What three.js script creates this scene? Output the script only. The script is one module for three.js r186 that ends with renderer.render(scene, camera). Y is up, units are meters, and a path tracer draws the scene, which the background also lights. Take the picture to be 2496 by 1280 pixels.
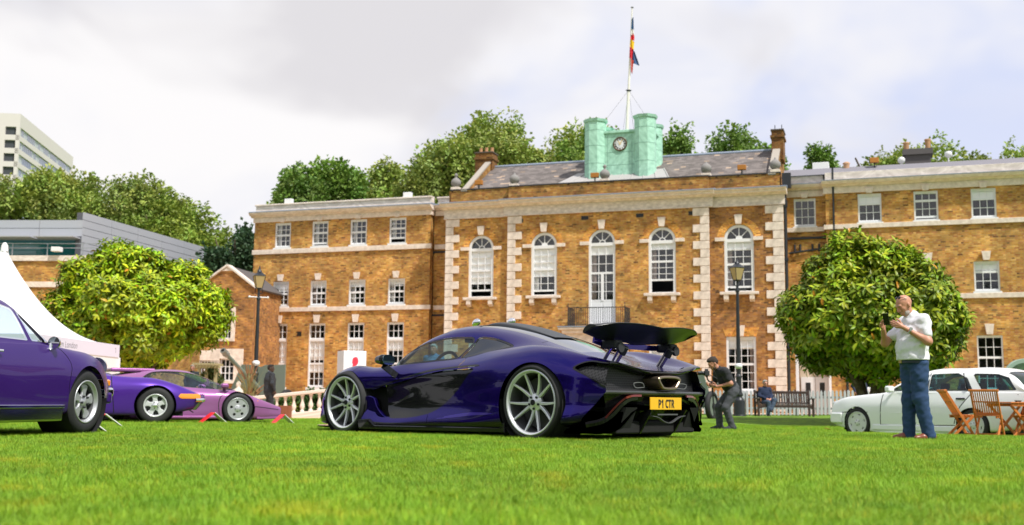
import * as THREE from 'three';
import { mergeGeometries, mergeVertices, toCreasedNormals } from 'three/addons/utils/BufferGeometryUtils.js';
import { RoundedBoxGeometry } from 'three/addons/geometries/RoundedBoxGeometry.js';
import { MarchingCubes } from 'three/addons/objects/MarchingCubes.js';
import { ImprovedNoise } from 'three/addons/math/ImprovedNoise.js';

// ---------------------------------------------------------------- camera, sky, sun, exposure
const scene = new THREE.Scene();
const camera = new THREE.PerspectiveCamera(26.87, 1024 / 525, 0.1, 900);
camera.position.set(0, 0.34, 0);
camera.rotation.x = 0.12615;
camera.rotateZ(0.00998);
camera.focus = 9.6;
camera.userData.fStop = 2.8;
const renderer = new THREE.WebGLRenderer({ antialias: true });
renderer.toneMapping = THREE.LinearToneMapping;
renderer.toneMappingExposure = 1.2;
renderer.shadowMap.enabled = true;

const noise = new ImprovedNoise();
function fbm(x, y, z, oct = 5, gain = 0.5) {
  let s = 0, a = 1, t = 0;
  for (let i = 0; i < oct; i++) { s += a * noise.noise(x, y, z); t += a; a *= gain; x = x * 2.03 + 7.1; y = y * 2.03 + 3.7; z = z * 2.03 + 1.3; }
  return s / t;
}
const smooth = (a, b, x) => { const t = Math.min(1, Math.max(0, (x - a) / (b - a))); return t * t * (3 - 2 * t); };
const lerp = (a, b, t) => a + (b - a) * t;
{ // broken bright cloud over a pale lavender sky, as one equirectangular picture
  const W = 1536, H = 768, SKY = [9.1, 3.2, 2.0], data = new Float32Array(W * H * 4);
  for (let j = 0; j < H; j++) {
    const el = ((j + 0.5) / H - 0.5) * Math.PI, y = Math.sin(el), c = Math.cos(el);
    for (let i = 0; i < W; i++) {
      const az = ((i + 0.5) / W - 0.5) * 2 * Math.PI, x = Math.cos(az) * c, z = Math.sin(az) * c, o = (j * W + i) * 4;
      const yy = Math.max(y, 0), k = 1 / (yy + 0.55), px = x * k, pz = z * k, py = yy * k;
      const wx = fbm(px * 2.1 + 8, py * 2.1 + 2.2, pz * 2.1, 3), wz = fbm(px * 2.1, py * 2.1 + 9.2, pz * 2.1, 3);
      const d = fbm(px * 1.7 + wx * 0.5 + SKY[0], py * 3.0 + 0.7, pz * 1.7 + wz * 0.5 + SKY[1], 7, 0.54);
      const e = fbm(px * 2.0 + SKY[2] + wx * 0.5, py * 3.4 + 5.1, pz * 2.0 + wz * 0.5, 6, 0.52);
      const fine = fbm(px * 6.5 + wx * 1.5 + 3, py * 10 + 1.5, pz * 6.5 + wz * 1.5, 4, 0.55), cover = smooth(-0.26, 0.16, d + fine * 0.42), puff = smooth(0.02, 0.30, d + fine * 0.10), shade = smooth(0.0, 0.30, e) * cover;
      const dome = smooth(0.35, 0.95, y), blue = [lerp(0.57, 0.36, dome), lerp(0.62, 0.43, dome), lerp(0.80, 0.66, dome)], veil = [0.75, 0.75, 0.795], white = [0.83, 0.815, 0.82], grey = [0.57, 0.555, 0.585];  // blue deepened overhead, outside the view, to lower the ambient fill
      const haze = smooth(0.30, 0.0, y);
      for (let q = 0; q < 3; q++) {
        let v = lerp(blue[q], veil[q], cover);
        v = lerp(v, white[q], puff);
        v = lerp(v, grey[q], shade * 0.72);
        v = lerp(v, [0.80, 0.785, 0.795][q], haze * 0.45);
        if (y < 0) v = lerp(v, [0.16, 0.19, 0.10][q], smooth(0, -0.12, y));
        data[o + q] = v;
      }
      data[o + 3] = 1;
    }
  }
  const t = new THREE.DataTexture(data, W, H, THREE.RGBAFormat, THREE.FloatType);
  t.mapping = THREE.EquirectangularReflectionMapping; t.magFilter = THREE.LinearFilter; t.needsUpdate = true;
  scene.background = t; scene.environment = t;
}
const SUN = new THREE.Vector3(Math.sin(0.75) * Math.cos(0.98), Math.sin(0.98), Math.cos(0.75) * Math.cos(0.98));
const sun = new THREE.DirectionalLight(new THREE.Color(1, 0.965, 0.90), 4.4);
sun.position.copy(SUN).multiplyScalar(120); sun.castShadow = true; sun.shadow.radius = 5;
Object.assign(sun.shadow.camera, { left: -60, right: 60, top: 60, bottom: -60, near: 1, far: 260 });
sun.shadow.mapSize.set(4096, 4096);
scene.add(sun, sun.target);

// ---------------------------------------------------------------- helpers
let SEED = 12345;
const rnd = () => { SEED = (SEED + 0x6d2b79f5) | 0; let t = Math.imul(SEED ^ (SEED >>> 15), 1 | SEED); t = (t + Math.imul(t ^ (t >>> 7), 61 | t)) ^ t; return ((t ^ (t >>> 14)) >>> 0) / 4294967296; };
const rr = (a, b) => a + (b - a) * rnd();
const V = (x, y, z) => new THREE.Vector3(x, y, z);
const names = new Map();
function numbered(n) { const k = names.get(n) || 0; names.set(n, k + 1); return k ? n + '_' + String(k).padStart(3, '0') : n; }
function tag(o, label, category, group, kind) { if (label) o.userData.label = label; if (category) o.userData.category = category; if (group) o.userData.group = group; if (kind) o.userData.kind = kind; return o; }
function thing(name, label, category, p = [0, 0, 0], turn = 0, group) { const g = new THREE.Group(); g.name = numbered(name); g.position.set(...p); g.rotation.y = turn; scene.add(g); return tag(g, label, category, group); }
function sub(name, parent) { const g = new THREE.Group(); g.name = name; parent.add(g); return g; }
function mesh(name, geo, mat, parent) {
  let g = Array.isArray(geo) ? merge(geo) : geo;
  const m = new THREE.Mesh(g, mat); m.name = parent === scene ? numbered(name) : name; m.castShadow = m.receiveShadow = true; parent.add(m); return m;
}
function clean(g) { g = g.index ? g.toNonIndexed() : g; for (const k of Object.keys(g.attributes)) if (!['position', 'normal', 'uv'].includes(k)) g.deleteAttribute(k); if (!g.attributes.uv) g.setAttribute('uv', new THREE.BufferAttribute(new Float32Array(g.attributes.position.count * 2), 2)); if (!g.attributes.normal) g.computeVertexNormals(); return g; }
const merge = (list) => list.length === 1 ? list[0] : mergeGeometries(list.map(clean));
function dup(root, p, turn, label, group) { const r = root.clone(); r.name = numbered(root.name.replace(/_\d{3}$/, '')); r.userData = { ...root.userData }; scene.add(r); r.position.set(...p); if (turn !== undefined) r.rotation.set(0, turn, 0); if (label) r.userData.label = label; if (group) r.userData.group = group; return r; }
// box from corner ranges, with uv in metres and a small chamfer if asked
function bx(x0, x1, y0, y1, z0, z1, r = 0) {
  const w = x1 - x0, h = y1 - y0, d = z1 - z0;
  const g = r ? new RoundedBoxGeometry(w, h, d, 1, Math.min(r, w / 2.01, h / 2.01, d / 2.01)) : new THREE.BoxGeometry(w, h, d);
  g.translate((x0 + x1) / 2, (y0 + y1) / 2, (z0 + z1) / 2); return planar(g);
}
function planar(g) { // uv in metres from position and normal
  g = g.index ? g.toNonIndexed() : g; const p = g.attributes.position, n = g.attributes.normal, u = new Float32Array(p.count * 2);
  for (let i = 0; i < p.count; i++) { const ax = Math.abs(n.getX(i)), ay = Math.abs(n.getY(i)), az = Math.abs(n.getZ(i)); if (az >= ax && az >= ay) { u[2 * i] = p.getX(i); u[2 * i + 1] = p.getY(i); } else if (ax >= ay) { u[2 * i] = p.getZ(i); u[2 * i + 1] = p.getY(i); } else { u[2 * i] = p.getX(i); u[2 * i + 1] = p.getZ(i); } }
  g.setAttribute('uv', new THREE.BufferAttribute(u, 2)); return g;
}
function bar(a, b, r, r2 = r, seg = 8) { const A = V(...a), B = V(...b), L = A.distanceTo(B), g = new THREE.CylinderGeometry(r2, r, L, seg); g.translate(0, L / 2, 0); g.applyQuaternion(new THREE.Quaternion().setFromUnitVectors(V(0, 1, 0), B.clone().sub(A).normalize())); g.translate(...a); return g; }
function beam(a, b, w, h, r = 0.003, up = [0, 1, 0]) { // rectangular bar from a to b, h along up
  const A = V(...a), B = V(...b), L = A.distanceTo(B), g = new RoundedBoxGeometry(w, h, L, 1, r), z = B.clone().sub(A).normalize(), x = V(...up).cross(z).normalize(), y = z.clone().cross(x);
  g.applyMatrix4(new THREE.Matrix4().makeBasis(x, y, z)); g.translate((a[0] + b[0]) / 2, (a[1] + b[1]) / 2, (a[2] + b[2]) / 2); return g;
}
function tube(pts, r, seg = 24, rad = 8, closed = false) { return new THREE.TubeGeometry(new THREE.CatmullRomCurve3(pts.map((p) => V(...p)), closed), seg, r, rad, closed); }
function lathe(pts, seg = 24) { return new THREE.LatheGeometry(pts.map((p) => new THREE.Vector2(p[0], p[1])), seg); }
function poly(pts, holes = []) { const s = new THREE.Shape(pts.map((p) => new THREE.Vector2(p[0], p[1]))); for (const h of holes) s.holes.push(new THREE.Path(h.map((p) => new THREE.Vector2(p[0], p[1])))); return s; }
function ext(shape, depth, bevel = 0, seg = 12) { return new THREE.ExtrudeGeometry(shape, { depth, bevelEnabled: bevel > 0, bevelSize: bevel, bevelThickness: bevel, bevelSegments: 1, curveSegments: seg }); }
const mv = (g, x, y, z) => g.translate(x, y, z);
// camera ray through a pixel of the 2496 x 1280 photograph, and the point on it at a distance ahead: used to read positions off the survey of the photograph
function at(px, py, D) { const f = 2680, v = V((px - 1248) / f, -(py - 640) / f, -1).applyQuaternion(camera.quaternion); return V(0, 0.34, 0).addScaledVector(v, D / -v.z); }

// ---------------------------------------------------------------- materials
const rgb = (r, g, b) => new THREE.Color().setRGB(r, g, b);
const std = (c, rough = 0.8, metal = 0, more = {}) => new THREE.MeshStandardMaterial({ color: c, roughness: rough, metalness: metal, ...more });
const phys = (c, more) => new THREE.MeshPhysicalMaterial({ color: c, ...more });
function texture(w, h, paint, rx, ry, srgb = true) { const c = document.createElement('canvas'); c.width = w; c.height = h; const x = c.getContext('2d'); paint(x, w, h); const t = new THREE.CanvasTexture(c); t.wrapS = t.wrapT = THREE.RepeatWrapping; t.repeat.set(rx, ry); if (srgb) t.colorSpace = THREE.SRGBColorSpace; return t; }
function pixelTexture(w, h, fn, rx, ry, srgb = true) { // fn(x, y) -> [r, g, b] in sRGB 0..255
  const d = new Uint8Array(w * h * 4); for (let y = 0; y < h; y++) for (let x = 0; x < w; x++) { const c = fn(x, y), o = (y * w + x) * 4; d[o] = c[0]; d[o + 1] = c[1]; d[o + 2] = c[2]; d[o + 3] = 255; }
  const t = new THREE.DataTexture(d, w, h); t.wrapS = t.wrapT = THREE.RepeatWrapping; t.repeat.set(rx, ry); t.magFilter = THREE.LinearFilter; if (srgb) t.colorSpace = THREE.SRGBColorSpace; t.needsUpdate = true; return t;
}
function brickMaps(pal, mortar, seed) { // 7.2 m x 6 m of stock brick, courses 75 mm, Flemish bond
  SEED = seed; const W = 2048, H = 2048, sx = 7.2 / W, sy = 6 / H, rows = 80, toneOf = [];
  for (let r = 0; r < rows; r++) { const row = []; for (let k = 0; k < 64; k++) { const t = rnd(), base = pal[Math.floor(rnd() * pal.length)], j = rr(-13, 13), dark = rnd() < 0.05 ? 0.68 : 1; row.push(base.map((c) => (c + j) * dark)); } toneOf.push(row); }
  const wrapN = (x, y, f, s) => { const a = x / W * 6.2832, b = y / H * 6.2832; return fbm(Math.cos(a) * f + s, Math.sin(a) * f + Math.cos(b) * f * 0.9, Math.sin(b) * f * 0.9 + s, 3); };
  const low = []; for (let y = 0; y < 128; y++) for (let x = 0; x < 128; x++) low.push(wrapN(x * 16, y * 16, 1.3, seed % 97) * 0.6 + wrapN(x * 16, y * 16, 4, 3.3) * 0.4);
  const hgt = new Uint8Array(W * H * 4);
  const map = pixelTexture(W, H, (x, y) => {
    const mx = x * sx, my = y * sy, r = Math.floor(my / 0.075), fy = my - r * 0.075, period = 0.3375, u = (mx + (r % 2) * 0.16875) % 7.2;
    const k = Math.floor(u / period + 1e-6), fu = u - k * period, head = fu > 0.225, fx = head ? fu - 0.225 : fu, w = head ? 0.1125 : 0.225, id = (k * 2 + (head ? 1 : 0)) % 64;
    const m = fy < 0.010 || fx < 0.010 || fx > w, n = low[(y >> 4) * 128 + (x >> 4)], g = (rnd() - 0.5) * 18;
    const c = m ? mortar : toneOf[r % rows][id], s = 1 + n * 0.55, o = (y * W + x) * 4; hgt[o] = hgt[o + 1] = hgt[o + 2] = m ? 0 : 200 + g; hgt[o + 3] = 255;
    return [0, 1, 2].map((q) => Math.max(0, Math.min(255, c[q] * s + g)));
  }, 1 / 7.2, 1 / 6);
  const bump = new THREE.DataTexture(hgt, W, H); bump.wrapS = bump.wrapT = THREE.RepeatWrapping; bump.repeat.copy(map.repeat); bump.magFilter = THREE.LinearFilter; bump.needsUpdate = true;
  return { map, bumpMap: bump, bumpScale: 0.006 };
}
function mottle(base, amp, w, freq, seed, stretch = 1) { return pixelTexture(w, w, (x, y) => { const a = x / w * 6.2832, b = y / w * 6.2832, n = fbm(Math.cos(a) * freq + seed, Math.sin(a) * freq + Math.cos(b) * freq * stretch, Math.sin(b) * freq * stretch, 5, 0.6), g = (rnd() - 0.5) * amp * 0.4; return base.map((c) => Math.max(0, Math.min(255, c + n * amp * 2 + g))); }, 1, 1); }
const M = {};
{
  const yellow = [[200, 150, 74], [192, 138, 62], [206, 158, 84], [184, 126, 58], [194, 136, 68], [176, 116, 60], [200, 152, 72], [188, 134, 56]];
  const red = [[164, 112, 58], [156, 104, 54], [172, 120, 62], [148, 98, 52], [170, 116, 52], [138, 92, 54], [176, 126, 60], [158, 108, 56]];
  const by = brickMaps(yellow, [172, 146, 104], 777); M.brick = std(rgb(0.90, 0.91, 0.96), 0.92, 0, by);
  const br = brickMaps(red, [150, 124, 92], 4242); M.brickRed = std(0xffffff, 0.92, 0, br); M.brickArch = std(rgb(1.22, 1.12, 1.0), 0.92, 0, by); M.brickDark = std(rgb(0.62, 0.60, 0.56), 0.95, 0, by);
  const stoneMap = mottle([222, 207, 193], 20, 512, 2.2, 5); stoneMap.repeat.set(0.35, 0.35); M.stone = std(0xffffff, 0.85, 0, { map: stoneMap });
  const stoneDirty = mottle([218, 205, 194], 26, 512, 2.0, 15, 2); stoneDirty.repeat.set(0.3, 0.3); M.stoneOld = std(0xffffff, 0.9, 0, { map: stoneDirty });
  M.whitePaint = std(rgb(0.78, 0.78, 0.79), 0.45);
  M.lead = std(rgb(0.26, 0.30, 0.38), 0.5, 0.2);
  M.pane = phys(0xffffff, { roughness: 0.03, transmission: 1, thickness: 0, ior: 1.5 });
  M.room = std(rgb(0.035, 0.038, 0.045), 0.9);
  M.blind = std(rgb(0.88, 0.87, 0.85), 0.85);
  M.curtain = std(rgb(0.42, 0.33, 0.29), 0.9);
  M.iron = std(rgb(0.022, 0.025, 0.030), 0.42, 0.1);
  M.slateBack = std(rgb(0.10, 0.09, 0.09), 0.9);
  const cop = mottle([162, 207, 185], 24, 256, 2.0, 9, 1.5); cop.repeat.set(0.4, 0.25); M.copper = std(0xffffff, 0.75, 0, { map: cop }); M.copperDark = std(rgb(0.18, 0.33, 0.26), 0.8);
  M.black = std(rgb(0.012, 0.012, 0.013), 0.5);
}
// ---------------------------------------------------------------- ground: one sheet; the lawn falls away gently behind a crest, deepest on the right
const GP = [[0, -2, 0], [-3, -4, 0], [3, -4, 0], [0, -9, 0], [-2, -11, -0.01], [2.5, -9, 0], [-5, -11, -0.035], [-7, -14, -0.06], [-7, -21, -0.13], [-6, -23.5, -0.19], [5, -13.6, -0.08], [2, -14, -0.06], [8.3, -24.6, -0.375], [12, -24, -0.38], [4.4, -22, -0.2], [10, -30, -0.3], [10.5, -42, -0.1], [5, -42, -0.08], [14, -44, -0.05], [0, -45, -0.05], [-8, -42, -0.1], [-15, -45, -0.1], [0, -24, -0.18], [-14, -20, -0.1], [16, -16, -0.25], [8, -14, -0.12], [0, -32, -0.18], [0, 6, 0], [-8, -36, -0.3], [-12, -36, -0.3], [-4, -36, -0.25], [9.5, -21.3, -0.29], [-15, 4, 0], [15, 4, 0]];
function groundY(x, z) { let s = 0, w = 0; for (const [a, b, h] of GP) { const d2 = (x - a) ** 2 + (z - b) ** 2, k = 1 / (d2 * d2 + 2.0); s += k * h; w += k; } const far = smooth(46, 70, Math.hypot(x, z)); return lerp(s / w, -0.15, far); }
{
  const N = 150, xs = [], pos = [], uv = [], idx = [], warp = (t) => Math.sign(t) * (Math.abs(t) * 55 + Math.pow(Math.abs(t), 6) * 850);
  for (let j = 0; j <= N; j++) for (let i = 0; i <= N; i++) { const x = warp(i / N * 2 - 1), z = warp(j / N * 2 - 1) - 15; pos.push(x, groundY(x, z), z); uv.push(x, z); }
  for (let j = 0; j < N; j++) for (let i = 0; i < N; i++) { const a = j * (N + 1) + i; idx.push(a, a + N + 1, a + 1, a + 1, a + N + 1, a + N + 2); }
  const g = new THREE.BufferGeometry(); g.setAttribute('position', new THREE.Float32BufferAttribute(pos, 3)); g.setAttribute('uv', new THREE.Float32BufferAttribute(uv, 2)); g.setIndex(idx); g.computeVertexNormals();
  const t = pixelTexture(1024, 1024, (x, y) => { const a = x / 1024 * 6.2832, b = y / 1024 * 6.2832, n = fbm(Math.cos(a) * 2.5 + 3, Math.sin(a) * 2.5 + Math.cos(b) * 2.5, Math.sin(b) * 2.5, 5, 0.65), f = rnd(), k = 0.85 + n * 0.7 + (f - 0.5) * 0.35; return [108 * k + n * 26, 148 * k, 14 * k]; }, 1 / 3.1, 1 / 3.1);
  tag(mesh('lawn', g, std(0xffffff, 0.95, 0, { map: t }), scene), 'wide mown green lawn', null, null, 'structure');
}
{ // blades: short turf as countless small tufts
  SEED = 31; const blade = (a, lean, h, w) => { const c = Math.cos(a), s = Math.sin(a), ox = rr(-0.03, 0.03), oz = rr(-0.03, 0.03), q = []; const P = (t, side) => { const out = lean * t * t; return [ox + c * out - s * w * side * (1 - t * 0.9), h * t * (1 - 0.25 * t * lean / h * 0.5), oz + s * out + c * w * side * (1 - t * 0.9)]; }; const a0 = P(0, -1), b0 = P(0, 1), a1 = P(0.55, -1), b1 = P(0.55, 1), tp = P(1, 0); q.push(...a0, ...b0, ...b1, ...a0, ...b1, ...a1, ...a1, ...b1, ...tp); return q; };
  const variants = [0, 1, 2].map(() => { const p = []; for (let k = 0; k < 14; k++) p.push(...blade(rr(0, 6.28), rr(0.004, 0.026), rr(0.022, 0.045), rr(0.0012, 0.0022))); const g = new THREE.BufferGeometry(); g.setAttribute('position', new THREE.Float32BufferAttribute(p, 3)); g.computeVertexNormals(); return g; });
  const mat = phys(0xffffff, { roughness: 0.6, transmission: 0.35, thickness: 0, side: THREE.DoubleSide, specularIntensity: 0.5 });
  const zones = [[1.6, 4.5, 2600, 1], [4.5, 8, 2000, 1], [8, 13, 1200, 1.05], [13, 20, 420, 1.35], [20, 33, 130, 1.8]], list = [[], [], []];
  for (const [r0, r1, dens, sc] of zones) { const half = 0.5, n = Math.floor((r1 * r1 - r0 * r0) * half * dens); for (let i = 0; i < n; i++) { const r = Math.sqrt(lerp(r0 * r0, r1 * r1, rnd())), a = rr(-half, half), x = Math.sin(a) * r, z = -Math.cos(a) * r; list[i % 3].push([x, z, sc * rr(0.75, 1.2), r]); } }
  const root = thing('grass', 'short sunlit grass blades covering the lawn', null); root.userData.kind = 'stuff'; const mt = new THREE.Matrix4(), q = new THREE.Quaternion(), col = new THREE.Color(), up = V(0, 1, 0);
  list.forEach((l, k) => { const im = new THREE.InstancedMesh(variants[k], mat, l.length); l.forEach(([x, z, s], i) => { q.setFromAxisAngle(up, rnd() * 6.28); const n = fbm(x * 0.5, 3, z * 0.5, 3), n2 = fbm(x * 2.4, 8, z * 2.4, 2); mt.compose(V(x, groundY(x, z) - 0.003, z), q, V(s, s * (1 + n * 0.35), s)); im.setMatrixAt(i, mt); const b = rr(0.75, 1.25) * (1 + n * 0.32 + n2 * 0.22), yel = rnd() < 0.06 ? 1.7 : 1 + n2 * 0.3 + (n2 > 0.3 ? 0.35 : 0); col.setRGB(0.255 * b * yel, 0.43 * b, 0.018 * b); im.setColorAt(i, col); }); im.name = 'blades'; im.castShadow = im.receiveShadow = true; im.userData.kind = 'stuff'; root.add(im); });
}
// ---------------------------------------------------------------- the brick headquarters, in its own frame: x along the front, z out of it
const AZ = 0.3204, HQ = [6.272, -0.25, -52], Y0 = 0.25; // heights below are above the camera's ground; the thing's base is 0.25 m lower
const hq = thing('brick_hall', 'long brown brick hall with stone quoins, arched windows and green clock turret', 'building', HQ, -AZ);
const OFF = { c: 0, l: -0.9, ll: -1.35, r: -0.6, rl: -1.1 };
const hb = (x0, x1, y0, y1, z0, z1, r) => bx(x0, x1, y0 + Y0, y1 + Y0, z0, z1, r);
const rect = (x0, x1, y0, y1) => [[x0, y0], [x1, y0], [x1, y1], [x0, y1]];
const archPath = (x0, x1, y0, y1, seg = 20) => { const r = (x1 - x0) / 2, c = (x0 + x1) / 2, yc = y1 - r, p = [[x0, y0], [x1, y0]]; for (let i = 0; i <= seg; i++) { const a = Math.PI * i / seg; p.push([c + r * Math.cos(a), yc + r * Math.sin(a)]); } return p; };
const shiftY = (p) => p.map(([x, y]) => [x, y + Y0]);
// glazed sash window; o: cols, rows, blind = share of the height covered, arch, mid = transom heights, open = gap at the foot
const paneGeo = {};
function paneOf(w, h) { const k = w.toFixed(3) + '_' + h.toFixed(3); return paneGeo[k] ||= new THREE.BoxGeometry(w, h, 0.006); }
function sash(parent, x0, x1, y0, y1, z, o) {
  const g = sub('window', parent); g.position.set(0, Y0, z);
  const F = o.f ?? 0.075, b = 0.026, top = o.arch ? y1 - (x1 - x0) / 2 - 0.02 : y1, fr = [], ins = 0.125;
  const rows = o.rows, cols = o.cols, mids = o.mids || [Math.floor(rows / 2)];
  // outer frame
  if (o.arch) fr.push(mv(ext(poly(archPath(x0, x1, y0, y1), [archPath(x0 + F, x1 - F, y0 + 0.05, y1 - F)]), 0.10), 0, 0, -ins - 0.02));
  else fr.push(mv(ext(poly(rect(x0, x1, y0, y1), [rect(x0 + F, x1 - F, y0 + F * 0.8, y1 - F * 0.8)]), 0.10), 0, 0, -ins - 0.02));
  const bottom = o.panel ? y0 + o.panel : y0 + F, gx0 = x0 + F, gx1 = x1 - F, gy0 = bottom + (o.open || 0), gy1 = top - (o.arch ? 0.10 : F), pw = (gx1 - gx0) / cols, ph = (gy1 - gy0) / rows;
  for (let c = 1; c < cols; c++) fr.push(bx(gx0 + c * pw - b / 2, gx0 + c * pw + b / 2, gy0, gy1, -ins - 0.01, -ins + 0.035));
  for (let r = 0; r <= rows; r++) { const t = mids.includes(r) ? 0.05 : r === 0 || r === rows ? 0.045 : b / 2; fr.push(bx(gx0, gx1, gy0 + r * ph - t, gy0 + r * ph + t, -ins - 0.015, -ins + 0.03 + (mids.includes(r) ? 0.012 : 0))); }
  if (o.panel) { fr.push(bx(gx0, gx1, y0 + 0.05, bottom, -ins - 0.01, -ins + 0.02)); for (const [a, c] of [[gx0 + 0.06, (gx0 + gx1) / 2 - 0.05], [(gx0 + gx1) / 2 + 0.05, gx1 - 0.06]]) fr.push(bx(a, c, y0 + 0.14, bottom - 0.1, -ins + 0.02, -ins + 0.035)); fr.push(bx((gx0 + gx1) / 2 - 0.07, (gx0 + gx1) / 2 + 0.07, bottom, gy0 + ph * 3, -ins - 0.01, -ins + 0.045)); }
  if (o.arch) { // fanlight
    const R = (gx1 - gx0) / 2, cx = (gx0 + gx1) / 2, cy = top + 0.03; fr.push(bx(x0 + 0.03, x1 - 0.03, top - 0.11, top + 0.04, -ins - 0.016, -ins + 0.06));
    for (const a of [0.8, Math.PI / 2, Math.PI - 0.8]) fr.push(beam([cx + Math.cos(a) * R * 0.28, cy + Math.sin(a) * R * 0.28, -ins + 0.012], [cx + Math.cos(a) * R * 1.05, cy + Math.sin(a) * R * 1.05, -ins + 0.012], 0.032, 0.032, 0.002, [0, 0, 1]));
    fr.push(mv(ext(poly(archPath(cx - R * 0.3, cx + R * 0.3, cy, cy + R * 0.3, 10), [archPath(cx - R * 0.22, cx + R * 0.22, cy + 0.001, cy + R * 0.22, 10)]), 0.03), 0, 0, -ins));
    const fl = mesh('pane', mv(ext(poly(archPath(gx0 + 0.002, gx1 - 0.002, cy, cy + R, 16)), 0.006), 0, 0, -ins - 0.004), M.pane, g); fl.name = 'pane';
  }
  if (o.sillH) fr.push(bx(x0 - 0.06, x1 + 0.06, y0 - o.sillH, y0, -ins, 0.07));
  mesh('frame', fr, M.whitePaint, g);
  for (let c = 0; c < cols; c++) for (let r = 0; r < rows; r++) { const p = mesh('pane', paneOf(pw, ph), M.pane, g); p.position.set(gx0 + (c + 0.5) * pw, gy0 + (r + 0.5) * ph, -ins - 0.004); p.rotation.set((rnd() - 0.5) * 0.006, (rnd() - 0.5) * 0.012, 0); }
  const H = gy1 - gy0;
  if (o.blind) mesh('blind', [bx(gx0 - 0.02, gx1 + 0.02, gy1 - H * o.blind, gy1 + 0.04, -ins - 0.045, -ins - 0.04)], M.blind, g);
  if (o.blind2) mesh('blind', [bx(gx0 - 0.02, gx1 + 0.02, gy0 + H * o.blind2[0], gy0 + H * o.blind2[1], -ins - 0.045, -ins - 0.04)], M.blind, g);
  if (o.curtain) for (const s of o.curtain) { const w = (gx1 - gx0) * 0.2, cs = []; for (let k = 0; k < 4; k++) { const xx = s < 0 ? gx0 - 0.02 + k * w / 4 : gx1 + 0.02 - (k + 1) * w / 4; cs.push(bar([xx + w / 8, gy0 - 0.03, -ins - 0.16 - (k % 2) * 0.03], [xx + w / 8, gy1, -ins - 0.16 - (k % 2) * 0.03], w / 7, w / 8, 6)); } mesh('curtain', cs, o.cream ? M.blind : M.curtain, g); }
  return g;
}
function keystone(parent, x, y0, y1, z) { const h = y1 - y0; mesh('keystone', mv(ext(poly([[x - 0.12, y0], [x + 0.12, y0], [x + 0.18, y1], [x - 0.18, y1]]), 0.10, 0.008), 0, Y0, z - 0.02), M.stone, parent); }
function wall(name, outline, holes, z, depth, mat) { return mesh(name, mv(ext(poly(shiftY(outline), holes.map(shiftY)), depth), 0, 0, z - depth), mat, hq); }
// swept moulding along x: profile [[z, y]...] from x0 to x1
function moulding(x0, x1, prof, z = 0) { const s = poly(prof.map(([a, b]) => [a, b + Y0])), g = ext(s, x1 - x0); g.rotateY(Math.PI / 2); g.applyMatrix4(new THREE.Matrix4().makeScale(1, 1, -1)); const ix = g.index ? g.toNonIndexed() : g; const p = ix.attributes.position; for (let i = 0; i < p.count; i += 3) for (const k of ['position', 'normal', 'uv']) { const a = ix.attributes[k], n = a.itemSize, q = a.array; for (let c = 0; c < n; c++) { const t = q[(i + 1) * n + c]; q[(i + 1) * n + c] = q[(i + 2) * n + c]; q[(i + 2) * n + c] = t; } } ix.computeVertexNormals(); ix.translate(x0, 0, z); return planar(ix); }

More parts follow.
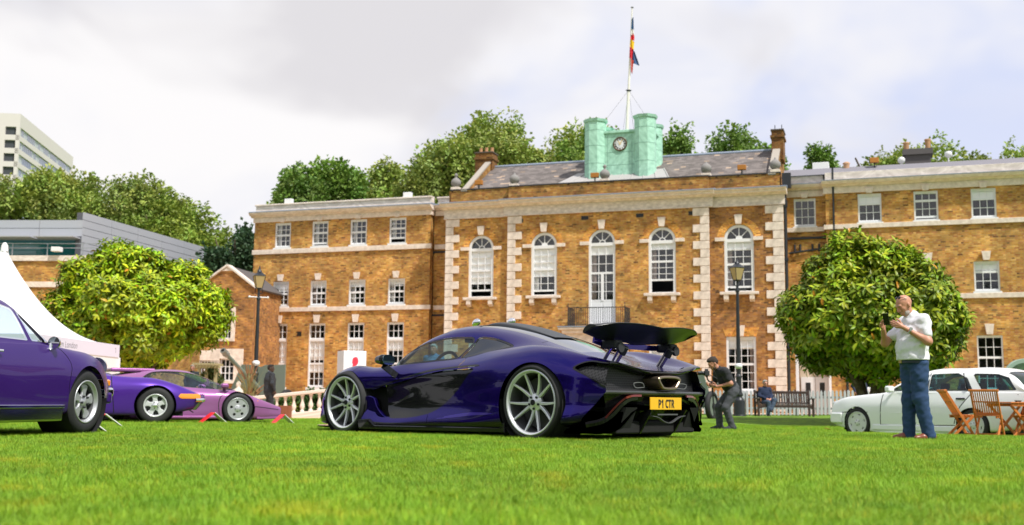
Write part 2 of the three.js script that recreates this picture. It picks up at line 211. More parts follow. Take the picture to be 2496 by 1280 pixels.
{ // ---- middle block: five bays, the end ones set back a hand's width
  const aw = [-8.25, -4.9, -1.99, 0.94, 4.5], holesE = [], holesC = [], zE = 0, zC = 0.18;
  const bays = [[-8.91, -7.58, 5.5, 8.62], [-5.56, -4.24, 5.5, 8.62], [-2.65, -1.33, 4.05, 8.65], [0.28, 1.58, 5.5, 8.65], [3.82, 5.18, 5.5, 8.65]];
  const low = [[-5.5, -4.3, 0.85, 3.0], [0.28, 1.58, 0.9, 3.05], [3.85, 5.2, 0.9, 3.42], [-8.85, -7.6, 0.9, 3.3]];
  const door = [-3.0, -1.0, -0.2, 2.9];
  const H = (list) => list.map(([a, b, c, d], i) => rect(a, b, c, d));
  wall('wall', [[-6.75, -0.25], [3.12, -0.25], [3.12, 9.55], [-6.75, 9.55]], [...[1, 2, 3].map((i) => archPath(...bays[i])), rect(...low[0]), rect(...low[1]), rect(...door)], zC, 0.4, M.brick);
  wall('wall', [[-10.12, -0.25], [-6.75, -0.25], [-6.75, 9.55], [-10.12, 9.55]], [archPath(...bays[0]), rect(...low[3])], zE, 0.22, M.brick);
  wall('wall', [[3.12, -0.25], [6.5, -0.25], [6.5, 9.55], [3.12, 9.55]], [archPath(...bays[4]), rect(...low[2])], zE, 0.22, M.brickRed);
  const looks = [{ blind: 0.84, open: 0.22 }, { blind: 0.66, open: 0.12, curtain: [-1], cream: 1 }, { blind: 0.16, curtain: [-1] }, { blind: 0.17, open: 0.5, curtain: [-1] }, { blind: 0.19, open: 0.1, curtain: [-1] }];
  bays.forEach(([a, b, c, d], i) => {
    const z = i === 0 || i === 4 ? zE : zC;
    if (i === 2) sash(hq, a, b, c, d, z, { arch: 1, cols: 3, rows: 6, mids: [3], panel: 1.15, f: 0.12, ...looks[i] });
    else sash(hq, a, b, c, d, z, { arch: 1, cols: 3, rows: 6, mids: [3], f: 0.13, ...looks[i] });
    keystone(hq, (a + b) / 2, d + 0.02, d + 0.45, z + 0.06);
    const r = (b - a) / 2, cx = (a + b) / 2, cy = d - r;
    // brick arch ring, voussoirs fanned round the head
    const vs = []; for (let k = 0; k < 26; k++) { const a0 = Math.PI * k / 26, a1 = Math.PI * (k + 0.88) / 26, R0 = r + 0.012, R1 = r + 0.34; vs.push(mv(ext(poly([[cx + Math.cos(a0) * R0, cy + Math.sin(a0) * R0 + Y0], [cx + Math.cos(a0) * R1, cy + Math.sin(a0) * R1 + Y0], [cx + Math.cos(a1) * R1, cy + Math.sin(a1) * R1 + Y0], [cx + Math.cos(a1) * R0, cy + Math.sin(a1) * R0 + Y0]]), 0.02), 0, 0, z - 0.008)); }
    mesh('brick_arch', vs, M.brickArch, hq);
    for (const s of [-1, 1]) { const x0 = s < 0 ? a - 0.42 : b - 0.03; mesh('impost', hb(x0, x0 + 0.45, cy - 0.09, cy + 0.08, z - 0.02, z + 0.10, 0.012), M.stone, hq); }
    if (i !== 2) { const sl = sub('window_sill', hq); mesh('slab', hb(a - 0.2, b + 0.2, c - 0.14, c - 0.01, z - 0.1, z + 0.24, 0.015), M.stoneOld, sl); for (const s of [a - 0.02, b - 0.2]) mesh('bracket', mv(ext(poly([[0, 0], [0.2, 0.1], [0.2, 0.32], [0, 0.32]]), 0.2, 0.01), 0, 0, 0).rotateY(-Math.PI / 2).translate(s + 0.2, c - 0.46 + Y0, z), M.stone, sl); }
  });
  low.forEach(([a, b, c, d], i) => { const z = i > 1 ? zE : zC; sash(hq, a, b, c, d, z, { cols: 4, rows: 6, mids: [3], blind: i === 2 ? 0.2 : 0.34, curtain: [1], f: 0.1, sillH: 0.12 }); keystone(hq, (a + b) / 2, d + 0.02, d + 0.5, z + 0.06); });
  for (const [a, b, d, z] of [[3.85, 5.2, 3.42, zE]]) { const vs = []; for (let k = 0; k < 22; k++) { const u = (k + 0.0) / 22, u1 = (k + 0.85) / 22, X = (q, y) => lerp(a - 0.02, b + 0.02, q) + (q - 0.5) * y * 0.7; vs.push(mv(ext(poly([[X(u, 0), d + 0.012 + Y0], [X(u1, 0), d + 0.012 + Y0], [X(u1, 0.42), d + 0.43 + Y0], [X(u, 0.42), d + 0.43 + Y0]]), 0.02), 0, 0, z - 0.008)); } mesh('brick_arch', vs, M.brickArch, hq); }
  // quoins: long and short stones alternate; every stone is its own
  const qh = 0.395; const gl = bx(0, 1, 0, qh - 0.025, -0.05, 0.06, 0.012);
  const qg = {}; const quoin = (x0, x1, k, z) => { const w = +(x1 - x0).toFixed(2); const g = qg[w] ||= bx(0, w, 0, qh - 0.022, -0.06, 0.055, 0.012); const m = mesh('quoin_stone', g, M.stone, hq); m.position.set(x0, k * qh + 0.02 + Y0, z); };
  for (let k = 0; k < 24; k++) { const L = k % 2;
    quoin(-10.16, L ? -9.42 : -9.74, k, zE); quoin(L ? 5.72 : 6.06, 6.54, k, zE);
    quoin(-6.79, L ? -6.05 : -6.38, k, zC); quoin(L ? 2.4 : 2.74, 3.16, k, zC); }
  mesh('wall_vent', [[-6.35, -5.98], [-3.02, -2.66], [-0.31, 0.05], [2.2, 2.5]].map(([a, b]) => hb(a, b, 9.16, 9.34, zC - 0.01, zC + 0.012)), M.black, hq);
  // entablature: frieze, corona, lead flashing, brick parapet above
  for (const [x0, x1, z] of [[-10.25, -7.0, zE], [-7.0, 3.35, zC], [3.35, 6.62, zE]]) {
    mesh('frieze', moulding(x0, x1, [[-0.3, 9.5], [0.10, 9.5], [0.10, 9.56], [0.06, 9.56], [0.06, 9.98], [-0.3, 9.98]], z), M.stoneOld, hq);
    mesh('cornice', moulding(x0 - 0.1, x1 + 0.1, [[-0.3, 9.982], [0.12, 9.982], [0.18, 10.04], [0.26, 10.07], [0.42, 10.07], [0.44, 10.16], [0.54, 10.20], [0.54, 10.25], [-0.3, 10.25]], z), M.stone, hq);
    mesh('lead_flashing', moulding(x0 - 0.12, x1 + 0.12, [[-0.3, 10.252], [0.56, 10.252], [0.56, 10.28], [0.0, 10.40], [-0.3, 10.40]], z), M.lead, hq);
  }
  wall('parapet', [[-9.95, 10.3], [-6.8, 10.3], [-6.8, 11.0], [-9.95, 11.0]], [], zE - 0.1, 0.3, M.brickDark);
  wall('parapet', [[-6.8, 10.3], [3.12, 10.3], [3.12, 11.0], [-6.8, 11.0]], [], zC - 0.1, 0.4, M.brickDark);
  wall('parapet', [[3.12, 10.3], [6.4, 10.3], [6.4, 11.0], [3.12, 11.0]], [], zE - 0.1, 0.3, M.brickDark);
  mesh('coping', [hb(-10, -6.82, 11.002, 11.06, zE - 0.44, zE - 0.06), hb(-6.82, 3.16, 11.002, 11.06, zC - 0.54, zC - 0.06), hb(3.16, 6.45, 11.002, 11.06, zE - 0.44, zE - 0.06)], std(rgb(0.05, 0.045, 0.045), 0.9), hq);
  for (const [x, fin] of [[-9.75, 1], [-6.6, 0], [-1.95, 2], [3.0, 0], [6.2, 0]]) {
    const b = sub('ball_finial', hq), z = -0.25; b.position.set(x, 11.06 + Y0, z);
    mesh('plinth', bx(-0.22, 0.22, 0, 0.13, -0.2, 0.2, 0.01), M.stone, b);
    mesh('ball', [lathe([[0.001, 0.12], [0.10, 0.13], [0.12, 0.16], [0.22, 0.24], [0.26, 0.36], [0.24, 0.48], [0.15, 0.58], [0.06, 0.63], [0.05, 0.68], ...(fin ? [[0.09, 0.74], [0.09, 0.80], [0.04, 0.86]] : [[0.03, 0.72]]), [0.001, fin ? 0.87 : 0.73]], 20)], std(rgb(0.24, 0.225, 0.215), 0.95), b);
  }
  // body behind the front: inner dark partitions, side and back walls
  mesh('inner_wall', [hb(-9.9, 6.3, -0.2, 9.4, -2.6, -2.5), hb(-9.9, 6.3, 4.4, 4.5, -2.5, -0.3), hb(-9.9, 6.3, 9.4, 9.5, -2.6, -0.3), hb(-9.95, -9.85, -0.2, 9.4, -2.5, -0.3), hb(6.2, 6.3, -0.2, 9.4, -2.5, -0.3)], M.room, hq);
  mesh('side_wall', [hb(6.1, 6.45, -0.25, 11, -10, -0.302), hb(-10.1, -9.9, -0.25, 11, -10, -0.23), hb(-10.1, 6.45, -0.25, 11, -10.3, -10.001)], M.brickRed, hq);
}
{ // ---- pitched slate roof of the middle block with gables, chimneys
  const yE = 10.95, yR = 13.0, zF = -0.5, zR = -4.2, x0 = -9.2, x1 = 6.0, slope = Math.atan2(yR - yE, zF - zR), L = Math.hypot(yR - yE, zF - zR);
  const roof = sub('slate_roof', hq);
  const deck = new THREE.BoxGeometry(x1 - x0, L, 0.06); deck.rotateX(-Math.PI / 2 + slope); deck.translate((x0 + x1) / 2, (yE + yR) / 2 + Y0 - 0.05, (zF + zR) / 2);
  const back = new THREE.BoxGeometry(x1 - x0, L, 0.06); back.rotateX(Math.PI / 2 - slope); back.translate((x0 + x1) / 2, (yE + yR) / 2 + Y0 - 0.05, zR * 2 - (zF + zR) / 2);
  mesh('roof_deck', [deck, back], M.slateBack, roof);
  const slate = new THREE.BoxGeometry(0.262, 0.30, 0.014), rows = 22, cols = Math.floor((x1 - x0) / 0.27), sm = std(0xffffff, 0.92), im = new THREE.InstancedMesh(slate, sm, rows * cols), q = new THREE.Matrix4(), c = new THREE.Color(), e = new THREE.Euler(), qu = new THREE.Quaternion();
  SEED = 99; let n = 0;
  for (let r = 0; r < rows; r++) for (let k = 0; k < cols; k++) { const t = (r + 0.5) / rows, y = lerp(yE, yR, t) + Y0, z = lerp(zF, zR, t); e.set(-Math.PI / 2 + slope + 0.045, 0, rr(-0.012, 0.012)); qu.setFromEuler(e); q.compose(V(x0 + (k + 0.5 + (r % 2) * 0.5 - 0.25) * 0.27, y + 0.012, z + 0.008), qu, V(1, 1, 1)); im.setMatrixAt(n, q); const g = rr(0.7, 1.3) * (1 + 0.35 * fbm(k * 0.13, r * 0.3, 4, 3)); const w = rnd(); if (w < 0.06) c.setRGB(0.30 * g, 0.22 * g, 0.16 * g); else c.setRGB(0.150 * g, 0.128 * g, 0.118 * g); im.setColorAt(n++, c); }
  im.name = 'slates'; im.castShadow = im.receiveShadow = true; tag(im, 'overlapping grey brown roof slates', null, null, 'stuff'); roof.add(im);
  mesh('ridge_cap', [bar([x0, yR + 0.03 + Y0, zR], [x1, yR + 0.03 + Y0, zR], 0.09)], M.lead, roof);
  // lead apron fanned in front of the clock turret
  const ap = []; for (let k = 0; k < 9; k++) { const u0 = k / 9, u1 = (k + 1) / 9, a = lerp(-4.6, 1.2, u0), b = lerp(-4.6, 1.2, u1), ta = lerp(-3.7, 0.7, u0), tb = lerp(-3.7, 0.7, u1); const g = new THREE.BufferGeometry(), m = (a + b) / 2, P = [[a, 11.05, -0.42], [b, 11.05, -0.42], [tb, 11.86, -1.75], [ta, 11.86, -1.75]].map((p) => [p[0], p[1] + Y0 + 0.03, p[2]]); g.setAttribute('position', new THREE.Float32BufferAttribute([...P[0], ...P[1], ...P[2], ...P[0], ...P[2], ...P[3]], 3)); g.computeVertexNormals(); ap.push(clean(g), clean(bar([P[1][0], P[1][1], P[1][2]], [P[2][0], P[2][1], P[2][2]], 0.04, 0.04, 6))); }
  mesh('lead_apron', ap, std(rgb(0.40, 0.38, 0.37), 0.6, 0.1), roof);
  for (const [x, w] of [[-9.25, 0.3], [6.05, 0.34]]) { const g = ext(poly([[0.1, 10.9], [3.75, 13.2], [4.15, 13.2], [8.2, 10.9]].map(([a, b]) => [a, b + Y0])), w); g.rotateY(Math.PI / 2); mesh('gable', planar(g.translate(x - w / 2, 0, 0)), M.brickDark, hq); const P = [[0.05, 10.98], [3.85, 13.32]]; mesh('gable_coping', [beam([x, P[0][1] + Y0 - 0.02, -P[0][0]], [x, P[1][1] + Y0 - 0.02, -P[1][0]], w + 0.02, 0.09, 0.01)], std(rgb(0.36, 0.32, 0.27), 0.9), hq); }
  const stack = (x, z, y0, y1, w, d, pots, wires, mat) => { const c = sub('chimney', hq); mesh('stack', [hb(x - w / 2, x + w / 2, y0, y1 - 0.42, z - d / 2, z + d / 2), hb(x - w / 2 - 0.06, x + w / 2 + 0.06, y1 - 0.418, y1 - 0.30, z - d / 2 - 0.06, z + d / 2 + 0.06), hb(x - w / 2, x + w / 2, y1 - 0.298, y1 - 0.06, z - d / 2, z + d / 2)], mat, c); mesh('cap', hb(x - w / 2 - 0.04, x + w / 2 + 0.04, y1 - 0.058, y1, z - d / 2 - 0.04, z + d / 2 + 0.04), std(rgb(0.10, 0.08, 0.065), 0.9), c); for (const [px, h] of pots) mesh('chimney_pot', [lathe([[0.11, 0], [0.13, 0.04], [0.10, 0.1], [0.085, h], [0.10, h + 0.02], [0.07, h + 0.02], [0.06, 0.1]], 12).translate(px, y1 + Y0, z)], std(rgb(0.42, 0.22, 0.11), 0.9), c); if (wires) mesh('aerial', wires.map((px) => bar([px, y1 + Y0, z], [px, y1 + Y0 + 0.35, z], 0.02)), M.iron, c); };
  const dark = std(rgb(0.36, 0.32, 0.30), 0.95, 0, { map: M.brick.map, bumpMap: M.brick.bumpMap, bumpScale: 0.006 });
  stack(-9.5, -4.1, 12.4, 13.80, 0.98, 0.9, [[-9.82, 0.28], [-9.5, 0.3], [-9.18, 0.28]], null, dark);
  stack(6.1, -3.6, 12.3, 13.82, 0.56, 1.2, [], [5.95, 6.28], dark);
}
{ // ---- green copper clock turret and its flagpole
  const t = sub('clock_turret', hq); t.position.set(-1.44, Y0, -2.3);
  const hexa = (x, z, y0, y1, r) => { const c = new THREE.CylinderGeometry(r, r, y1 - y0, 8, 1); c.rotateY(Math.PI / 8); c.translate(x, (y0 + y1) / 2, z); const k = new THREE.CylinderGeometry(r + 0.09, r + 0.05, 0.13, 8); k.rotateY(Math.PI / 8); k.translate(x, y1 + 0.064, z); const d = new THREE.ConeGeometry(r + 0.05, 0.12, 8); d.rotateY(Math.PI / 8); d.translate(x, y1 + 0.188, z); return [c.toNonIndexed(), k.toNonIndexed(), d.toNonIndexed()].map((g) => { g.computeVertexNormals(); return planar(g); }); };
  const X = 1.27; for (const [sx, sz, y1] of [[-1, 1, 14.35], [1, 1, 14.4], [-1, -1, 14.3], [1, -1, 14.3]]) { mesh('corner_pier', hexa(sx * X, sz * 0.85, 11.2, y1, 0.55), M.copper, t); mesh('pier_joint', [12.2, 13.1, 13.9].map((y) => new THREE.CylinderGeometry(0.556, 0.556, 0.018, 8).rotateY(Math.PI / 8).translate(sx * X, y, sz * 0.85)), M.copperDark, t); }
  mesh('turret_wall', [bx(-X, X, 11.2, 13.72, 0.7, 1.02), bx(-X, X, 11.2, 13.72, -1.0, -0.7), bx(-X - 0.3, -X, 11.2, 13.72, -0.9, 0.9), bx(X, X + 0.3, 11.2, 13.77, -0.9, 0.9), bx(-X, X, 13.6, 13.71, -0.7, 0.7)], M.copper, t);
  mesh('turret_coping', [bx(-X - 0.2, X + 0.2, 13.722, 13.86, 0.66, 1.1, 0.02), bx(X - 0.1, X + 0.42, 13.772, 13.91, -0.7, 0.66, 0.02)], M.copper, t);
  mesh('seam', [12.1, 12.75].map((y) => bx(-X, X, y, y + 0.018, 1.0, 1.026, 0.004)).concat([-0.62, 0.62].map((x) => bx(x, x + 0.018, 11.4, 13.65, 1.0, 1.028, 0.004))), M.copperDark, t);
  const ck = sub('clock', t); ck.position.set(0.03, 13.16, 1.03); ck.scale.setScalar(0.88);
  mesh('dial', new THREE.CylinderGeometry(0.36, 0.36, 0.04, 40).rotateX(Math.PI / 2), M.whitePaint, ck);
  mesh('bezel', new THREE.TorusGeometry(0.37, 0.045, 10, 40).translate(0, 0, 0.02), std(rgb(0.10, 0.06, 0.03), 0.4, 0.3), ck);
  mesh('numerals', Array.from({ length: 12 }, (_, k) => { const a = k * Math.PI / 6, n = [2, 1, 2, 3, 2, 1, 2, 3, 4, 2, 1, 2][k], l = []; for (let q = 0; q < n; q++) l.push(clean(bx(-0.012, 0.012, 0.225, 0.315, 0, 0.012).translate((q - (n - 1) / 2) * 0.032, 0, 0.021).rotateZ(-a))); return merge(l); }), M.black, ck);
  mesh('clock_hand', [bx(-0.016, 0.016, -0.05, 0.26, 0.034, 0.044).rotateZ(-0.55), bx(-0.02, 0.02, -0.05, 0.19, 0.046, 0.056).rotateZ(0.55)], std(rgb(0.75, 0.5, 0.1), 0.35, 0.6), ck);
  // flagpole: a thing of its own that stands on the turret roof
  const wp = V(-1.30, 13.72 + Y0, -2.3).applyAxisAngle(V(0, 1, 0), -AZ).add(V(...HQ));
  const fp = thing('flagpole', 'tall white flagpole with wire stays standing on the green clock turret', 'flagpole', wp.toArray()); fp.rotation.set(0, 0, -0.045);
  mesh('pole', [bar([0, 0, 0], [0, 2.45, 0], 0.085, 0.075, 12), bar([0, 2.45, 0], [0, 6.85, 0], 0.062, 0.03, 12)], std(rgb(0.80, 0.76, 0.68), 0.5), fp);
  mesh('finial', [new THREE.SphereGeometry(0.06, 12, 8).scale(1.3, 0.6, 1.3).translate(0, 6.88, 0)], std(rgb(0.12, 0.13, 0.12), 0.4), fp);
  mesh('collar', [new THREE.CylinderGeometry(0.12, 0.10, 0.07, 12).translate(0, 2.45, 0), bar([-0.16, 2.48, 0], [0.16, 2.48, 0], 0.02)], M.iron, fp);
  for (const [x, z, y] of [[-1.2, 0.7, 0.5], [-0.15, -1, 0], [0.45, -0.6, 0.2], [0.9, 0.7, 0.8]]) mesh('stay', bar([0, 2.48, 0], [x, y + 0.1, z], 0.006, 0.006, 5), M.iron, fp);
  // the flag hangs furled against the pole
  const fl = thing('flag', 'furled red, blue, white and yellow flag hanging limp on the white flagpole', 'flag', wp.clone().add(V(0.19, 3.97, 0.07)).toArray()); fl.rotation.z = -0.03;
  const cloth = (y0, y1, w0, w1, dx0, dx1, col, k) => { const g = new THREE.PlaneGeometry(1, 1, 12, 8), p = g.attributes.position; for (let i = 0; i < p.count; i++) { const u = p.getX(i) + 0.5, v = p.getY(i) + 0.5, w = lerp(w0, w1, v); p.setXYZ(i, lerp(dx0, dx1, v) + u * w, lerp(y0, y1, v) - u * 0.10, Math.sin(u * 7 + k + v * 2) * 0.045 + 0.02); } g.computeVertexNormals(); const b = g.clone(); return mesh('flag_band', [b], std(col, 0.85, 0, { side: THREE.DoubleSide }), fl); };
  cloth(1.75, 2.4, 0.13, 0.05, 0.0, 0.05, rgb(0.03, 0.12, 0.30), 0); cloth(1.42, 1.76, 0.18, 0.13, 0.0, 0.0, rgb(0.80, 0.76, 0.74), 1);
  cloth(1.18, 1.5, 0.19, 0.16, -0.02, 0.03, rgb(0.70, 0.02, 0.03), 2); cloth(0.72, 1.16, 0.2, 0.2, -0.04, -0.02, rgb(0.85, 0.50, 0.01), 3); cloth(0.2, 0.76, 0.15, 0.2, -0.05, -0.04, rgb(0.70, 0.02, 0.04), 4);
  cloth(-0.10, 0.62, 0.40, 0.06, 0.08, 0.14, rgb(0.035, 0.08, 0.2), 5); cloth(-0.55, 0.15, 0.07, 0.13, 0.05, 0.03, rgb(0.72, 0.1, 0.05), 6);
}
{ // ---- entrance porch with balcony below the middle window
  const p = sub('porch', hq), z = 0.18;
  mesh('entablature', [hb(-3.45, -0.55, 2.9, 3.55, z, z + 1.2, 0.02), hb(-3.6, -0.4, 3.552, 3.72, z, z + 1.38, 0.03), hb(-3.75, -0.25, 3.722, 3.84, z, z + 1.52, 0.03)], M.stone, p);
  mesh('lead_top', hb(-3.78, -0.22, 3.842, 3.89, z, z + 1.55), M.lead, p);
  for (const x of [-3.25, -0.75]) mesh('column', [lathe([[0.22, -0.25], [0.22, 0], [0.17, 0.05], [0.165, 2.6], [0.2, 2.66], [0.24, 2.72], [0.24, 2.9]], 20).translate(x, Y0, z + 0.95)], M.stone, p);
  mesh('door_panel', [hb(-2.7, -1.3, -0.2, 2.7, z - 0.3, z - 0.24)], std(rgb(0.06, 0.065, 0.07), 0.5), p);
  const r = sub('balcony_railing', hq), y = 3.89, z0 = z + 0.06, z1 = z + 1.15, xa = -3.35, xb = -0.62;
  mesh('rail', [hb(xa, xb, y + 0.86, y + 0.9, z1 - 0.02, z1 + 0.02), hb(xa, xb, y + 0.08, y + 0.11, z1 - 0.015, z1 + 0.015), ...[xa, xb].flatMap((x) => [hb(x - 0.02, x + 0.02, y + 0.86, y + 0.9, z0, z1 - 0.021), hb(x - 0.015, x + 0.015, y + 0.08, y + 0.11, z0, z1 - 0.016)])], M.iron, r);
  const bg = bar([0, 0, 0], [0, 0.86, 0], 0.011, 0.011, 5);
  for (let k = 0; k <= 26; k++) { const b = mesh('baluster', bg, M.iron, r); b.position.set(lerp(xa, xb, k / 26), y + Y0, z1); }
  for (const x of [xa, xb]) { for (let k = 0; k < 10; k++) { const b = mesh('baluster', bg, M.iron, r); b.position.set(x, y + Y0, lerp(z0, z1 - 0.09, k / 9)); } mesh('finial_post', [bar([x, y + Y0, z1], [x, y + 1.0 + Y0, z1], 0.025, 0.02, 8), new THREE.SphereGeometry(0.035, 10, 8).translate(x, y + 1.06 + Y0, z1)], M.iron, r); }
  const lb = sub('porch_lantern', hq); mesh('arm', tube([[-3.35, 2.9 + Y0, 1.45], [-3.3, 2.6 + Y0, 1.7], [-3.0, 2.42 + Y0, 1.75]], 0.025, 12, 6), M.iron, lb); mesh('lantern', [lathe([[0.02, 0], [0.08, 0.03], [0.12, 0.28], [0.15, 0.3], [0.05, 0.42], [0.01, 0.5]], 6).translate(-2.75, 1.95 + Y0, 0.9)], M.iron, lb);
}
{ // ---- left wing
  const z = OFF.l, zl = OFF.ll, xs = [-20.07, -17.8, -15.52, -13.25], holes = [], H = [];
  const T = [8.53, 9.9], Mi = [5.33, 6.68], G = [1.0, 4.39];
  xs.forEach((x) => { for (const [a, b] of [T, Mi, G]) holes.push(rect(x - 0.48, x + 0.48, a, b)); });
  wall('wall', [[-21.83, -0.25], [-11.38, -0.25], [-11.38, 10.0], [-21.83, 10.0]], holes, z, 0.35, M.brick);
  const lh = [[-10.55, -9.6, 8.5, 9.9], [-10.62, -9.7, 5.2, 6.66], [-10.7, -9.8, 3.35, 4.4]];
  wall('wall', [[-11.38, -0.25], [-9.7, -0.25], [-9.7, 10.0], [-11.38, 10.0]], lh.map(([a, b, c, d]) => rect(a, Math.min(b, -9.75), c, d)), zl, 0.3, M.brick);
  lh.forEach(([a, b, c, d], i) => { sash(hq, a, Math.min(b, -9.75), c, d, zl, { cols: 2, rows: i === 2 ? 1 : 4, mids: [2], f: 0.09 }); });
  xs.forEach((x, i) => {
    const x0 = x - 0.48, x1 = x + 0.48;
    sash(hq, x0, x1, T[0], T[1], z, { cols: 3, rows: 4, mids: [2], open: [0, 0.1, 0, 0.22][i], curtain: [-1], cream: 1, sillH: 0.09 });
    sash(hq, x0, x1, Mi[0], Mi[1], z, { cols: 3, rows: 4, mids: [2], blind: [0.4, 0.22, 0.26, 0.2][i], curtain: i ? [-1, 1].slice(0, i === 1 ? 2 : 1) : null, cream: i > 1, sillH: 0.08 });
    // tall ground floor window: toplight over a long sash
    sash(hq, x0, x1, 3.5, G[1], z, { cols: 3, rows: 2, mids: [], f: 0.07 });
    sash(hq, x0, x1, G[0], 3.5, z, { cols: 3, rows: 6, mids: [3], blind: [0.5, 0.42, 0.42, 0.22][i], blind2: i === 1 ? [0.3, 0.48] : null, f: 0.07, sillH: 0.14 });
    keystone(hq, x, Mi[1] + 0.03, Mi[1] + 0.36, z + 0.06); keystone(hq, x, G[1] + 0.03, G[1] + 0.42, z + 0.06); keystone(hq, x, T[1] + 0.02, T[1] + 0.18, z + 0.06);
  });
  for (const [x0, x1, q] of [[-21.9, -11.3, z], [-11.3, -10.16, zl]]) {
    mesh('string_course', hb(x0, x1, 8.19, 8.44, q - 0.05, q + 0.09, 0.012), M.stone, hq); mesh('string_course', hb(x0, x1, 5.03, 5.25, q - 0.05, q + 0.09, 0.012), M.stone, hq);
    mesh('frieze', hb(x0, x1, 9.96, 10.22, q - 0.3, q + 0.07, 0.01), M.stone, hq);
    mesh('cornice', moulding(x0 - 0.1, x1 + 0.05, [[-0.3, 10.222], [0.1, 10.222], [0.2, 10.30], [0.32, 10.32], [0.42, 10.42], [0.42, 10.47], [-0.3, 10.47]], q), M.stoneOld, hq);
    mesh('lead_flashing', moulding(x0 - 0.1, x1 + 0.05, [[-0.3, 10.472], [0.44, 10.472], [0.44, 10.5], [0.12, 10.58], [-0.3, 10.58]], q), M.lead, hq);
    mesh('parapet', hb(x0 + 0.15, x1, 10.4, 10.86, q - 0.25, q + 0.08, 0.01), M.stoneOld, hq); mesh('coping', hb(x0 + 0.1, x1, 10.862, 10.95, q - 0.32, q + 0.15, 0.02), M.stoneOld, hq);
  }
  mesh('wall_vent', hb(-18.98, -18.72, 3.72, 3.96, z - 0.01, z + 0.012), M.black, hq);
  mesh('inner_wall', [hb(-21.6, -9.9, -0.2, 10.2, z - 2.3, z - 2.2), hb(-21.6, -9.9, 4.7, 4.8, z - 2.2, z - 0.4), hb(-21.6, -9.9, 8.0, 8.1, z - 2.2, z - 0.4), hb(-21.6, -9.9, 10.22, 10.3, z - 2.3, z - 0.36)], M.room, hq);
  mesh('side_wall', [hb(-21.83, -21.5, -0.25, 10.4, -10, z - 0.351), hb(-21.5, -10.1, -0.25, 10.4, -10.3, -10)], M.brick, hq);
  mesh('flat_roof', hb(-21.6, -10, 10.4, 10.5, -10, z - 0.4), M.lead, hq);
  for (const x of [-20.2, -13.1]) { const l = sub('floodlight', hq); mesh('lamp_box', hb(x, x + 0.45, 11.0, 11.28, z - 0.5, z - 0.25, 0.02), M.whitePaint, l); mesh('bracket', hb(x + 0.18, x + 0.26, 10.9, 11.05, z - 0.45, z - 0.35), M.iron, l); }
}
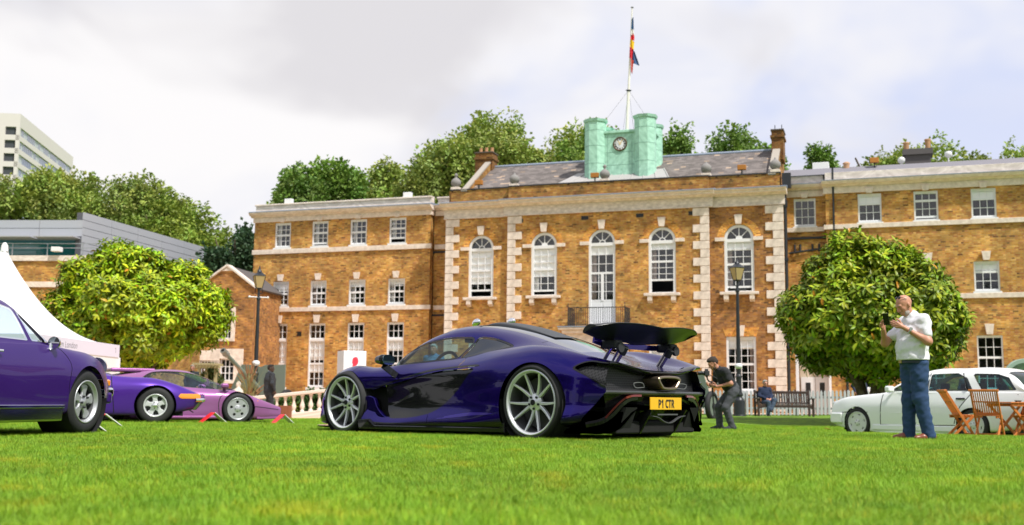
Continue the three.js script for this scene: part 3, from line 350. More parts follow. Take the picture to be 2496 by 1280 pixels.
{ // ---- right wing
  const z = OFF.r, zl = OFF.rl, xs = [10.33, 12.73, 15.12, 17.5, 19.9], holes = [];
  xs.forEach((x) => { holes.push(rect(x - 0.51, x + 0.51, 8.6, 9.93)); holes.push(rect(x - 0.52, x + 0.52, 5.34, 6.68)); holes.push(rect(x - 0.52, x + 0.52, 1.05, 3.42)); });
  wall('wall', [[8.4, -0.25], [22, -0.25], [22, 10.05], [8.4, 10.05]], holes, z, 0.35, M.brick);
  wall('wall', [[6.45, -0.25], [8.4, -0.25], [8.4, 10.05], [6.45, 10.05]], [rect(6.95, 7.93, 8.6, 9.93)], zl, 0.3, M.brick);
  sash(hq, 6.95, 7.93, 8.6, 9.93, zl, { cols: 3, rows: 3, mids: [], f: 0.07, sillH: 0.1 }); keystone(hq, 7.44, 9.95, 10.15, zl + 0.06);
  xs.forEach((x, i) => {
    sash(hq, x - 0.51, x + 0.51, 8.6, 9.93, z, { cols: 3, rows: 3, mids: [2], blind: [0.33, 0, 0.34, 0, 0][i], f: 0.07, open: i === 1 ? 0.09 : 0, sillH: 0.1 });
    sash(hq, x - 0.52, x + 0.52, 5.34, 6.68, z, { cols: 3, rows: 3, mids: [2], blind: [0.2, 0.3, 0.27, 0.2, 0.2][i], f: 0.07, sillH: 0.1 });
    sash(hq, x - 0.52, x + 0.52, 1.05, 3.42, z, { cols: 3, rows: 5, mids: [3], f: 0.06, sillH: 0.12 });
    keystone(hq, x, 9.95, 10.17, z + 0.06); keystone(hq, x, 6.72, 7.1, z + 0.06); keystone(hq, x, 3.46, 3.9, z + 0.06);
  });
  for (const [x0, x1, q] of [[8.3, 22, z], [6.5, 8.3, zl]]) {
    mesh('string_course', hb(x0, x1, 8.34, 8.55, q - 0.05, q + 0.09, 0.012), M.stone, hq); mesh('string_course', hb(x0, x1, 5.05, 5.27, q - 0.05, q + 0.09, 0.012), M.stone, hq);
    mesh('frieze', hb(x0, x1, 10.0, 10.3, q - 0.3, q + 0.07, 0.01), M.stone, hq);
    mesh('cornice', moulding(x0 - 0.05, x1, [[-0.3, 10.302], [0.1, 10.302], [0.2, 10.38], [0.34, 10.40], [0.42, 10.50], [0.42, 10.55], [-0.3, 10.55]], q), M.stone, hq);
    mesh('lead_flashing', moulding(x0 - 0.05, x1, [[-0.3, 10.552], [0.44, 10.552], [0.44, 10.58], [0.12, 10.64], [-0.3, 10.64]], q), M.lead, hq);
    mesh('parapet', hb(x0 + 0.1, x1, 10.5, 10.98, q - 0.25, q + 0.08, 0.01), M.stoneOld, hq);
  }
  mesh('lead_roof', [moulding(6.5, 22, [[-0.9, 10.9], [-0.28, 10.99], [-1.0, 11.42], [-4.0, 11.6], [-4.0, 10.9]], z)], std(rgb(0.20, 0.19, 0.21), 0.7), hq);
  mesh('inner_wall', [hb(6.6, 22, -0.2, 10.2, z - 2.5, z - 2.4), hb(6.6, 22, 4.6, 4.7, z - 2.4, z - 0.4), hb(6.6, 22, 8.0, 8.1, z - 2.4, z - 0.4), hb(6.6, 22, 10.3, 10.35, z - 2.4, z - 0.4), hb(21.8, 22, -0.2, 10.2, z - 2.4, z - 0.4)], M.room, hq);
  // glazed lobby with cream double doors
  const lob = sub('entrance_lobby', hq), q = zl;
  mesh('lobby_wall', [hb(7.05, 8.35, -0.2, 2.55, q + 0.01, q + 0.03)], std(rgb(0.62, 0.52, 0.40), 0.8), lob);
  mesh('lobby_frame', [hb(6.92, 7.05, -0.2, 3.1, q + 0.6, q + 0.75), hb(8.36, 8.46, -0.2, 2.6, q + 0.6, q + 0.75), hb(6.92, 8.46, 2.45, 2.6, q + 0.6, q + 0.78), hb(7.1, 7.72, -0.2, 1.6, q + 0.035, q + 0.09), hb(7.74, 8.34, -0.2, 1.6, q + 0.035, q + 0.09)], M.whitePaint, lob);
  mesh('door_pane', [hb(7.3, 7.52, 0.75, 1.35, q + 0.092, q + 0.1), hb(7.92, 8.14, 0.75, 1.35, q + 0.092, q + 0.1)], M.black, lob);
  // iron rainwater pipes
  mesh('drainpipe', [bar([6.62, -0.25 + Y0, -0.15], [6.62, 10.2 + Y0, -0.15], 0.075, 0.075, 10), hb(6.52, 6.72, 9.4, 9.7, -0.25, -0.05), hb(6.52, 6.72, 6.9, 7.0, -0.25, -0.05), hb(6.5, 6.9, 10.3, 11.0, -0.35, -0.1)], M.iron, hq);
  mesh('drainpipe', [bar([8.75, 7.9 + Y0, z + 0.07], [8.75, 11.2 + Y0, z + 0.07], 0.045, 0.045, 8), hb(8.7, 8.8, 8.9, 8.97, z, z + 0.14), hb(8.7, 8.8, 10.2, 10.27, z, z + 0.14)], M.iron, hq);
  mesh('drainpipe', [bar([6.7, 7.35 + Y0, zl + 0.1], [8.4, 7.55 + Y0, zl + 0.1], 0.05, 0.05, 8), ...[6.95, 7.2, 7.75, 8.05, 8.35].map((x) => bar([x, 7.4 + Y0, zl + 0.1], [x, 7.75 + Y0, zl + 0.06], 0.05, 0.05, 8))], M.iron, hq);
  mesh('drainpipe', [bar([9.15, -0.2 + Y0, z + 0.08], [9.15, 3.9 + Y0, z + 0.08], 0.06, 0.06, 8)], M.iron, hq);
  // rooftop bits: broad chimney, tank, vent pots, floodlights
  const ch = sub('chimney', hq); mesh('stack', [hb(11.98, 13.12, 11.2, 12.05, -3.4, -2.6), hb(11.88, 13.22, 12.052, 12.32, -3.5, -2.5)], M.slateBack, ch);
  mesh('chimney_pot', [lathe([[0.11, 0], [0.13, 0.34], [0.15, 0.36], [0.15, 0.42], [0.11, 0.42]], 12).translate(12.06, 12.32 + Y0, -3)], std(rgb(0.45, 0.25, 0.13), 0.9), ch); mesh('chimney_pot', [lathe([[0.11, 0], [0.13, 0.44], [0.15, 0.46], [0.15, 0.52], [0.11, 0.52]], 12).translate(13.02, 12.32 + Y0, -3)], std(rgb(0.45, 0.25, 0.13), 0.9), ch);
  mesh('roof_tank', hb(7.8, 8.55, 11.3, 11.75, -2.4, -1.7, 0.02), M.whitePaint, hq); mesh('roof_vent', [lathe([[0.14, 0], [0.14, 0.25], [0.18, 0.3], [0.1, 0.36]], 12).translate(9.35, 11.3 + Y0, -1.6)], std(rgb(0.5, 0.3, 0.18), 0.9), hq);
  const dish = (x, y) => mesh('satellite_dish', [new THREE.SphereGeometry(0.2, 16, 8, 0, 6.3, 0, 1.0).rotateX(Math.PI / 2 + 0.4).translate(x, y + Y0, -2.2), bar([x, 11.2 + Y0, -2.3], [x, y + Y0, -2.22], 0.03)], M.whitePaint, hq); dish(11.8, 11.75); dish(13.85, 11.9);
  for (const [x, y, zz] of [[-8.55, 11.28, -0.35], [-2.45, 11.3, -0.25], [4.65, 11.3, -0.35], [10.6, 11.5, -1.35]]) { const l = sub('floodlight', hq); mesh('lamp_box', hb(x - 0.2, x + 0.2, y, y + 0.24, zz - 0.12, zz + 0.1, 0.02), std(rgb(0.42, 0.16, 0.02), 0.5), l); mesh('bracket', hb(x - 0.03, x + 0.03, y - 0.25, y, zz - 0.05, zz), M.iron, l); }
}
// ---------------------------------------------------------------- buildings and tent on the left
{ // grey clad block on a brick base: a corner towards the camera
  const c = at(262, 972, 60), ang = 1.36, t = thing('grey_clad_building', 'modern grey panel clad building on a brown brick base behind the left magnolia', 'building', [c.x, -0.2, c.z]);
  // local: x to the right along the receding face, -x... two faces meet at the origin
  const R = sub('brick_base', t), dirR = [Math.cos(ang), -Math.sin(ang)], dirL = [-Math.cos(0.06), -Math.sin(0.06)];
  const face = (dir, sgn) => { const g = new THREE.Group(); g.name = sgn > 0 ? 'right_face' : 'left_face'; g.rotation.y = sgn > 0 ? Math.atan2(-dir[1], dir[0]) : Math.atan2(dir[1], -dir[0]); return g; };
  const add = (name, geo, mat, dir, sgn, parent = t) => { const m = mesh(name, geo, mat, parent); m.rotation.y = sgn > 0 ? Math.atan2(-dir[1], dir[0]) : Math.atan2(dir[1], -dir[0]); return m; };
  const clad = std(rgb(0.42, 0.43, 0.47), 0.5, 0.15), seam = std(rgb(0.10, 0.10, 0.12), 0.7);
  // brick base
  const win = [[-7.45, -6.6, 4.1, 6.1]];
  add('wall', mv(ext(poly([[-22, 0], [0, 0], [0, 8.0], [-22, 8.0]], win.map((w) => rect(w[0], w[1], w[2], w[3]))), 0.4), 0, 0, -0.4), M.brick, dirL, -1);
  add('wall', bx(0, 15, 0, 8.0, -0.4, 0), M.brick, dirR, 1);
  add('string_course', bx(-22, 0.08, 6.55, 6.85, 0.0, 0.09), M.stone, dirL, -1); add('string_course', bx(0, 15, 6.55, 6.85, 0, 0.09), M.stone, dirR, 1);
  add('parapet_coping', bx(-22, 0.15, 8.002, 8.3, -0.5, 0.12), M.stoneOld, dirL, -1); add('parapet_coping', bx(0, 15, 8.002, 8.3, -0.5, 0.12), M.stoneOld, dirR, 1);
  const wg = sub('window', t); wg.rotation.y = Math.atan2(dirL[1], -dirL[0]); mesh('frame', [bx(-7.45, -7.38, 4.1, 6.1, -0.2, -0.12), bx(-6.67, -6.6, 4.1, 6.1, -0.2, -0.12), bx(-7.06, -7.0, 4.1, 6.1, -0.2, -0.12), bx(-7.45, -6.6, 4.1, 4.18, -0.21, -0.11), bx(-7.45, -6.6, 6.02, 6.1, -0.21, -0.11), bx(-7.45, -6.6, 5.0, 5.06, -0.21, -0.11)], M.whitePaint, wg); mesh('pane', bx(-7.4, -6.6, 4.15, 6.05, -0.19, -0.18), phys(rgb(0.02, 0.10, 0.09), { roughness: 0.05 }), wg);
  // upper storey set back, clad in panels with dark joints
  const back = 1.0, y0 = 8.31, yt = 10.55;
  const panels = (dir, sgn, x0, x1, rows, step, shift) => { const n = Math.ceil((x1 - x0) / step); const gs = {}; for (let r = 0; r < rows.length - 1; r++) for (let k = 0; k < n; k++) { const a = x0 + k * step, b = Math.min(x1, a + step), key = (b - a).toFixed(2) + r; gs[key] ||= bx(0.012, b - a - 0.012, rows[r] + 0.014, rows[r + 1] - 0.014, -0.05, 0); const p = add('cladding_panel', gs[key], clad, dir, sgn); const u = sgn > 0 ? [dir[0], dir[1]] : [-dir[0], -dir[1]]; p.position.set(u[0] * a - u[1] * 0 + shift[0], 0, u[1] * a + shift[1]); } };
  const sh = [-2.3, -back];
  add('backing', bx(0, 14.6, y0, 10.87, -0.4, -0.055), seam, dirR, 1).position.set(sh[0], 0, sh[1]);
  panels(dirR, 1, 0, 14.6, [y0, 8.74, 9.17, 9.6, 10.03, 10.46, 10.9], 2.85, sh);
  add('backing', bx(-20, 0, 9.5, 10.42, -0.4, -0.055), seam, dirL, -1).position.set(sh[0], 0, sh[1]);
  panels(dirL, -1, -20.0, 0, [9.5, 9.97, 10.45], 2.5, sh);
  add('glazing_back', bx(-20, -0.05, y0, 9.5, -1.4, -1.3), std(rgb(0.01, 0.06, 0.065), 0.6), dirL, -1).position.set(sh[0], 0, sh[1]);
  for (let k = 0; k < 8; k++) { const p = add('glass_panel', bx(-2.5 * (k + 1) + 0.04, -2.5 * k - 0.04, y0, 9.3, -0.82, -0.8), phys(rgb(0.03, 0.22, 0.24), { roughness: 0.05, clearcoat: 1 }), dirL, -1); p.position.set(sh[0], 0, sh[1]); const f = add('sunshade', bx(-2.5 * (k + 1) + 0.1, -2.5 * k - 0.1, 9.36, 9.43, -0.5, 0.9), clad, dirL, -1); f.position.set(sh[0], 0, sh[1]); }
  const rl = []; for (const yy of [8.75, 9.0]) rl.push(bx(-22, 0, yy, yy + 0.04, -0.3, -0.26)); for (let k = 0; k < 12; k++) rl.push(bx(-2 * k - 0.04, -2 * k, 8.3, 9.0, -0.3, -0.255)); add('railing', rl, std(rgb(0.4, 0.42, 0.44), 0.4, 0.6), dirL, -1); const r2 = [bx(0, 14.6, 8.85, 8.88, -0.3, -0.27)]; for (let k = 0; k < 9; k++) r2.push(bx(2 * k, 2 * k + 0.035, 8.3, 8.85, -0.3, -0.265)); add('railing', r2, std(rgb(0.4, 0.42, 0.44), 0.4, 0.6), dirR, 1);
  add('roof_slab', bx(-22, -4, 10.2, 10.3, -14, -2.5), M.lead, dirL, -1); add('flue', [0, 0.42, 0.84].map((x) => bar([14.8 + x, 8.3, -0.2], [14.8 + x, 11.0, -0.2], 0.17, 0.17, 12)), std(rgb(0.62, 0.62, 0.64), 0.35, 0.5), dirR, 1);
  add('floodlight', [bx(-3.5, -3.0, 8.5, 8.75, 0.0, 0.4, 0.02)], M.whitePaint, dirL, -1);
}
{ // small gabled brick house beside the hall
  const p = at(547, 976, 56), k = 56 / 2680, t = thing('gabled_house', 'low red brick house with pointed gable and stone window surrounds beside the hall', 'building', [p.x, -0.2, p.z], -0.18);
  const H = (py) => (976 - py) * k + 0.54, X = (px) => (px - 547) * k;
  const o = [[X(478), 0], [X(612), 0], [X(612), H(703)], [X(541), H(652)], [X(478), H(694)]], w = [[X(530), X(556), H(830), H(764)], [X(478), X(506), H(930), H(883)], [X(530), X(567), H(932), H(879)]];
  mesh('wall', mv(ext(poly(o, w.map((q) => rect(...q))), 0.4), 0, 0, -0.4), M.brickRed, t); mesh('side_wall', [bx(X(612) - 0.3, X(612), 0, H(703), -9, -0.401), bx(X(478), X(478) + 0.3, 0, H(694), -9, -0.401)], M.brickRed, t);
  mesh('inner_wall', bx(X(478) + 0.3, X(612) - 0.3, 0, H(705), -1.2, -1.1), M.room, t);
  for (const [a, b] of [[[X(472), H(697)], [X(541), H(650)]], [[X(541), H(650)], [X(619), H(707)]]]) { mesh('gable_coping', beam([a[0], a[1], -0.15], [b[0], b[1], -0.15], 0.1, 0.55, 0.01, [0, 0, 1]), M.stoneOld, t); const d = beam([a[0], a[1] - 0.05, -4.8], [b[0], b[1] - 0.05, -4.8], 0.1, 8.7, 0.01, [0, 0, 1]); mesh('slate_slope', d, M.slateBack, t); }
  mesh('apex_stone', mv(ext(poly([[X(526), H(664)], [X(556), H(664)], [X(541), H(654)]]), 0.1), 0, 0, -0.03), M.stone, t);
  w.forEach((q, i) => { const [a, b, c, d] = q, z = -0.12; const g = sub('window', t), cols = 3, rows = i ? 3 : 4, pw = (b - a - 0.12) / cols, ph = (d - c - 0.12) / rows, fr = [bx(a, a + 0.06, c, d, z - 0.05, z + 0.03), bx(b - 0.06, b, c, d, z - 0.05, z + 0.03), bx(a + 0.06, b - 0.06, c, c + 0.06, z - 0.05, z + 0.03), bx(a + 0.06, b - 0.06, d - 0.06, d, z - 0.05, z + 0.03)]; for (let q2 = 1; q2 < cols; q2++) fr.push(bx(a + 0.06 + q2 * pw - 0.018, a + 0.06 + q2 * pw + 0.018, c + 0.06, d - 0.06, z - 0.03, z + 0.02)); for (let q2 = 1; q2 < rows; q2++) fr.push(bx(a + 0.06, b - 0.06, c + 0.06 + q2 * ph - 0.018, c + 0.06 + q2 * ph + 0.018, z - 0.031, z + 0.021)); mesh('frame', fr, M.whitePaint, g); for (let u = 0; u < cols; u++) for (let v = 0; v < rows; v++) { const pn = mesh('pane', paneOf(pw, ph), M.pane, g); pn.position.set(a + 0.06 + (u + 0.5) * pw, c + 0.06 + (v + 0.5) * ph, z - 0.02); }
    const s = sub('stone_surround', t), m = i ? 0.5 : 0.22; mesh('jamb', [bx(b + 0.002, b + m, c, d, -0.05, 0.05, 0.01)], M.stone, s); mesh('jamb', [bx(Math.max(a - m, X(479)), a - 0.002, c, d, -0.05, 0.05, 0.01)], M.stone, s); mesh('lintel', bx(Math.max(a - m, X(479)), b + m, d + 0.002, d + m, -0.05, 0.055, 0.01), M.stone, s); mesh('sill', bx(Math.max(a - m, X(479)), b + m, c - 0.14, c - 0.002, -0.05, 0.1, 0.01), M.stone, s); });
}
{ // distant tower block
  const p = at(3, 972, 250), k = 250 / 2680, ang = 1.70, t = thing('tower_block', 'distant pale tower block with long bands of windows rising behind trees', 'building', [p.x, 0, p.z], ang);
  const H = (py) => (970 - py) * k, top = H(264), conc = std(rgb(0.66, 0.60, 0.585), 0.85), L = 46.5, side = 30, dark = std(rgb(0.05, 0.055, 0.065), 0.6), gl = phys(rgb(0.10, 0.13, 0.16), { roughness: 0.08, clearcoat: 1 }), pale = std(rgb(0.45, 0.48, 0.50), 0.4);
  const floors = 12, fh = 3.15, y1 = H(300) + 0.2;
  const slabs = [bx(0, L, y1, top, -side, 0)]; for (let f = 1; f <= floors; f++) slabs.push(bx(0, L, y1 - f * fh, y1 - f * fh + 1.25, -side, 0)); slabs.push(bx(0.2, L - 0.2, 0, y1 - floors * fh, -side, -0.2)); slabs.forEach((s) => mesh('floor_band', s, conc, t));
  mesh('inner_wall', bx(0.4, L - 0.4, 1, y1, -side + 0.4, -1.2), dark, t); mesh('corner_pier', bx(0, 0.8, 0, y1, -0.8, -0.02), conc, t); for (const z of [-9, -10, -20, -21]) mesh('end_pier', bx(0.02, 0.6, 0, y1, z - 4, z), conc, t); mesh('end_wall', bx(-0.03, 0.6, 0, y1, -side, -3.2), conc, t); mesh('far_pier', bx(L - 0.8, L, 0, y1, -0.8, -0.02), conc, t);
  const n = 30, w = (L - 2) / n; const gs = bx(0.08, w - 0.08, 0, fh - 1.3, -0.35, -0.3);
  for (let f = 1; f <= 7; f++) for (let q = 0; q < n; q++) { const m = mesh('window', gs, rnd() < 0.55 ? gl : pale, t); m.position.set(1 + q * w, y1 - f * fh + 1.27, 0); }
  const ms = bx(-6, -5.4, top, H(212), -5, -4.4); mesh('roof_mast', ms, pale, t);
}
{ // white pagoda tent with printed valance
  const cx = -15.1, cz = -32.4, hx = 2.5, hz = 3.0, e = 2.02, ap = 4.75, t = thing('white_tent', 'white peaked marquee tent with lettered valance behind the purple classic coupe', 'tent', [cx, groundY(cx, cz), cz]); const y = -groundY(cx, cz), fab = std(rgb(0.80, 0.79, 0.80), 0.7, 0, { side: THREE.DoubleSide });
  const pos = [], idx = [], N = 24; for (const [ax, az, bx2, bz] of [[-1, 1, 1, 1], [1, 1, 1, -1], [1, -1, -1, -1], [-1, -1, -1, 1]]) { const b0 = pos.length / 3; for (let i = 0; i <= N; i++) for (let j = 0; j <= 12; j++) { const r = i / N, u = j / 12, h = e + (ap - e) * Math.pow(1 - r, 2.3) - 0.08 * Math.sin(Math.PI * u) * r * (1 - r) * 4, q = Math.max(0.02, r); pos.push(lerp(ax, bx2, u) * hx * q, h + y, lerp(az, bz, u) * hz * q); } for (let i = 0; i < N; i++) for (let j = 0; j < 12; j++) { const a = b0 + i * 13 + j; idx.push(a, a + 13, a + 1, a + 1, a + 13, a + 14); } }
  const g = new THREE.BufferGeometry(); g.setAttribute('position', new THREE.Float32BufferAttribute(pos, 3)); g.setIndex(idx); g.computeVertexNormals(); mesh('canopy', g, fab, t); mesh('peak_cap', lathe([[0.11, -0.12], [0.09, 0.06], [0.04, 0.14], [0.001, 0.15]], 16).translate(0, ap + y, 0), fab, t);
  const vh = 0.40, vt = (txt) => { const tx = texture(2048, 160, (c, W, H) => { c.fillStyle = '#dcd6e6'; c.fillRect(0, 0, W, H); c.fillStyle = '#4a4a58'; c.font = H * 0.57 + 'px sans-serif'; c.textBaseline = 'middle'; c.fillText(txt, W * 0.09, H * 0.5); c.fillText('1', W * 0.93, H * 0.45); }, 1, 1); return std(0xffffff, 0.7, 0, { map: tx }); };
  const v1 = new RoundedBoxGeometry(0.03, vh, hz * 2 + 0.02, 1, 0.01); mesh('valance', v1.translate(hx, e - vh / 2 + y, 0), fab, t); const pr = new THREE.PlaneGeometry(hz * 2, vh * 0.98).rotateY(Math.PI / 2).translate(hx + 0.018, e - vh / 2 + y, 0); mesh('valance_print', pr, vt('McLaren London'), t);
  mesh('valance', bx(-hx, hx - 0.016, e - vh + y, e + y, hz - 0.02, hz + 0.01), fab, t); mesh('valance', bx(-hx, hx - 0.016, e - vh + y, e + y, -hz - 0.01, -hz + 0.02), fab, t); mesh('valance', bx(-hx - 0.01, -hx + 0.02, e - vh + y, e + y, -hz + 0.03, hz - 0.03), fab, t);
  for (const sx of [-1, 1]) for (const sz of [-1, 1]) mesh('tent_post', bx(sx * hx - 0.05, sx * hx + 0.05, 0, e - vh + y, sz * hz - 0.05, sz * hz + 0.05, 0.01), M.whitePaint, t);
  mesh('side_wall', [bx(hx - 0.02, hx, 0, e - vh + y, -hz + 0.06, hz * 0.2)], fab, t); mesh('side_wall', bx(-hx, hx, 0, e - vh + y, -hz, -hz + 0.02), fab, t);
}
// ---------------------------------------------------------------- trees
const M_bark = std(0xffffff, 0.95, 0, { map: (() => { const m = mottle([92, 78, 62], 30, 256, 3, 2, 0.4); m.repeat.set(1, 0.5); return m; })() });
function limbs(root, base, H, r, spread, n, seed, upTo) { // trunk with bent limbs, one mesh
  SEED = seed; const g = []; const trunkTop = H * upTo; g.push(taperTube([[0, -0.3, 0], [rr(-0.05, 0.05) * r * 4, trunkTop * 0.5, rr(-0.1, 0.1) * r * 3], [rr(-0.3, 0.3) * r, trunkTop, rr(-0.3, 0.3) * r]], r * 1.25, r * 0.7));
  for (let i = 0; i < n; i++) { const a = i / n * 6.28 + rr(-0.4, 0.4), s = spread * rr(0.45, 0.9), y0 = trunkTop * rr(0.55, 1), y1 = H * rr(0.6, 0.95); g.push(taperTube([[0, y0, 0], [Math.cos(a) * s * 0.4, lerp(y0, y1, 0.45), Math.sin(a) * s * 0.4], [Math.cos(a) * s, y1, Math.sin(a) * s]], r * 0.5, r * 0.12)); }
  return mesh('trunk', g, M_bark, root);
}
function taperTube(pts, r0, r1, seg = 10, rad = 8) { const c = new THREE.CatmullRomCurve3(pts.map((p) => V(...p))), g = new THREE.TubeGeometry(c, seg, 1, rad), p = g.attributes.position, P = c.getSpacedPoints(seg); for (let i = 0; i < p.count; i++) { const k = Math.floor(i / (rad + 1)), o = P[k], r = lerp(r0, r1, k / seg); p.setXYZ(i, o.x + (p.getX(i) - o.x) * r, o.y + (p.getY(i) - o.y) * r, o.z + (p.getZ(i) - o.z) * r); } g.computeVertexNormals(); return g; }
const leafMat = phys(0xffffff, { roughness: 0.55, transmission: 0.3, thickness: 0, side: THREE.DoubleSide, specularIntensity: 0.6 });
function spray(n, R, l, w, seed) { // a twig of leaves: bent quads scattered in a ball
  SEED = seed; const p = []; for (let i = 0; i < n; i++) { const d = V(rr(-1, 1), rr(-0.8, 1), rr(-1, 1)).normalize(), c = d.clone().multiplyScalar(R * Math.pow(rnd(), 0.6)), ax = V(rr(-1, 1), rr(-0.7, 0.4), rr(-1, 1)).add(d).normalize(), sd = ax.clone().cross(V(rr(-0.4, 0.4), 1, rr(-0.4, 0.4))).normalize().multiplyScalar(w / 2), up = sd.clone().cross(ax).normalize().multiplyScalar(w * 0.25); const a = c.clone(), b = c.clone().addScaledVector(ax, l), m = c.clone().addScaledVector(ax, l * 0.45), s1 = m.clone().add(sd).add(up), s2 = m.clone().sub(sd).add(up); for (const [q, r, t] of [[a, s1, b], [a, b, s2]]) p.push(...q.toArray(), ...r.toArray(), ...t.toArray()); }
  const g = new THREE.BufferGeometry(); g.setAttribute('position', new THREE.Float32BufferAttribute(p, 3)); g.computeVertexNormals(); return g; }
const SPRAYS = [spray(16, 0.34, 0.24, 0.17, 5), spray(16, 0.38, 0.22, 0.16, 6), spray(14, 0.36, 0.26, 0.18, 7)];
// crown: lobes of different size on an uneven outline; col = [r, g, b] linear
function crown(root, cx, cy, cz, rx, ry, rz, count, lobesN, col, seed, scale = 1, name = 'crown') {
  SEED = seed; const lobes = []; for (let i = 0; i < lobesN; i++) { const d = V(rr(-1, 1), rr(-0.45, 1), rr(-1, 1)).normalize(), k = rr(0.5, 0.88); const lr = rr(0.24, 0.42); lobes.push({ c: V(cx + d.x * rx * k, cy + d.y * ry * k, cz + d.z * rz * k), r: V(rx * lr, ry * lr * 0.8, rz * lr), t: rr(0.78, 1.2) }); }
  { const ext3 = ['x', 'y', 'z'].map((q, i) => { const c0 = [cx, cy, cz][i], R = [rx, ry, rz][i]; let a = 0, b = 0; for (const l of lobes) { a = Math.max(a, l.c[q] + l.r[q] * 0.75 - c0); b = Math.max(b, c0 - l.c[q] + l.r[q] * 0.85); } return [q, c0, R / a, R / b]; }); for (const l of lobes) for (const [q, c0, a, b] of ext3) l.c[q] = c0 + (l.c[q] - c0) * (l.c[q] > c0 ? a : b); }
  const per = SPRAYS.map(() => []); const m = new THREE.Matrix4(), q = new THREE.Quaternion(), e = new THREE.Euler();
  for (let i = 0; i < count; i++) { const L = lobes[Math.floor(rnd() * lobesN)], d = V(rr(-1, 1), rr(-1, 1), rr(-1, 1)).normalize(), k = Math.pow(rnd(), 0.35) * rr(0.85, 1.12), p = V(L.c.x + d.x * L.r.x * k, L.c.y + d.y * L.r.y * k, L.c.z + d.z * L.r.z * k); const s = scale * rr(0.7, 1.3); e.set(rr(-1, 1), rr(0, 6.28), rr(-1, 1)); q.setFromEuler(e); m.compose(p, q, V(s, s, s)); const b = rr(0.7, 1.3) * L.t, y = rr(0.85, 1.2); per[i % 3].push([m.clone(), [col[0] * b * y, col[1] * b, col[2] * b]]); }
  const g = sub(name, root); per.forEach((l, k) => { const im = new THREE.InstancedMesh(SPRAYS[k], leafMat, l.length), c = new THREE.Color(); l.forEach(([mm, cc], i) => { im.setMatrixAt(i, mm); im.setColorAt(i, c.setRGB(...cc)); }); im.name = 'leaves'; im.castShadow = im.receiveShadow = true; im.userData.kind = 'stuff'; g.add(im); });
}
function bgTree(name, label, px, top, wpx, D, col, seed, o = {}) {
  const p = at(px, 975, D), k = D / 2680, H = (975 + (px - 1248) * 0.01 - top) * k + 0.34, w = wpx * k * 1.3, t = thing(name, label, 'tree', [p.x, -0.15, p.z], 0, 'trees behind the buildings');
  const ry = (o.ry || H * 0.38), cy = H - ry; limbs(t, 0, H, 0.028 * H, w * 0.4, 7, seed + 1, 0.45); crown(t, 0, cy, 0, w / 2, ry, w / 2, o.n || Math.round(2400 + w * H * 13), o.lobes || 34, col, seed, o.s || 1.15);
}
const GY = [0.25, 0.34, 0.04], GD = [0.17, 0.29, 0.04], GX = [0.31, 0.39, 0.075];
bgTree('plane_tree', 'broad leafy tree at far left standing in front of the tower block', 70, 405, 270, 88, GX, 101);
bgTree('plane_tree', 'airy tree with loose twigs rising behind the grey panelled roof', 275, 415, 270, 90, GX, 102, { n: 4200, lobes: 24 });
bgTree('plane_tree', 'lower spreading tree sloping down behind the grey roof towards the hall', 405, 490, 280, 86, GY, 103);
bgTree('evergreen_tree', 'dark dense evergreen tree between grey building and brick hall', 575, 548, 140, 72, [0.045, 0.10, 0.04], 104, { ry: 6.5, n: 3600 });
bgTree('plane_tree', 'bright rounded tree above the left wing of the hall', 775, 372, 220, 80, GD, 105);
bgTree('plane_tree', 'smaller tree filling the gap between two taller ones above the left wing', 938, 392, 260, 84, GX, 106);
bgTree('plane_tree', 'tree just left of the hall chimney with feathery top', 1085, 312, 200, 82, GX, 107);
bgTree('plane_tree', 'tallest broad tree behind the slate roof left of the green turret', 1270, 268, 330, 86, GX, 108, { lobes: 30, n: 9500 });
bgTree('plane_tree', 'tree partly hidden by the green turret', 1430, 275, 160, 84, GD, 109);
bgTree('plane_tree', 'slim tree showing just right of the green turret', 1640, 305, 150, 84, GD, 110);
bgTree('plane_tree', 'rounded tree with bright clumps behind the right part of the slate roof', 1785, 276, 285, 80, GD, 111);
bgTree('plane_tree', 'low tree top beside the white rooftop tank', 2020, 350, 170, 88, GD, 112);
bgTree('plane_tree', 'tree behind the broad rooftop chimney of the right wing', 2250, 328, 310, 90, GX, 113);
bgTree('plane_tree', 'tree top at the far right edge above the lead roof', 2460, 338, 190, 90, GX, 114);
{ // trees across the lawn behind the photographer: they show only as dark shapes mirrored in paint and glass
  let n = 0; for (const [x, z, w, h] of [[-30, 42, 16, 15], [-14, 46, 15, 13], [2, 44, 17, 16], [18, 45, 15, 13], [34, 40, 16, 15], [-46, 30, 16, 15], [50, 28, 16, 14], [-34, 12, 9, 10], [-46, -22, 15, 15], [-50, -6, 16, 16], [-48, 9, 15, 14]]) { const t = thing('lawn_tree', ['tree furthest left but one across the lawn behind the photographer', 'tree left of the middle across the lawn', 'middle tree across the lawn, tallest of its row', 'tree right of the middle across the lawn', 'right hand tree across the lawn behind the photographer', 'tree at the far left corner of the lawn', 'tree at the far right corner of the lawn', 'small tree nearest the photographer on the left', 'tree out of view at the far left of the lawn beyond the tent', 'tree out of view to the left, level with the hypercar', 'tree out of view to the left, level with the photographer'][n], 'tree', [x, -0.1, z], 0, 'trees across the lawn'); limbs(t, 0, h, 0.4, w * 0.4, 5, 300 + n, 0.4); crown(t, 0, h * 0.52, 0, w / 2, h * 0.5, w / 2, 1500, 16, [0.05, 0.09, 0.015], 320 + n++, 2.6); }
}
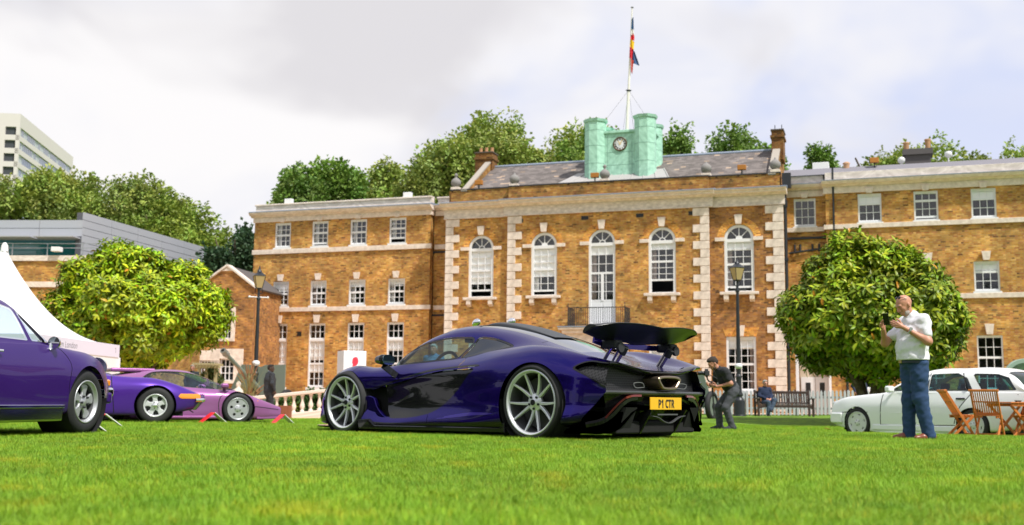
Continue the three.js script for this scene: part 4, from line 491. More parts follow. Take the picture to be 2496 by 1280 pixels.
// ---- the two clipped magnolias: whorls of big glossy leaves
function leafGeo(l, w, curl) { const rows = [[0, 0.12], [0.25, 0.75], [0.55, 1], [0.82, 0.6], [1, 0.02]], pos = [], idx = []; rows.forEach(([t, k]) => { const y = curl * (t - 0.2) * t * l, hw = w / 2 * k; pos.push(-hw, y + hw * 0.35, t * l, 0, y, t * l, hw, y + hw * 0.35, t * l); }); for (let i = 0; i < 4; i++) for (const s of [0, 1]) { const a = i * 3 + s; idx.push(a, a + 3, a + 1, a + 1, a + 3, a + 4); } const g = new THREE.BufferGeometry(); g.setAttribute('position', new THREE.Float32BufferAttribute(pos, 3)); g.setIndex(idx); g.computeVertexNormals(); return g; }
const glossLeaf = (c) => phys(c, { roughness: 0.42, transmission: 0.06, thickness: 0, side: THREE.DoubleSide, specularIntensity: 0.5 });
const MG_LEAF = [leafGeo(0.23, 0.09, -0.25), leafGeo(0.19, 0.078, 0.1), leafGeo(0.25, 0.095, -0.5)], MG_MAT = [rgb(0.27, 0.33, 0.012), rgb(0.15, 0.21, 0.012), rgb(0.40, 0.42, 0.016), rgb(0.09, 0.14, 0.012), rgb(0.45, 0.30, 0.02)].map(glossLeaf), MG_INST = glossLeaf(0xffffff);
function whorl(seed, n) { SEED = seed; const l = []; for (let i = 0; i < n; i++) { const a = i * 2.399 + rr(-0.3, 0.3), tilt = lerp(1.15, -0.15, i / (n - 1)) + rr(-0.2, 0.2), m = new THREE.Matrix4().makeRotationY(a).multiply(new THREE.Matrix4().makeTranslation(0, i * 0.008, 0.02)).multiply(new THREE.Matrix4().makeRotationX(-(Math.PI / 2 - tilt) + Math.PI / 2 - 0.55)); l.push([m, Math.floor(rnd() * 3)]); } return l; }
function magnolia(label, px, pyTop, pyBot, wpx, D, seed, trunkPx, fork, tone) {
  const k = D / 2680, p = at(trunkPx, 980, D), g0 = groundY(p.x, p.z), yh = 979.9 + (px - 1248) * 0.01, Y = (py) => (yh - py) * k + 0.34 - g0, cx = (px - trunkPx) * k, top = Y(pyTop), bot = Y(pyBot), t = thing('magnolia_tree', label, 'tree', [p.x, g0, p.z], 0, 'clipped magnolias in front of the hall');
  const rx = wpx * k / 2, cy = bot + (top - bot) * 0.44, up = top - cy, dn = cy - bot; SEED = seed;
  const tr = []; for (const [dx, h, lean] of fork) tr.push(taperTube([[0, -0.2, 0], [dx * 0.3, h * 0.35, lean * 0.3], [dx * 0.8, h * 0.75, lean * 0.8], [dx * 1.3, h, lean]], 0.17, 0.05, 10, 8)); tr.push(taperTube([[0, -0.3, 0], [0.02, 0.4, 0], [0, 0.9, 0]], 0.3, 0.2)); for (let i = 0; i < 9; i++) { const a = i * 0.7 + rr(-0.2, 0.2), y0 = bot * rr(0.7, 1.0); tr.push(taperTube([[cx * 0.3, y0, 0], [cx * 0.5 + Math.cos(a) * rx * 0.4, y0 + 0.5, Math.sin(a) * rx * 0.4], [cx + Math.cos(a) * rx * 0.8, y0 + rr(0.6, 1.3), Math.sin(a) * rx * 0.8]], 0.07, 0.025, 8, 6)); }
  mesh('trunk', tr, M_bark, t);
  // clumps over a domed body, uneven
  const clumps = []; for (let i = 0; i < 150; i++) { const u = rnd(), a = rnd() * 6.283, y = u * 2 - 1, s = Math.sqrt(1 - y * y), k2 = rr(0.66, 0.98) + (rnd() < 0.12 ? 0.1 : 0), tp = y > 0 ? 1 - 0.22 * y : 1; clumps.push({ c: V(cx + Math.cos(a) * s * rx * k2 * tp, cy + (y > 0 ? y * up : y * dn) * k2, Math.sin(a) * s * rx * k2 * tp), n: V(Math.cos(a) * s, y * 1.1 + 0.25, Math.sin(a) * s).normalize(), r: rr(0.36, 0.78), t: rr(0.65, 1.3) }); }
  const W = [whorl(seed + 1, 9), whorl(seed + 2, 8), whorl(seed + 3, 10)], per = [[], [], []], cand = [];
  for (const c of clumps) { const n = Math.round(44 * (c.r / 0.5) ** 2); for (let i = 0; i < n; i++) { let d = V(rr(-1, 1), rr(-1, 1), rr(-1, 1)).normalize(); if (d.dot(c.n) < -0.35) continue; const q = c.c.clone().addScaledVector(d, c.r * rr(0.65, 1.08)), dir = d.clone().multiplyScalar(0.7).add(c.n.clone().multiplyScalar(0.35)).add(V(rr(-0.3, 0.3), 0.65, rr(-0.3, 0.3))).normalize(); const m = new THREE.Matrix4().compose(q, new THREE.Quaternion().setFromUnitVectors(V(0, 1, 0), dir).multiply(new THREE.Quaternion().setFromAxisAngle(V(0, 1, 0), rnd() * 6.28)), V(1, 1, 1).multiplyScalar(rr(0.8, 1.15))); cand.push([m, Math.floor(rnd() * 3), c.t * rr(0.75, 1.25), q.z + p.z + d.z * 0.5 + d.y * 0.3]); } }
  for (let i = 0; i < 900; i++) { const d = V(rr(-1, 1), rr(-1, 1), rr(-1, 1)).normalize().multiplyScalar(Math.cbrt(rnd()) * 0.78), m = new THREE.Matrix4().compose(V(cx + d.x * rx, cy + d.y * (d.y > 0 ? up : dn), d.z * rx), new THREE.Quaternion().setFromEuler(new THREE.Euler(rr(-1, 1), rr(0, 6), rr(-1, 1))), V(1.3, 1.3, 1.3)); cand.push([m, i % 3, 0.5, -1e9]); }  // inner leaves toned darker: shade of the crown gaps put into their colour
  cand.sort((a, b) => b[3] - a[3]); const single = 32, crownG = sub('crown', t); let nl = 0;
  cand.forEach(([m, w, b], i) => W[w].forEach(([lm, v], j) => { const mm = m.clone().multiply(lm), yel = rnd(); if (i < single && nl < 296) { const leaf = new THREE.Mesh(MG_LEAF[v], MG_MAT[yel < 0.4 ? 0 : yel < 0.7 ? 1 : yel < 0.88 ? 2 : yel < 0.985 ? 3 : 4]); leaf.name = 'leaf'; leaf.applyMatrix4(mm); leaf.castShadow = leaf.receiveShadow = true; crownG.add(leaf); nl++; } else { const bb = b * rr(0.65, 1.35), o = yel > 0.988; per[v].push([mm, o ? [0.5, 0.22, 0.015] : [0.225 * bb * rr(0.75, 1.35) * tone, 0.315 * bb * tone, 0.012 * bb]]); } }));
  per.forEach((l, v) => { const im = new THREE.InstancedMesh(MG_LEAF[v], MG_INST, l.length), c = new THREE.Color(); l.forEach(([m, cc], i) => { im.setMatrixAt(i, m); im.setColorAt(i, c.setRGB(...cc)); }); im.name = 'leaves'; im.castShadow = im.receiveShadow = true; im.userData.kind = 'stuff'; crownG.add(im); });
}
magnolia('round clipped magnolia with bright yellow green leaves beside the white tent', 322, 606, 880, 375, 40, 500, 322, [[-0.6, 2.2, 0.2], [0.7, 2.1, -0.2], [0.2, 2.6, 0.3], [-0.2, 2.4, -0.5]], 1.4);
magnolia('round clipped magnolia with forked trunk standing behind the white estate car', 2128, 608, 900, 405, 34, 600, 2122, [[-0.75, 2.0, 0.3], [0.85, 2.1, -0.1], [0.15, 2.4, 0.4], [-0.3, 2.4, -0.6], [0.5, 2.3, 0.5]], 0.95);
// ---------------------------------------------------------------- car bodies: a skin lofted through feature lines, then cut into panels
function hermite(ts, vs, t) { // smooth interpolation through unevenly spaced values
  const n = ts.length; let i = 0; while (i < n - 2 && t > ts[i + 1]) i++;
  const h = ts[i + 1] - ts[i], u = Math.min(1, Math.max(0, (t - ts[i]) / h)), d = (vs[i + 1] - vs[i]) / h;
  const dp = i > 0 ? (vs[i] - vs[i - 1]) / (ts[i] - ts[i - 1]) : d, dn = i < n - 2 ? (vs[i + 2] - vs[i + 1]) / (ts[i + 2] - ts[i + 1]) : d;
  const h0 = i > 0 ? ts[i] - ts[i - 1] : h, h2 = i < n - 2 ? ts[i + 2] - ts[i + 1] : h;
  const m0 = (dp * h + d * h0) / (h + h0), m1 = (d * h2 + dn * h) / (h + h2), u2 = u * u, u3 = u2 * u;
  return vs[i] * (2 * u3 - 3 * u2 + 1) + m0 * h * (u3 - 2 * u2 + u) + vs[i + 1] * (-2 * u3 + 3 * u2) + m1 * h * (u3 - u2);
}
function skin(lines, NU = 220, NV = 72) { // lines: [[x, y, z], ...] each, from the sill to the centre of the roof, z >= 0
  const L = lines.map((l) => { const x0 = l[0][0], x1 = l[l.length - 1][0]; return { x0, x1, t: l.map((p) => (p[0] - x0) / (x1 - x0)), y: l.map((p) => p[1]), z: l.map((p) => p[2]) }; }), K = L.length;
  const P = []; for (let i = 0; i <= NU; i++) { const t = i / NU, c = L.map((l) => [lerp(l.x0, l.x1, t), hermite(l.t, l.y, t), hermite(l.t, l.z, t)]), row = []; c[K - 1][2] = 0;
    const g = c[K - 2].slice(); g[2] = -g[2]; const ext2 = [[0, 1, 2].map((q) => 2 * c[0][q] - c[1][q]), ...c, g];
    for (let j = 0; j <= NV; j++) { const v = j / NV * (K - 1), k = Math.min(K - 2, Math.floor(v)), u = v - k, [a, b, d, e] = [0, 1, 2, 3].map((o) => ext2[k + o]); row.push([0, 1, 2].map((q) => 0.5 * (2 * b[q] + (d[q] - a[q]) * u + (2 * a[q] - 5 * b[q] + 4 * d[q] - e[q]) * u * u + (3 * b[q] - a[q] - 3 * d[q] + e[q]) * u * u * u))); }
    P.push(row); }
  const N = P.map((row, i) => row.map((p, j) => { const a = P[Math.min(NU, i + 1)][j], b = P[Math.max(0, i - 1)][j], c = row[Math.min(NV, j + 1)], d = row[Math.max(0, j - 1)]; const n = V(a[0] - b[0], a[1] - b[1], a[2] - b[2]).cross(V(c[0] - d[0], c[1] - d[1], j === NV ? -d[2] * 2 || 1e-6 : c[2] - d[2])).normalize(); if (j === NV) n.z = 0; return n.normalize(); }));
  // outward normals: away from the car's axis
  const mid = N[NU >> 1][NV >> 2]; const sg = mid.z < 0 ? -1 : 1; const s = [];
  const put = (i, j) => { const p = P[i][j], n = N[i][j]; s.push(p[0], p[1], p[2], n.x * sg, n.y * sg, n.z * sg, i / NU, j / NV * (K - 1)); };
  for (let i = 0; i < NU; i++) for (let j = 0; j < NV; j++) { put(i, j); put(i + 1, j); put(i + 1, j + 1); put(i, j); put(i + 1, j + 1); put(i, j + 1); }
  return s;
}
const ST = 8, two = (m) => { const c = m.clone(); c.side = THREE.DoubleSide; return c; };
function split(s, f) { // cut triangles along f = 0: [f < 0, f >= 0]
  const neg = [], pos = [];
  for (let i = 0; i < s.length; i += ST * 3) {
    const v = [0, 1, 2].map((k) => s.slice(i + k * ST, i + k * ST + ST)), d = v.map((p) => f(p[0], p[1], p[2], p[7], p[6]));
    if (d[0] < 0 && d[1] < 0 && d[2] < 0) { for (const p of v) for (const c of p) neg.push(c); continue; }
    if (d[0] >= 0 && d[1] >= 0 && d[2] >= 0) { for (const p of v) for (const c of p) pos.push(c); continue; }
    const A = [], B = [];
    for (let k = 0; k < 3; k++) { const n = (k + 1) % 3; (d[k] < 0 ? A : B).push(v[k]); if ((d[k] < 0) !== (d[n] < 0)) { const u = d[k] / (d[k] - d[n]), m = v[k].map((c, q) => c + (v[n][q] - c) * u); A.push(m); B.push(m); } }
    for (const [poly2, out] of [[A, neg], [B, pos]]) for (let k = 1; k < poly2.length - 1; k++) for (const p of [poly2[0], poly2[k], poly2[k + 1]]) for (const c of p) out.push(c);
  }
  return [neg, pos];
}
const cat = (...l) => { const o = []; for (const a of l) for (let i = 0; i < a.length; i++) o.push(a[i]); return o; };
function offset(s, d) { const o = s.slice(); for (let i = 0; i < o.length; i += ST) { o[i] += o[i + 3] * d; o[i + 1] += o[i + 4] * d; o[i + 2] += o[i + 5] * d; } return o; }
function toGeo(s, sides = 3) { // sides: 1 = +z, 2 = -z, 3 = both
  const p = [], n = [], u = [], push = (i, m) => { p.push(s[i], s[i + 1], m * s[i + 2]); n.push(s[i + 3], s[i + 4], m * s[i + 5]); u.push(s[i], s[i + 1] + Math.abs(s[i + 2]) * 0.7); };
  for (let i = 0; i < s.length; i += ST * 3) {
    const ax = s[i + 8] - s[i], ay = s[i + 9] - s[i + 1], az = s[i + 10] - s[i + 2], bx2 = s[i + 16] - s[i], by = s[i + 17] - s[i + 1], bz = s[i + 18] - s[i + 2];
    const cw = (ay * bz - az * by) * s[i + 3] + (az * bx2 - ax * bz) * s[i + 4] + (ax * by - ay * bx2) * s[i + 5] < 0, o = cw ? [0, 2, 1] : [0, 1, 2];
    if (sides & 1) for (const k of o) push(i + k * ST, 1);
    if (sides & 2) for (const k of [o[0], o[2], o[1]]) push(i + k * ST, -1);
  }
  const g = new THREE.BufferGeometry(); g.setAttribute('position', new THREE.Float32BufferAttribute(p, 3)); g.setAttribute('normal', new THREE.Float32BufferAttribute(n, 3)); g.setAttribute('uv', new THREE.Float32BufferAttribute(u, 2)); return g;
}
function curve2(pts, n = 60, closed = true) { return new THREE.CatmullRomCurve3(pts.map((p) => V(p[0], p[1], 0)), closed, 'centripetal').getPoints(n).map((p) => [p.x, p.y]).slice(0, closed ? -1 : undefined); }
function inPoly(P) { // signed distance to a polygon, negative inside
  return (x, y) => { let d = 1e9, ins = false; for (let i = 0, j = P.length - 1; i < P.length; j = i++) { const ex = P[j][0] - P[i][0], ey = P[j][1] - P[i][1], wx = x - P[i][0], wy = y - P[i][1], t = Math.max(0, Math.min(1, (wx * ex + wy * ey) / (ex * ex + ey * ey))), qx = wx - ex * t, qy = wy - ey * t; d = Math.min(d, qx * qx + qy * qy); if ((P[i][1] > y) !== (P[j][1] > y) && x < (P[j][0] - P[i][0]) * (y - P[i][1]) / (P[j][1] - P[i][1]) + P[i][0]) ins = !ins; } return (ins ? -1 : 1) * Math.sqrt(d); };
}
function lineSide(P) { // signed distance to the left or right of an open line (extended at its ends) and how far along it
  return (x, y) => { let best = 1e9, sd = 0, al = 0; for (let i = 0; i < P.length - 1; i++) { const ex = P[i + 1][0] - P[i][0], ey = P[i + 1][1] - P[i][1], l2 = ex * ex + ey * ey; let t = ((x - P[i][0]) * ex + (y - P[i][1]) * ey) / l2; const tc = Math.max(i ? 0 : -1e3, Math.min(i === P.length - 2 ? 1e3 : 1, t)), qx = x - P[i][0] - ex * tc, qy = y - P[i][1] - ey * tc, d = qx * qx + qy * qy; if (d < best) { best = d; sd = Math.sign(ex * (y - P[i][1]) - ey * (x - P[i][0])) * Math.sqrt(d); al = i + tc; } } return [sd, al / (P.length - 1)]; };
}
// a shut line: the strip within w of the line leaves the panel and comes back as its own soup
function shut(s, pts, w = 0.004, when = () => true) { const f = lineSide(pts), near = [], rest = []; const lo = [1e9, 1e9], hi = [-1e9, -1e9]; for (const p of pts) for (let q = 0; q < 2; q++) { lo[q] = Math.min(lo[q], p[q] - 0.05); hi[q] = Math.max(hi[q], p[q] + 0.05); }
  for (let i = 0; i < s.length; i += 24) { const x = (s[i] + s[i + 8] + s[i + 16]) / 3, y = (s[i + 1] + s[i + 9] + s[i + 17]) / 3, ok = x > lo[0] && x < hi[0] && y > lo[1] && y < hi[1] && when(x, y, (s[i + 2] + s[i + 10] + s[i + 18]) / 3, s[i + 7]); const al = ok ? f(x, y)[1] : -1, t = al >= -0.01 && al <= 1.01 ? near : rest; for (let k = 0; k < 24; k++) t.push(s[i + k]); }
  const [a, b] = split(near, (x, y) => f(x, y)[0] + w), [c, d] = split(b, (x, y) => f(x, y)[0] - w); return [cat(rest, a, d), c]; }
function ribbon(pts, w, d, mat, name, parent, seg = 40) { return mesh(name, sweepBox(pts, w, d, seg), mat, parent); }
function sweepBox(pts, w, h, seg = 40, closed = false) { // flat-sided strip swept along a 3D curve
  const c = new THREE.CatmullRomCurve3(pts.map((p) => V(...p)), closed, 'centripetal'), s = poly([[-h / 2, -w / 2], [h / 2, -w / 2], [h / 2, w / 2], [-h / 2, w / 2]]); return new THREE.ExtrudeGeometry(s, { steps: seg, extrudePath: c, bevelEnabled: false }); }
const CM = {
  tyre: std(rgb(0.018, 0.018, 0.019), 0.75), gap: std(rgb(0.006, 0.006, 0.007), 0.8), liner: std(rgb(0.008, 0.008, 0.008), 0.95), rubber: std(rgb(0.012, 0.012, 0.013), 0.5),
  silver: std(rgb(0.74, 0.75, 0.77), 0.30, 0.4), alloy: std(rgb(0.50, 0.51, 0.52), 0.38, 0.6), chrome: std(rgb(0.82, 0.83, 0.84), 0.08, 1), disc: std(rgb(0.05, 0.05, 0.053), 0.45, 0.3),
  glass: phys(rgb(0.62, 0.78, 0.78), { roughness: 0.02, transmission: 1, thickness: 0, ior: 1.5 }), dark: std(rgb(0.02, 0.021, 0.024), 0.7), gloss: phys(rgb(0.008, 0.008, 0.009), { roughness: 0.15, specularIntensity: 0.15, clearcoat: 0.7, clearcoatRoughness: 0.03 }),
  barrel: std(rgb(0.10, 0.10, 0.105), 0.5, 0.2), amber: phys(rgb(0.85, 0.26, 0.01), { roughness: 0.15, clearcoat: 1 }), red: phys(rgb(0.16, 0.006, 0.008), { roughness: 0.15, clearcoat: 1 }), lens: phys(rgb(0.7, 0.72, 0.74), { roughness: 0.1, clearcoat: 1, metalness: 0.4 }), leather: std(rgb(0.015, 0.016, 0.02), 0.6),
};
const paint = (c, metal = 0.45, rough = 0.32) => phys(c, { metalness: metal, roughness: rough, clearcoat: 0.5, clearcoatRoughness: 0.02, specularIntensity: 0.25 });
function ringHole(r, n, rad, off = 0, sx = 1) { return Array.from({ length: n }, (_, k) => { const a = k / n * Math.PI * 2 + off; return Array.from({ length: 18 }, (_, q) => { const b = -q / 18 * Math.PI * 2, x = Math.cos(b) * rad, y = Math.sin(b) * rad * sx; return [Math.cos(a) * (r + x) - Math.sin(a) * y, Math.sin(a) * (r + x) + Math.cos(a) * y]; }); }); }
const circle = (r, n = 48) => Array.from({ length: n }, (_, k) => [Math.cos(k / n * Math.PI * 2) * r, Math.sin(k / n * Math.PI * 2) * r]);
function wheel(parent, x, y, z, side, o) { // outer face towards side * z; R tyre radius, r rim radius, w width
  const g = sub('wheel', parent); g.position.set(x, y, z); if (side < 0) g.rotation.y = Math.PI; g.rotation.z = o.spin || 0.3; const { R, r, w } = o, m = o.mat || CM.silver;
  const tl = lathe([[r - 0.015, -w], [r + 0.004, -w - 0.004], [R - 0.03, -w + 0.0], [R - 0.006, -w + 0.022], [R, -w + 0.05], [R, -0.05], [R - 0.004, -0.028], [R - 0.022, -0.008], [(R + r) / 2, 0.008], [r + 0.012, 0.002], [r + 0.004, -0.008], [r - 0.015, -0.012]].map(([a, b]) => [a, -b]), 64); tl.rotateX(-Math.PI / 2); 
  const treads = []; const groove = 3; for (let k = 0; k < groove; k++) { const t = new THREE.TorusGeometry(R + 0.0005, 0.0035, 4, 64); t.translate(0, 0, -w * (0.25 + 0.25 * k)); treads.push(t); }
  mesh('tyre', tl, CM.tyre, g); mesh('tread_groove', treads, CM.gap, g);
  const barrel = lathe([[r - 0.02, -w + 0.02], [r - 0.03, -w * 0.5], [r - 0.035, -0.05], [r - 0.024, -0.024]].map(([a, b]) => [a, -b]), 48); barrel.rotateX(-Math.PI / 2); mesh('rim_barrel', barrel, CM.barrel, g);
  const rim = lathe([[r - 0.024, -0.024], [r - 0.02, -0.02], [r - 0.016, -0.004], [r - 0.006, 0.004], [r + 0.004, 0.001], [r + 0.004, -0.012]].map(([a, b]) => [a, -b]), 64); rim.rotateX(-Math.PI / 2);
  const parts = [rim];
  mesh('rim', parts, o.rimMat || m, g); const face = [];
  if (o.style === 'ypair') { for (let k = 0; k < 5; k++) for (const s of [-1, 1]) { const a0 = k / 5 * 6.2832, a1 = a0 + s * 0.31, S = []; for (let q = 0; q <= 8; q++) { const t = q / 8, rr2 = lerp(0.055, r - 0.012, t), a = lerp(a0 + s * 0.18, a1, Math.pow(t, 0.75)); S.push([Math.cos(a) * rr2, Math.sin(a) * rr2, -0.055 + 0.045 * t * t + (q === 8 ? -0.004 : 0)]); } face.push(taper(S, [0.030, 0.018], [0.036, 0.022])); } face.push(lathe([[0.001, 0.0], [0.03, 0.0], [0.034, -0.012], [0.075, -0.02], [0.085, -0.034], [0.07, -0.075], [0.02, -0.08]].map(([a, b]) => [a, -b]), 30).rotateX(-Math.PI / 2).translate(0, 0, -0.036)); }
  else if (o.style === 'fuchs') { for (let k = 0; k < 5; k++) { const sh = poly(curve2([[0.05, 0.026], [r * 0.45, 0.026], [r * 0.74, 0.044], [r * 0.82, 0.0], [r * 0.74, -0.044], [r * 0.45, -0.026], [0.05, -0.026]], 40)); const e = ext(sh, 0.012, 0.008); e.translate(0, 0, -0.055); e.rotateZ(k / 5 * 6.2832); face.push(e); } face.push(lathe([[0.001, 0.02], [0.035, 0.018], [0.05, 0.0], [0.075, -0.01], [0.08, -0.05]].map(([a, b]) => [a, -b]), 30).rotateX(-Math.PI / 2).translate(0, 0, -0.036)); face.push(lathe([[r - 0.012, 0.0], [r * 0.88, -0.022], [r * 0.86, -0.04]].map(([a, b]) => [a, -b]), 48).rotateX(-Math.PI / 2)); const bg = mesh('wheel_backing', new THREE.CylinderGeometry(r * 0.87, r * 0.87, 0.02, 40).rotateX(Math.PI / 2).translate(0, 0, -0.085), CM.gap, g); }
  else if (o.style === 'star') { for (let k = 0; k < 5; k++) { const sh = poly([[0.03, 0.05], [r * 0.55, 0.028], [r * 0.9, 0.058], [r * 0.9, -0.058], [r * 0.55, -0.028], [0.03, -0.05]]); const e = ext(sh, 0.016, 0.01); e.translate(0, 0, -0.06); e.rotateZ(k / 5 * 6.2832 + 0.3); face.push(e); } face.push(lathe([[r - 0.008, 0.0], [r * 0.9, -0.02], [r * 0.84, -0.045], [r * 0.86, -0.06]].map(([a, b]) => [a, -b]), 48).rotateX(-Math.PI / 2)); face.push(lathe([[0.001, 0.03], [0.03, 0.028], [0.045, 0.005], [0.07, 0.0], [0.085, -0.03], [0.08, -0.05]].map(([a, b]) => [a, -b]), 30).rotateX(-Math.PI / 2).translate(0, 0, -0.03)); mesh('knock_off', [beam([-0.075, 0, 0.01], [0.075, 0, 0.01], 0.02, 0.014, 0.004, [0, 1, 0])], CM.chrome, g); }
  else { const holes = o.style === 'holes' ? ringHole(r * 0.62, 5, r * 0.155, 0.3) : ringHole(r * 0.74, 6, r * 0.075, 0.2, 2.3); const e = ext(poly(circle(r - 0.012), holes), 0.018, 0.006); e.translate(0, 0, -0.035); face.push(e); face.push(lathe([[0.001, 0.01], [0.04, 0.008], [0.05, 0.0], [0.09, -0.004], [0.1, -0.02]].map(([a, b]) => [a, -b]), 30).rotateX(-Math.PI / 2).translate(0, 0, -0.008)); }
  mesh('spoke_face', face, m, g);
  const lug = []; for (let k = 0; k < 5; k++) { const a = k / 5 * 6.2832 + (o.style === 'ypair' ? 0 : 0.6); lug.push(new THREE.CylinderGeometry(0.011, 0.011, 0.02, 8).rotateX(Math.PI / 2).translate(Math.cos(a) * 0.056, Math.sin(a) * 0.056, o.style === 'ypair' ? -0.05 : -0.016)); } mesh('wheel_bolt', lug, CM.dark, g);
  if (o.style === 'ypair') mesh('centre_cap', new THREE.CylinderGeometry(0.026, 0.026, 0.012, 20).rotateX(Math.PI / 2).translate(0, 0, -0.036), CM.gap, g);
  mesh('brake_disc', new THREE.CylinderGeometry(r * 0.80, r * 0.80, 0.03, 40).rotateX(Math.PI / 2).translate(0, 0, -w * 0.5), CM.disc, g);
  if (o.style === 'ypair') { const c = ext(poly(Array.from({ length: 10 }, (_, k) => [Math.cos(-0.55 + k / 9 * 1.1) * r * 0.82, Math.sin(-0.55 + k / 9 * 1.1) * r * 0.82]).concat(Array.from({ length: 10 }, (_, k) => [Math.cos(0.55 - k / 9 * 1.1) * r * 0.55, Math.sin(0.55 - k / 9 * 1.1) * r * 0.55]))), 0.05, 0.008); c.rotateZ(-(o.spin || 0.3) + (o.cal || 0)); mesh('brake_caliper', c.translate(0, 0, -w * 0.55), CM.dark, g); }
  mesh('hub_back', new THREE.CylinderGeometry(r - 0.03, r - 0.03, 0.01, 32).rotateX(Math.PI / 2).translate(0, 0, -w + 0.03), CM.liner, g);
  return g;
}
function taper(S, w, h) { // tapered bar along points, wider (across, in the wheel plane) w[0]..w[1], deep h[0]..h[1]
  const pos = [], idx = [], n = S.length; S.forEach((p, i) => { const a = S[Math.max(0, i - 1)], b = S[Math.min(n - 1, i + 1)], dx = b[0] - a[0], dy = b[1] - a[1], l = Math.hypot(dx, dy), nx = -dy / l, ny = dx / l, t = i / (n - 1), W = lerp(w[0], w[1], t) / 2, H = lerp(h[0], h[1], t); for (const [s, z] of [[-1, -H], [-1, -0.004], [-0.6, 0], [0.6, 0], [1, -0.004], [1, -H]]) pos.push(p[0] + nx * W * s, p[1] + ny * W * s, p[2] + z); });
  for (let i = 0; i < n - 1; i++) for (let k = 0; k < 6; k++) { const a = i * 6 + k, b = i * 6 + (k + 1) % 6; idx.push(a, b, a + 6, b, b + 6, a + 6); }
  const g = new THREE.BufferGeometry(); g.setAttribute('position', new THREE.Float32BufferAttribute(pos, 3)); g.setIndex(idx); const q = g.toNonIndexed(); q.computeVertexNormals(); return q;
}
function archLiner(parent, x, y, z0, z1, R) { const pts = [], g = new THREE.CylinderGeometry(R, R, Math.abs(z1 - z0), 32, 1, true, -Math.PI / 2 - 0.1, Math.PI + 0.2); g.rotateX(Math.PI / 2); g.rotateZ(0); g.translate(x, y, (z0 + z1) / 2); const d = new THREE.CircleGeometry(R, 32); d.translate(x, y, Math.abs(z0) < Math.abs(z1) ? z0 : z1); return mesh('wheel_arch', [g, d], CM.linerD, parent); }
CM.linerD = std(rgb(0.008, 0.008, 0.008), 0.95, 0, { side: THREE.DoubleSide });
function numberPlate(parent, text, x, y, z, w, h, turn, yellow = true, fontH = 0.72) { // raised plate with printed characters
  const g = sub('number_plate', parent); g.position.set(x, y, z); g.rotation.set(0, turn, 0); mesh('plate', new RoundedBoxGeometry(w, h, 0.008, 2, 0.004), std(yellow ? rgb(0.80, 0.42, 0.01) : rgb(0.75, 0.75, 0.75), 0.35), g);
  const t = texture(1024, 224, (c, W, H) => { c.fillStyle = yellow ? '#e6b012' : '#ddd'; c.fillRect(0, 0, W, H); c.fillStyle = '#17120c'; c.font = 'bold ' + H * fontH + 'px sans-serif'; c.textAlign = 'center'; c.textBaseline = 'middle'; c.save(); c.translate(W / 2, H * 0.53); c.scale(0.86, 1.12); c.lineWidth = H * 0.045; c.strokeStyle = '#17120c'; c.strokeText(text, 0, 0); c.fillText(text, 0, 0); c.restore(); }, 1, 1);
  const f = new THREE.PlaneGeometry(w * 0.985, h * 0.95); f.translate(0, 0, 0.0052); mesh('lettering', f, std(0xffffff, 0.3, 0, { map: t }), g); return g;
}
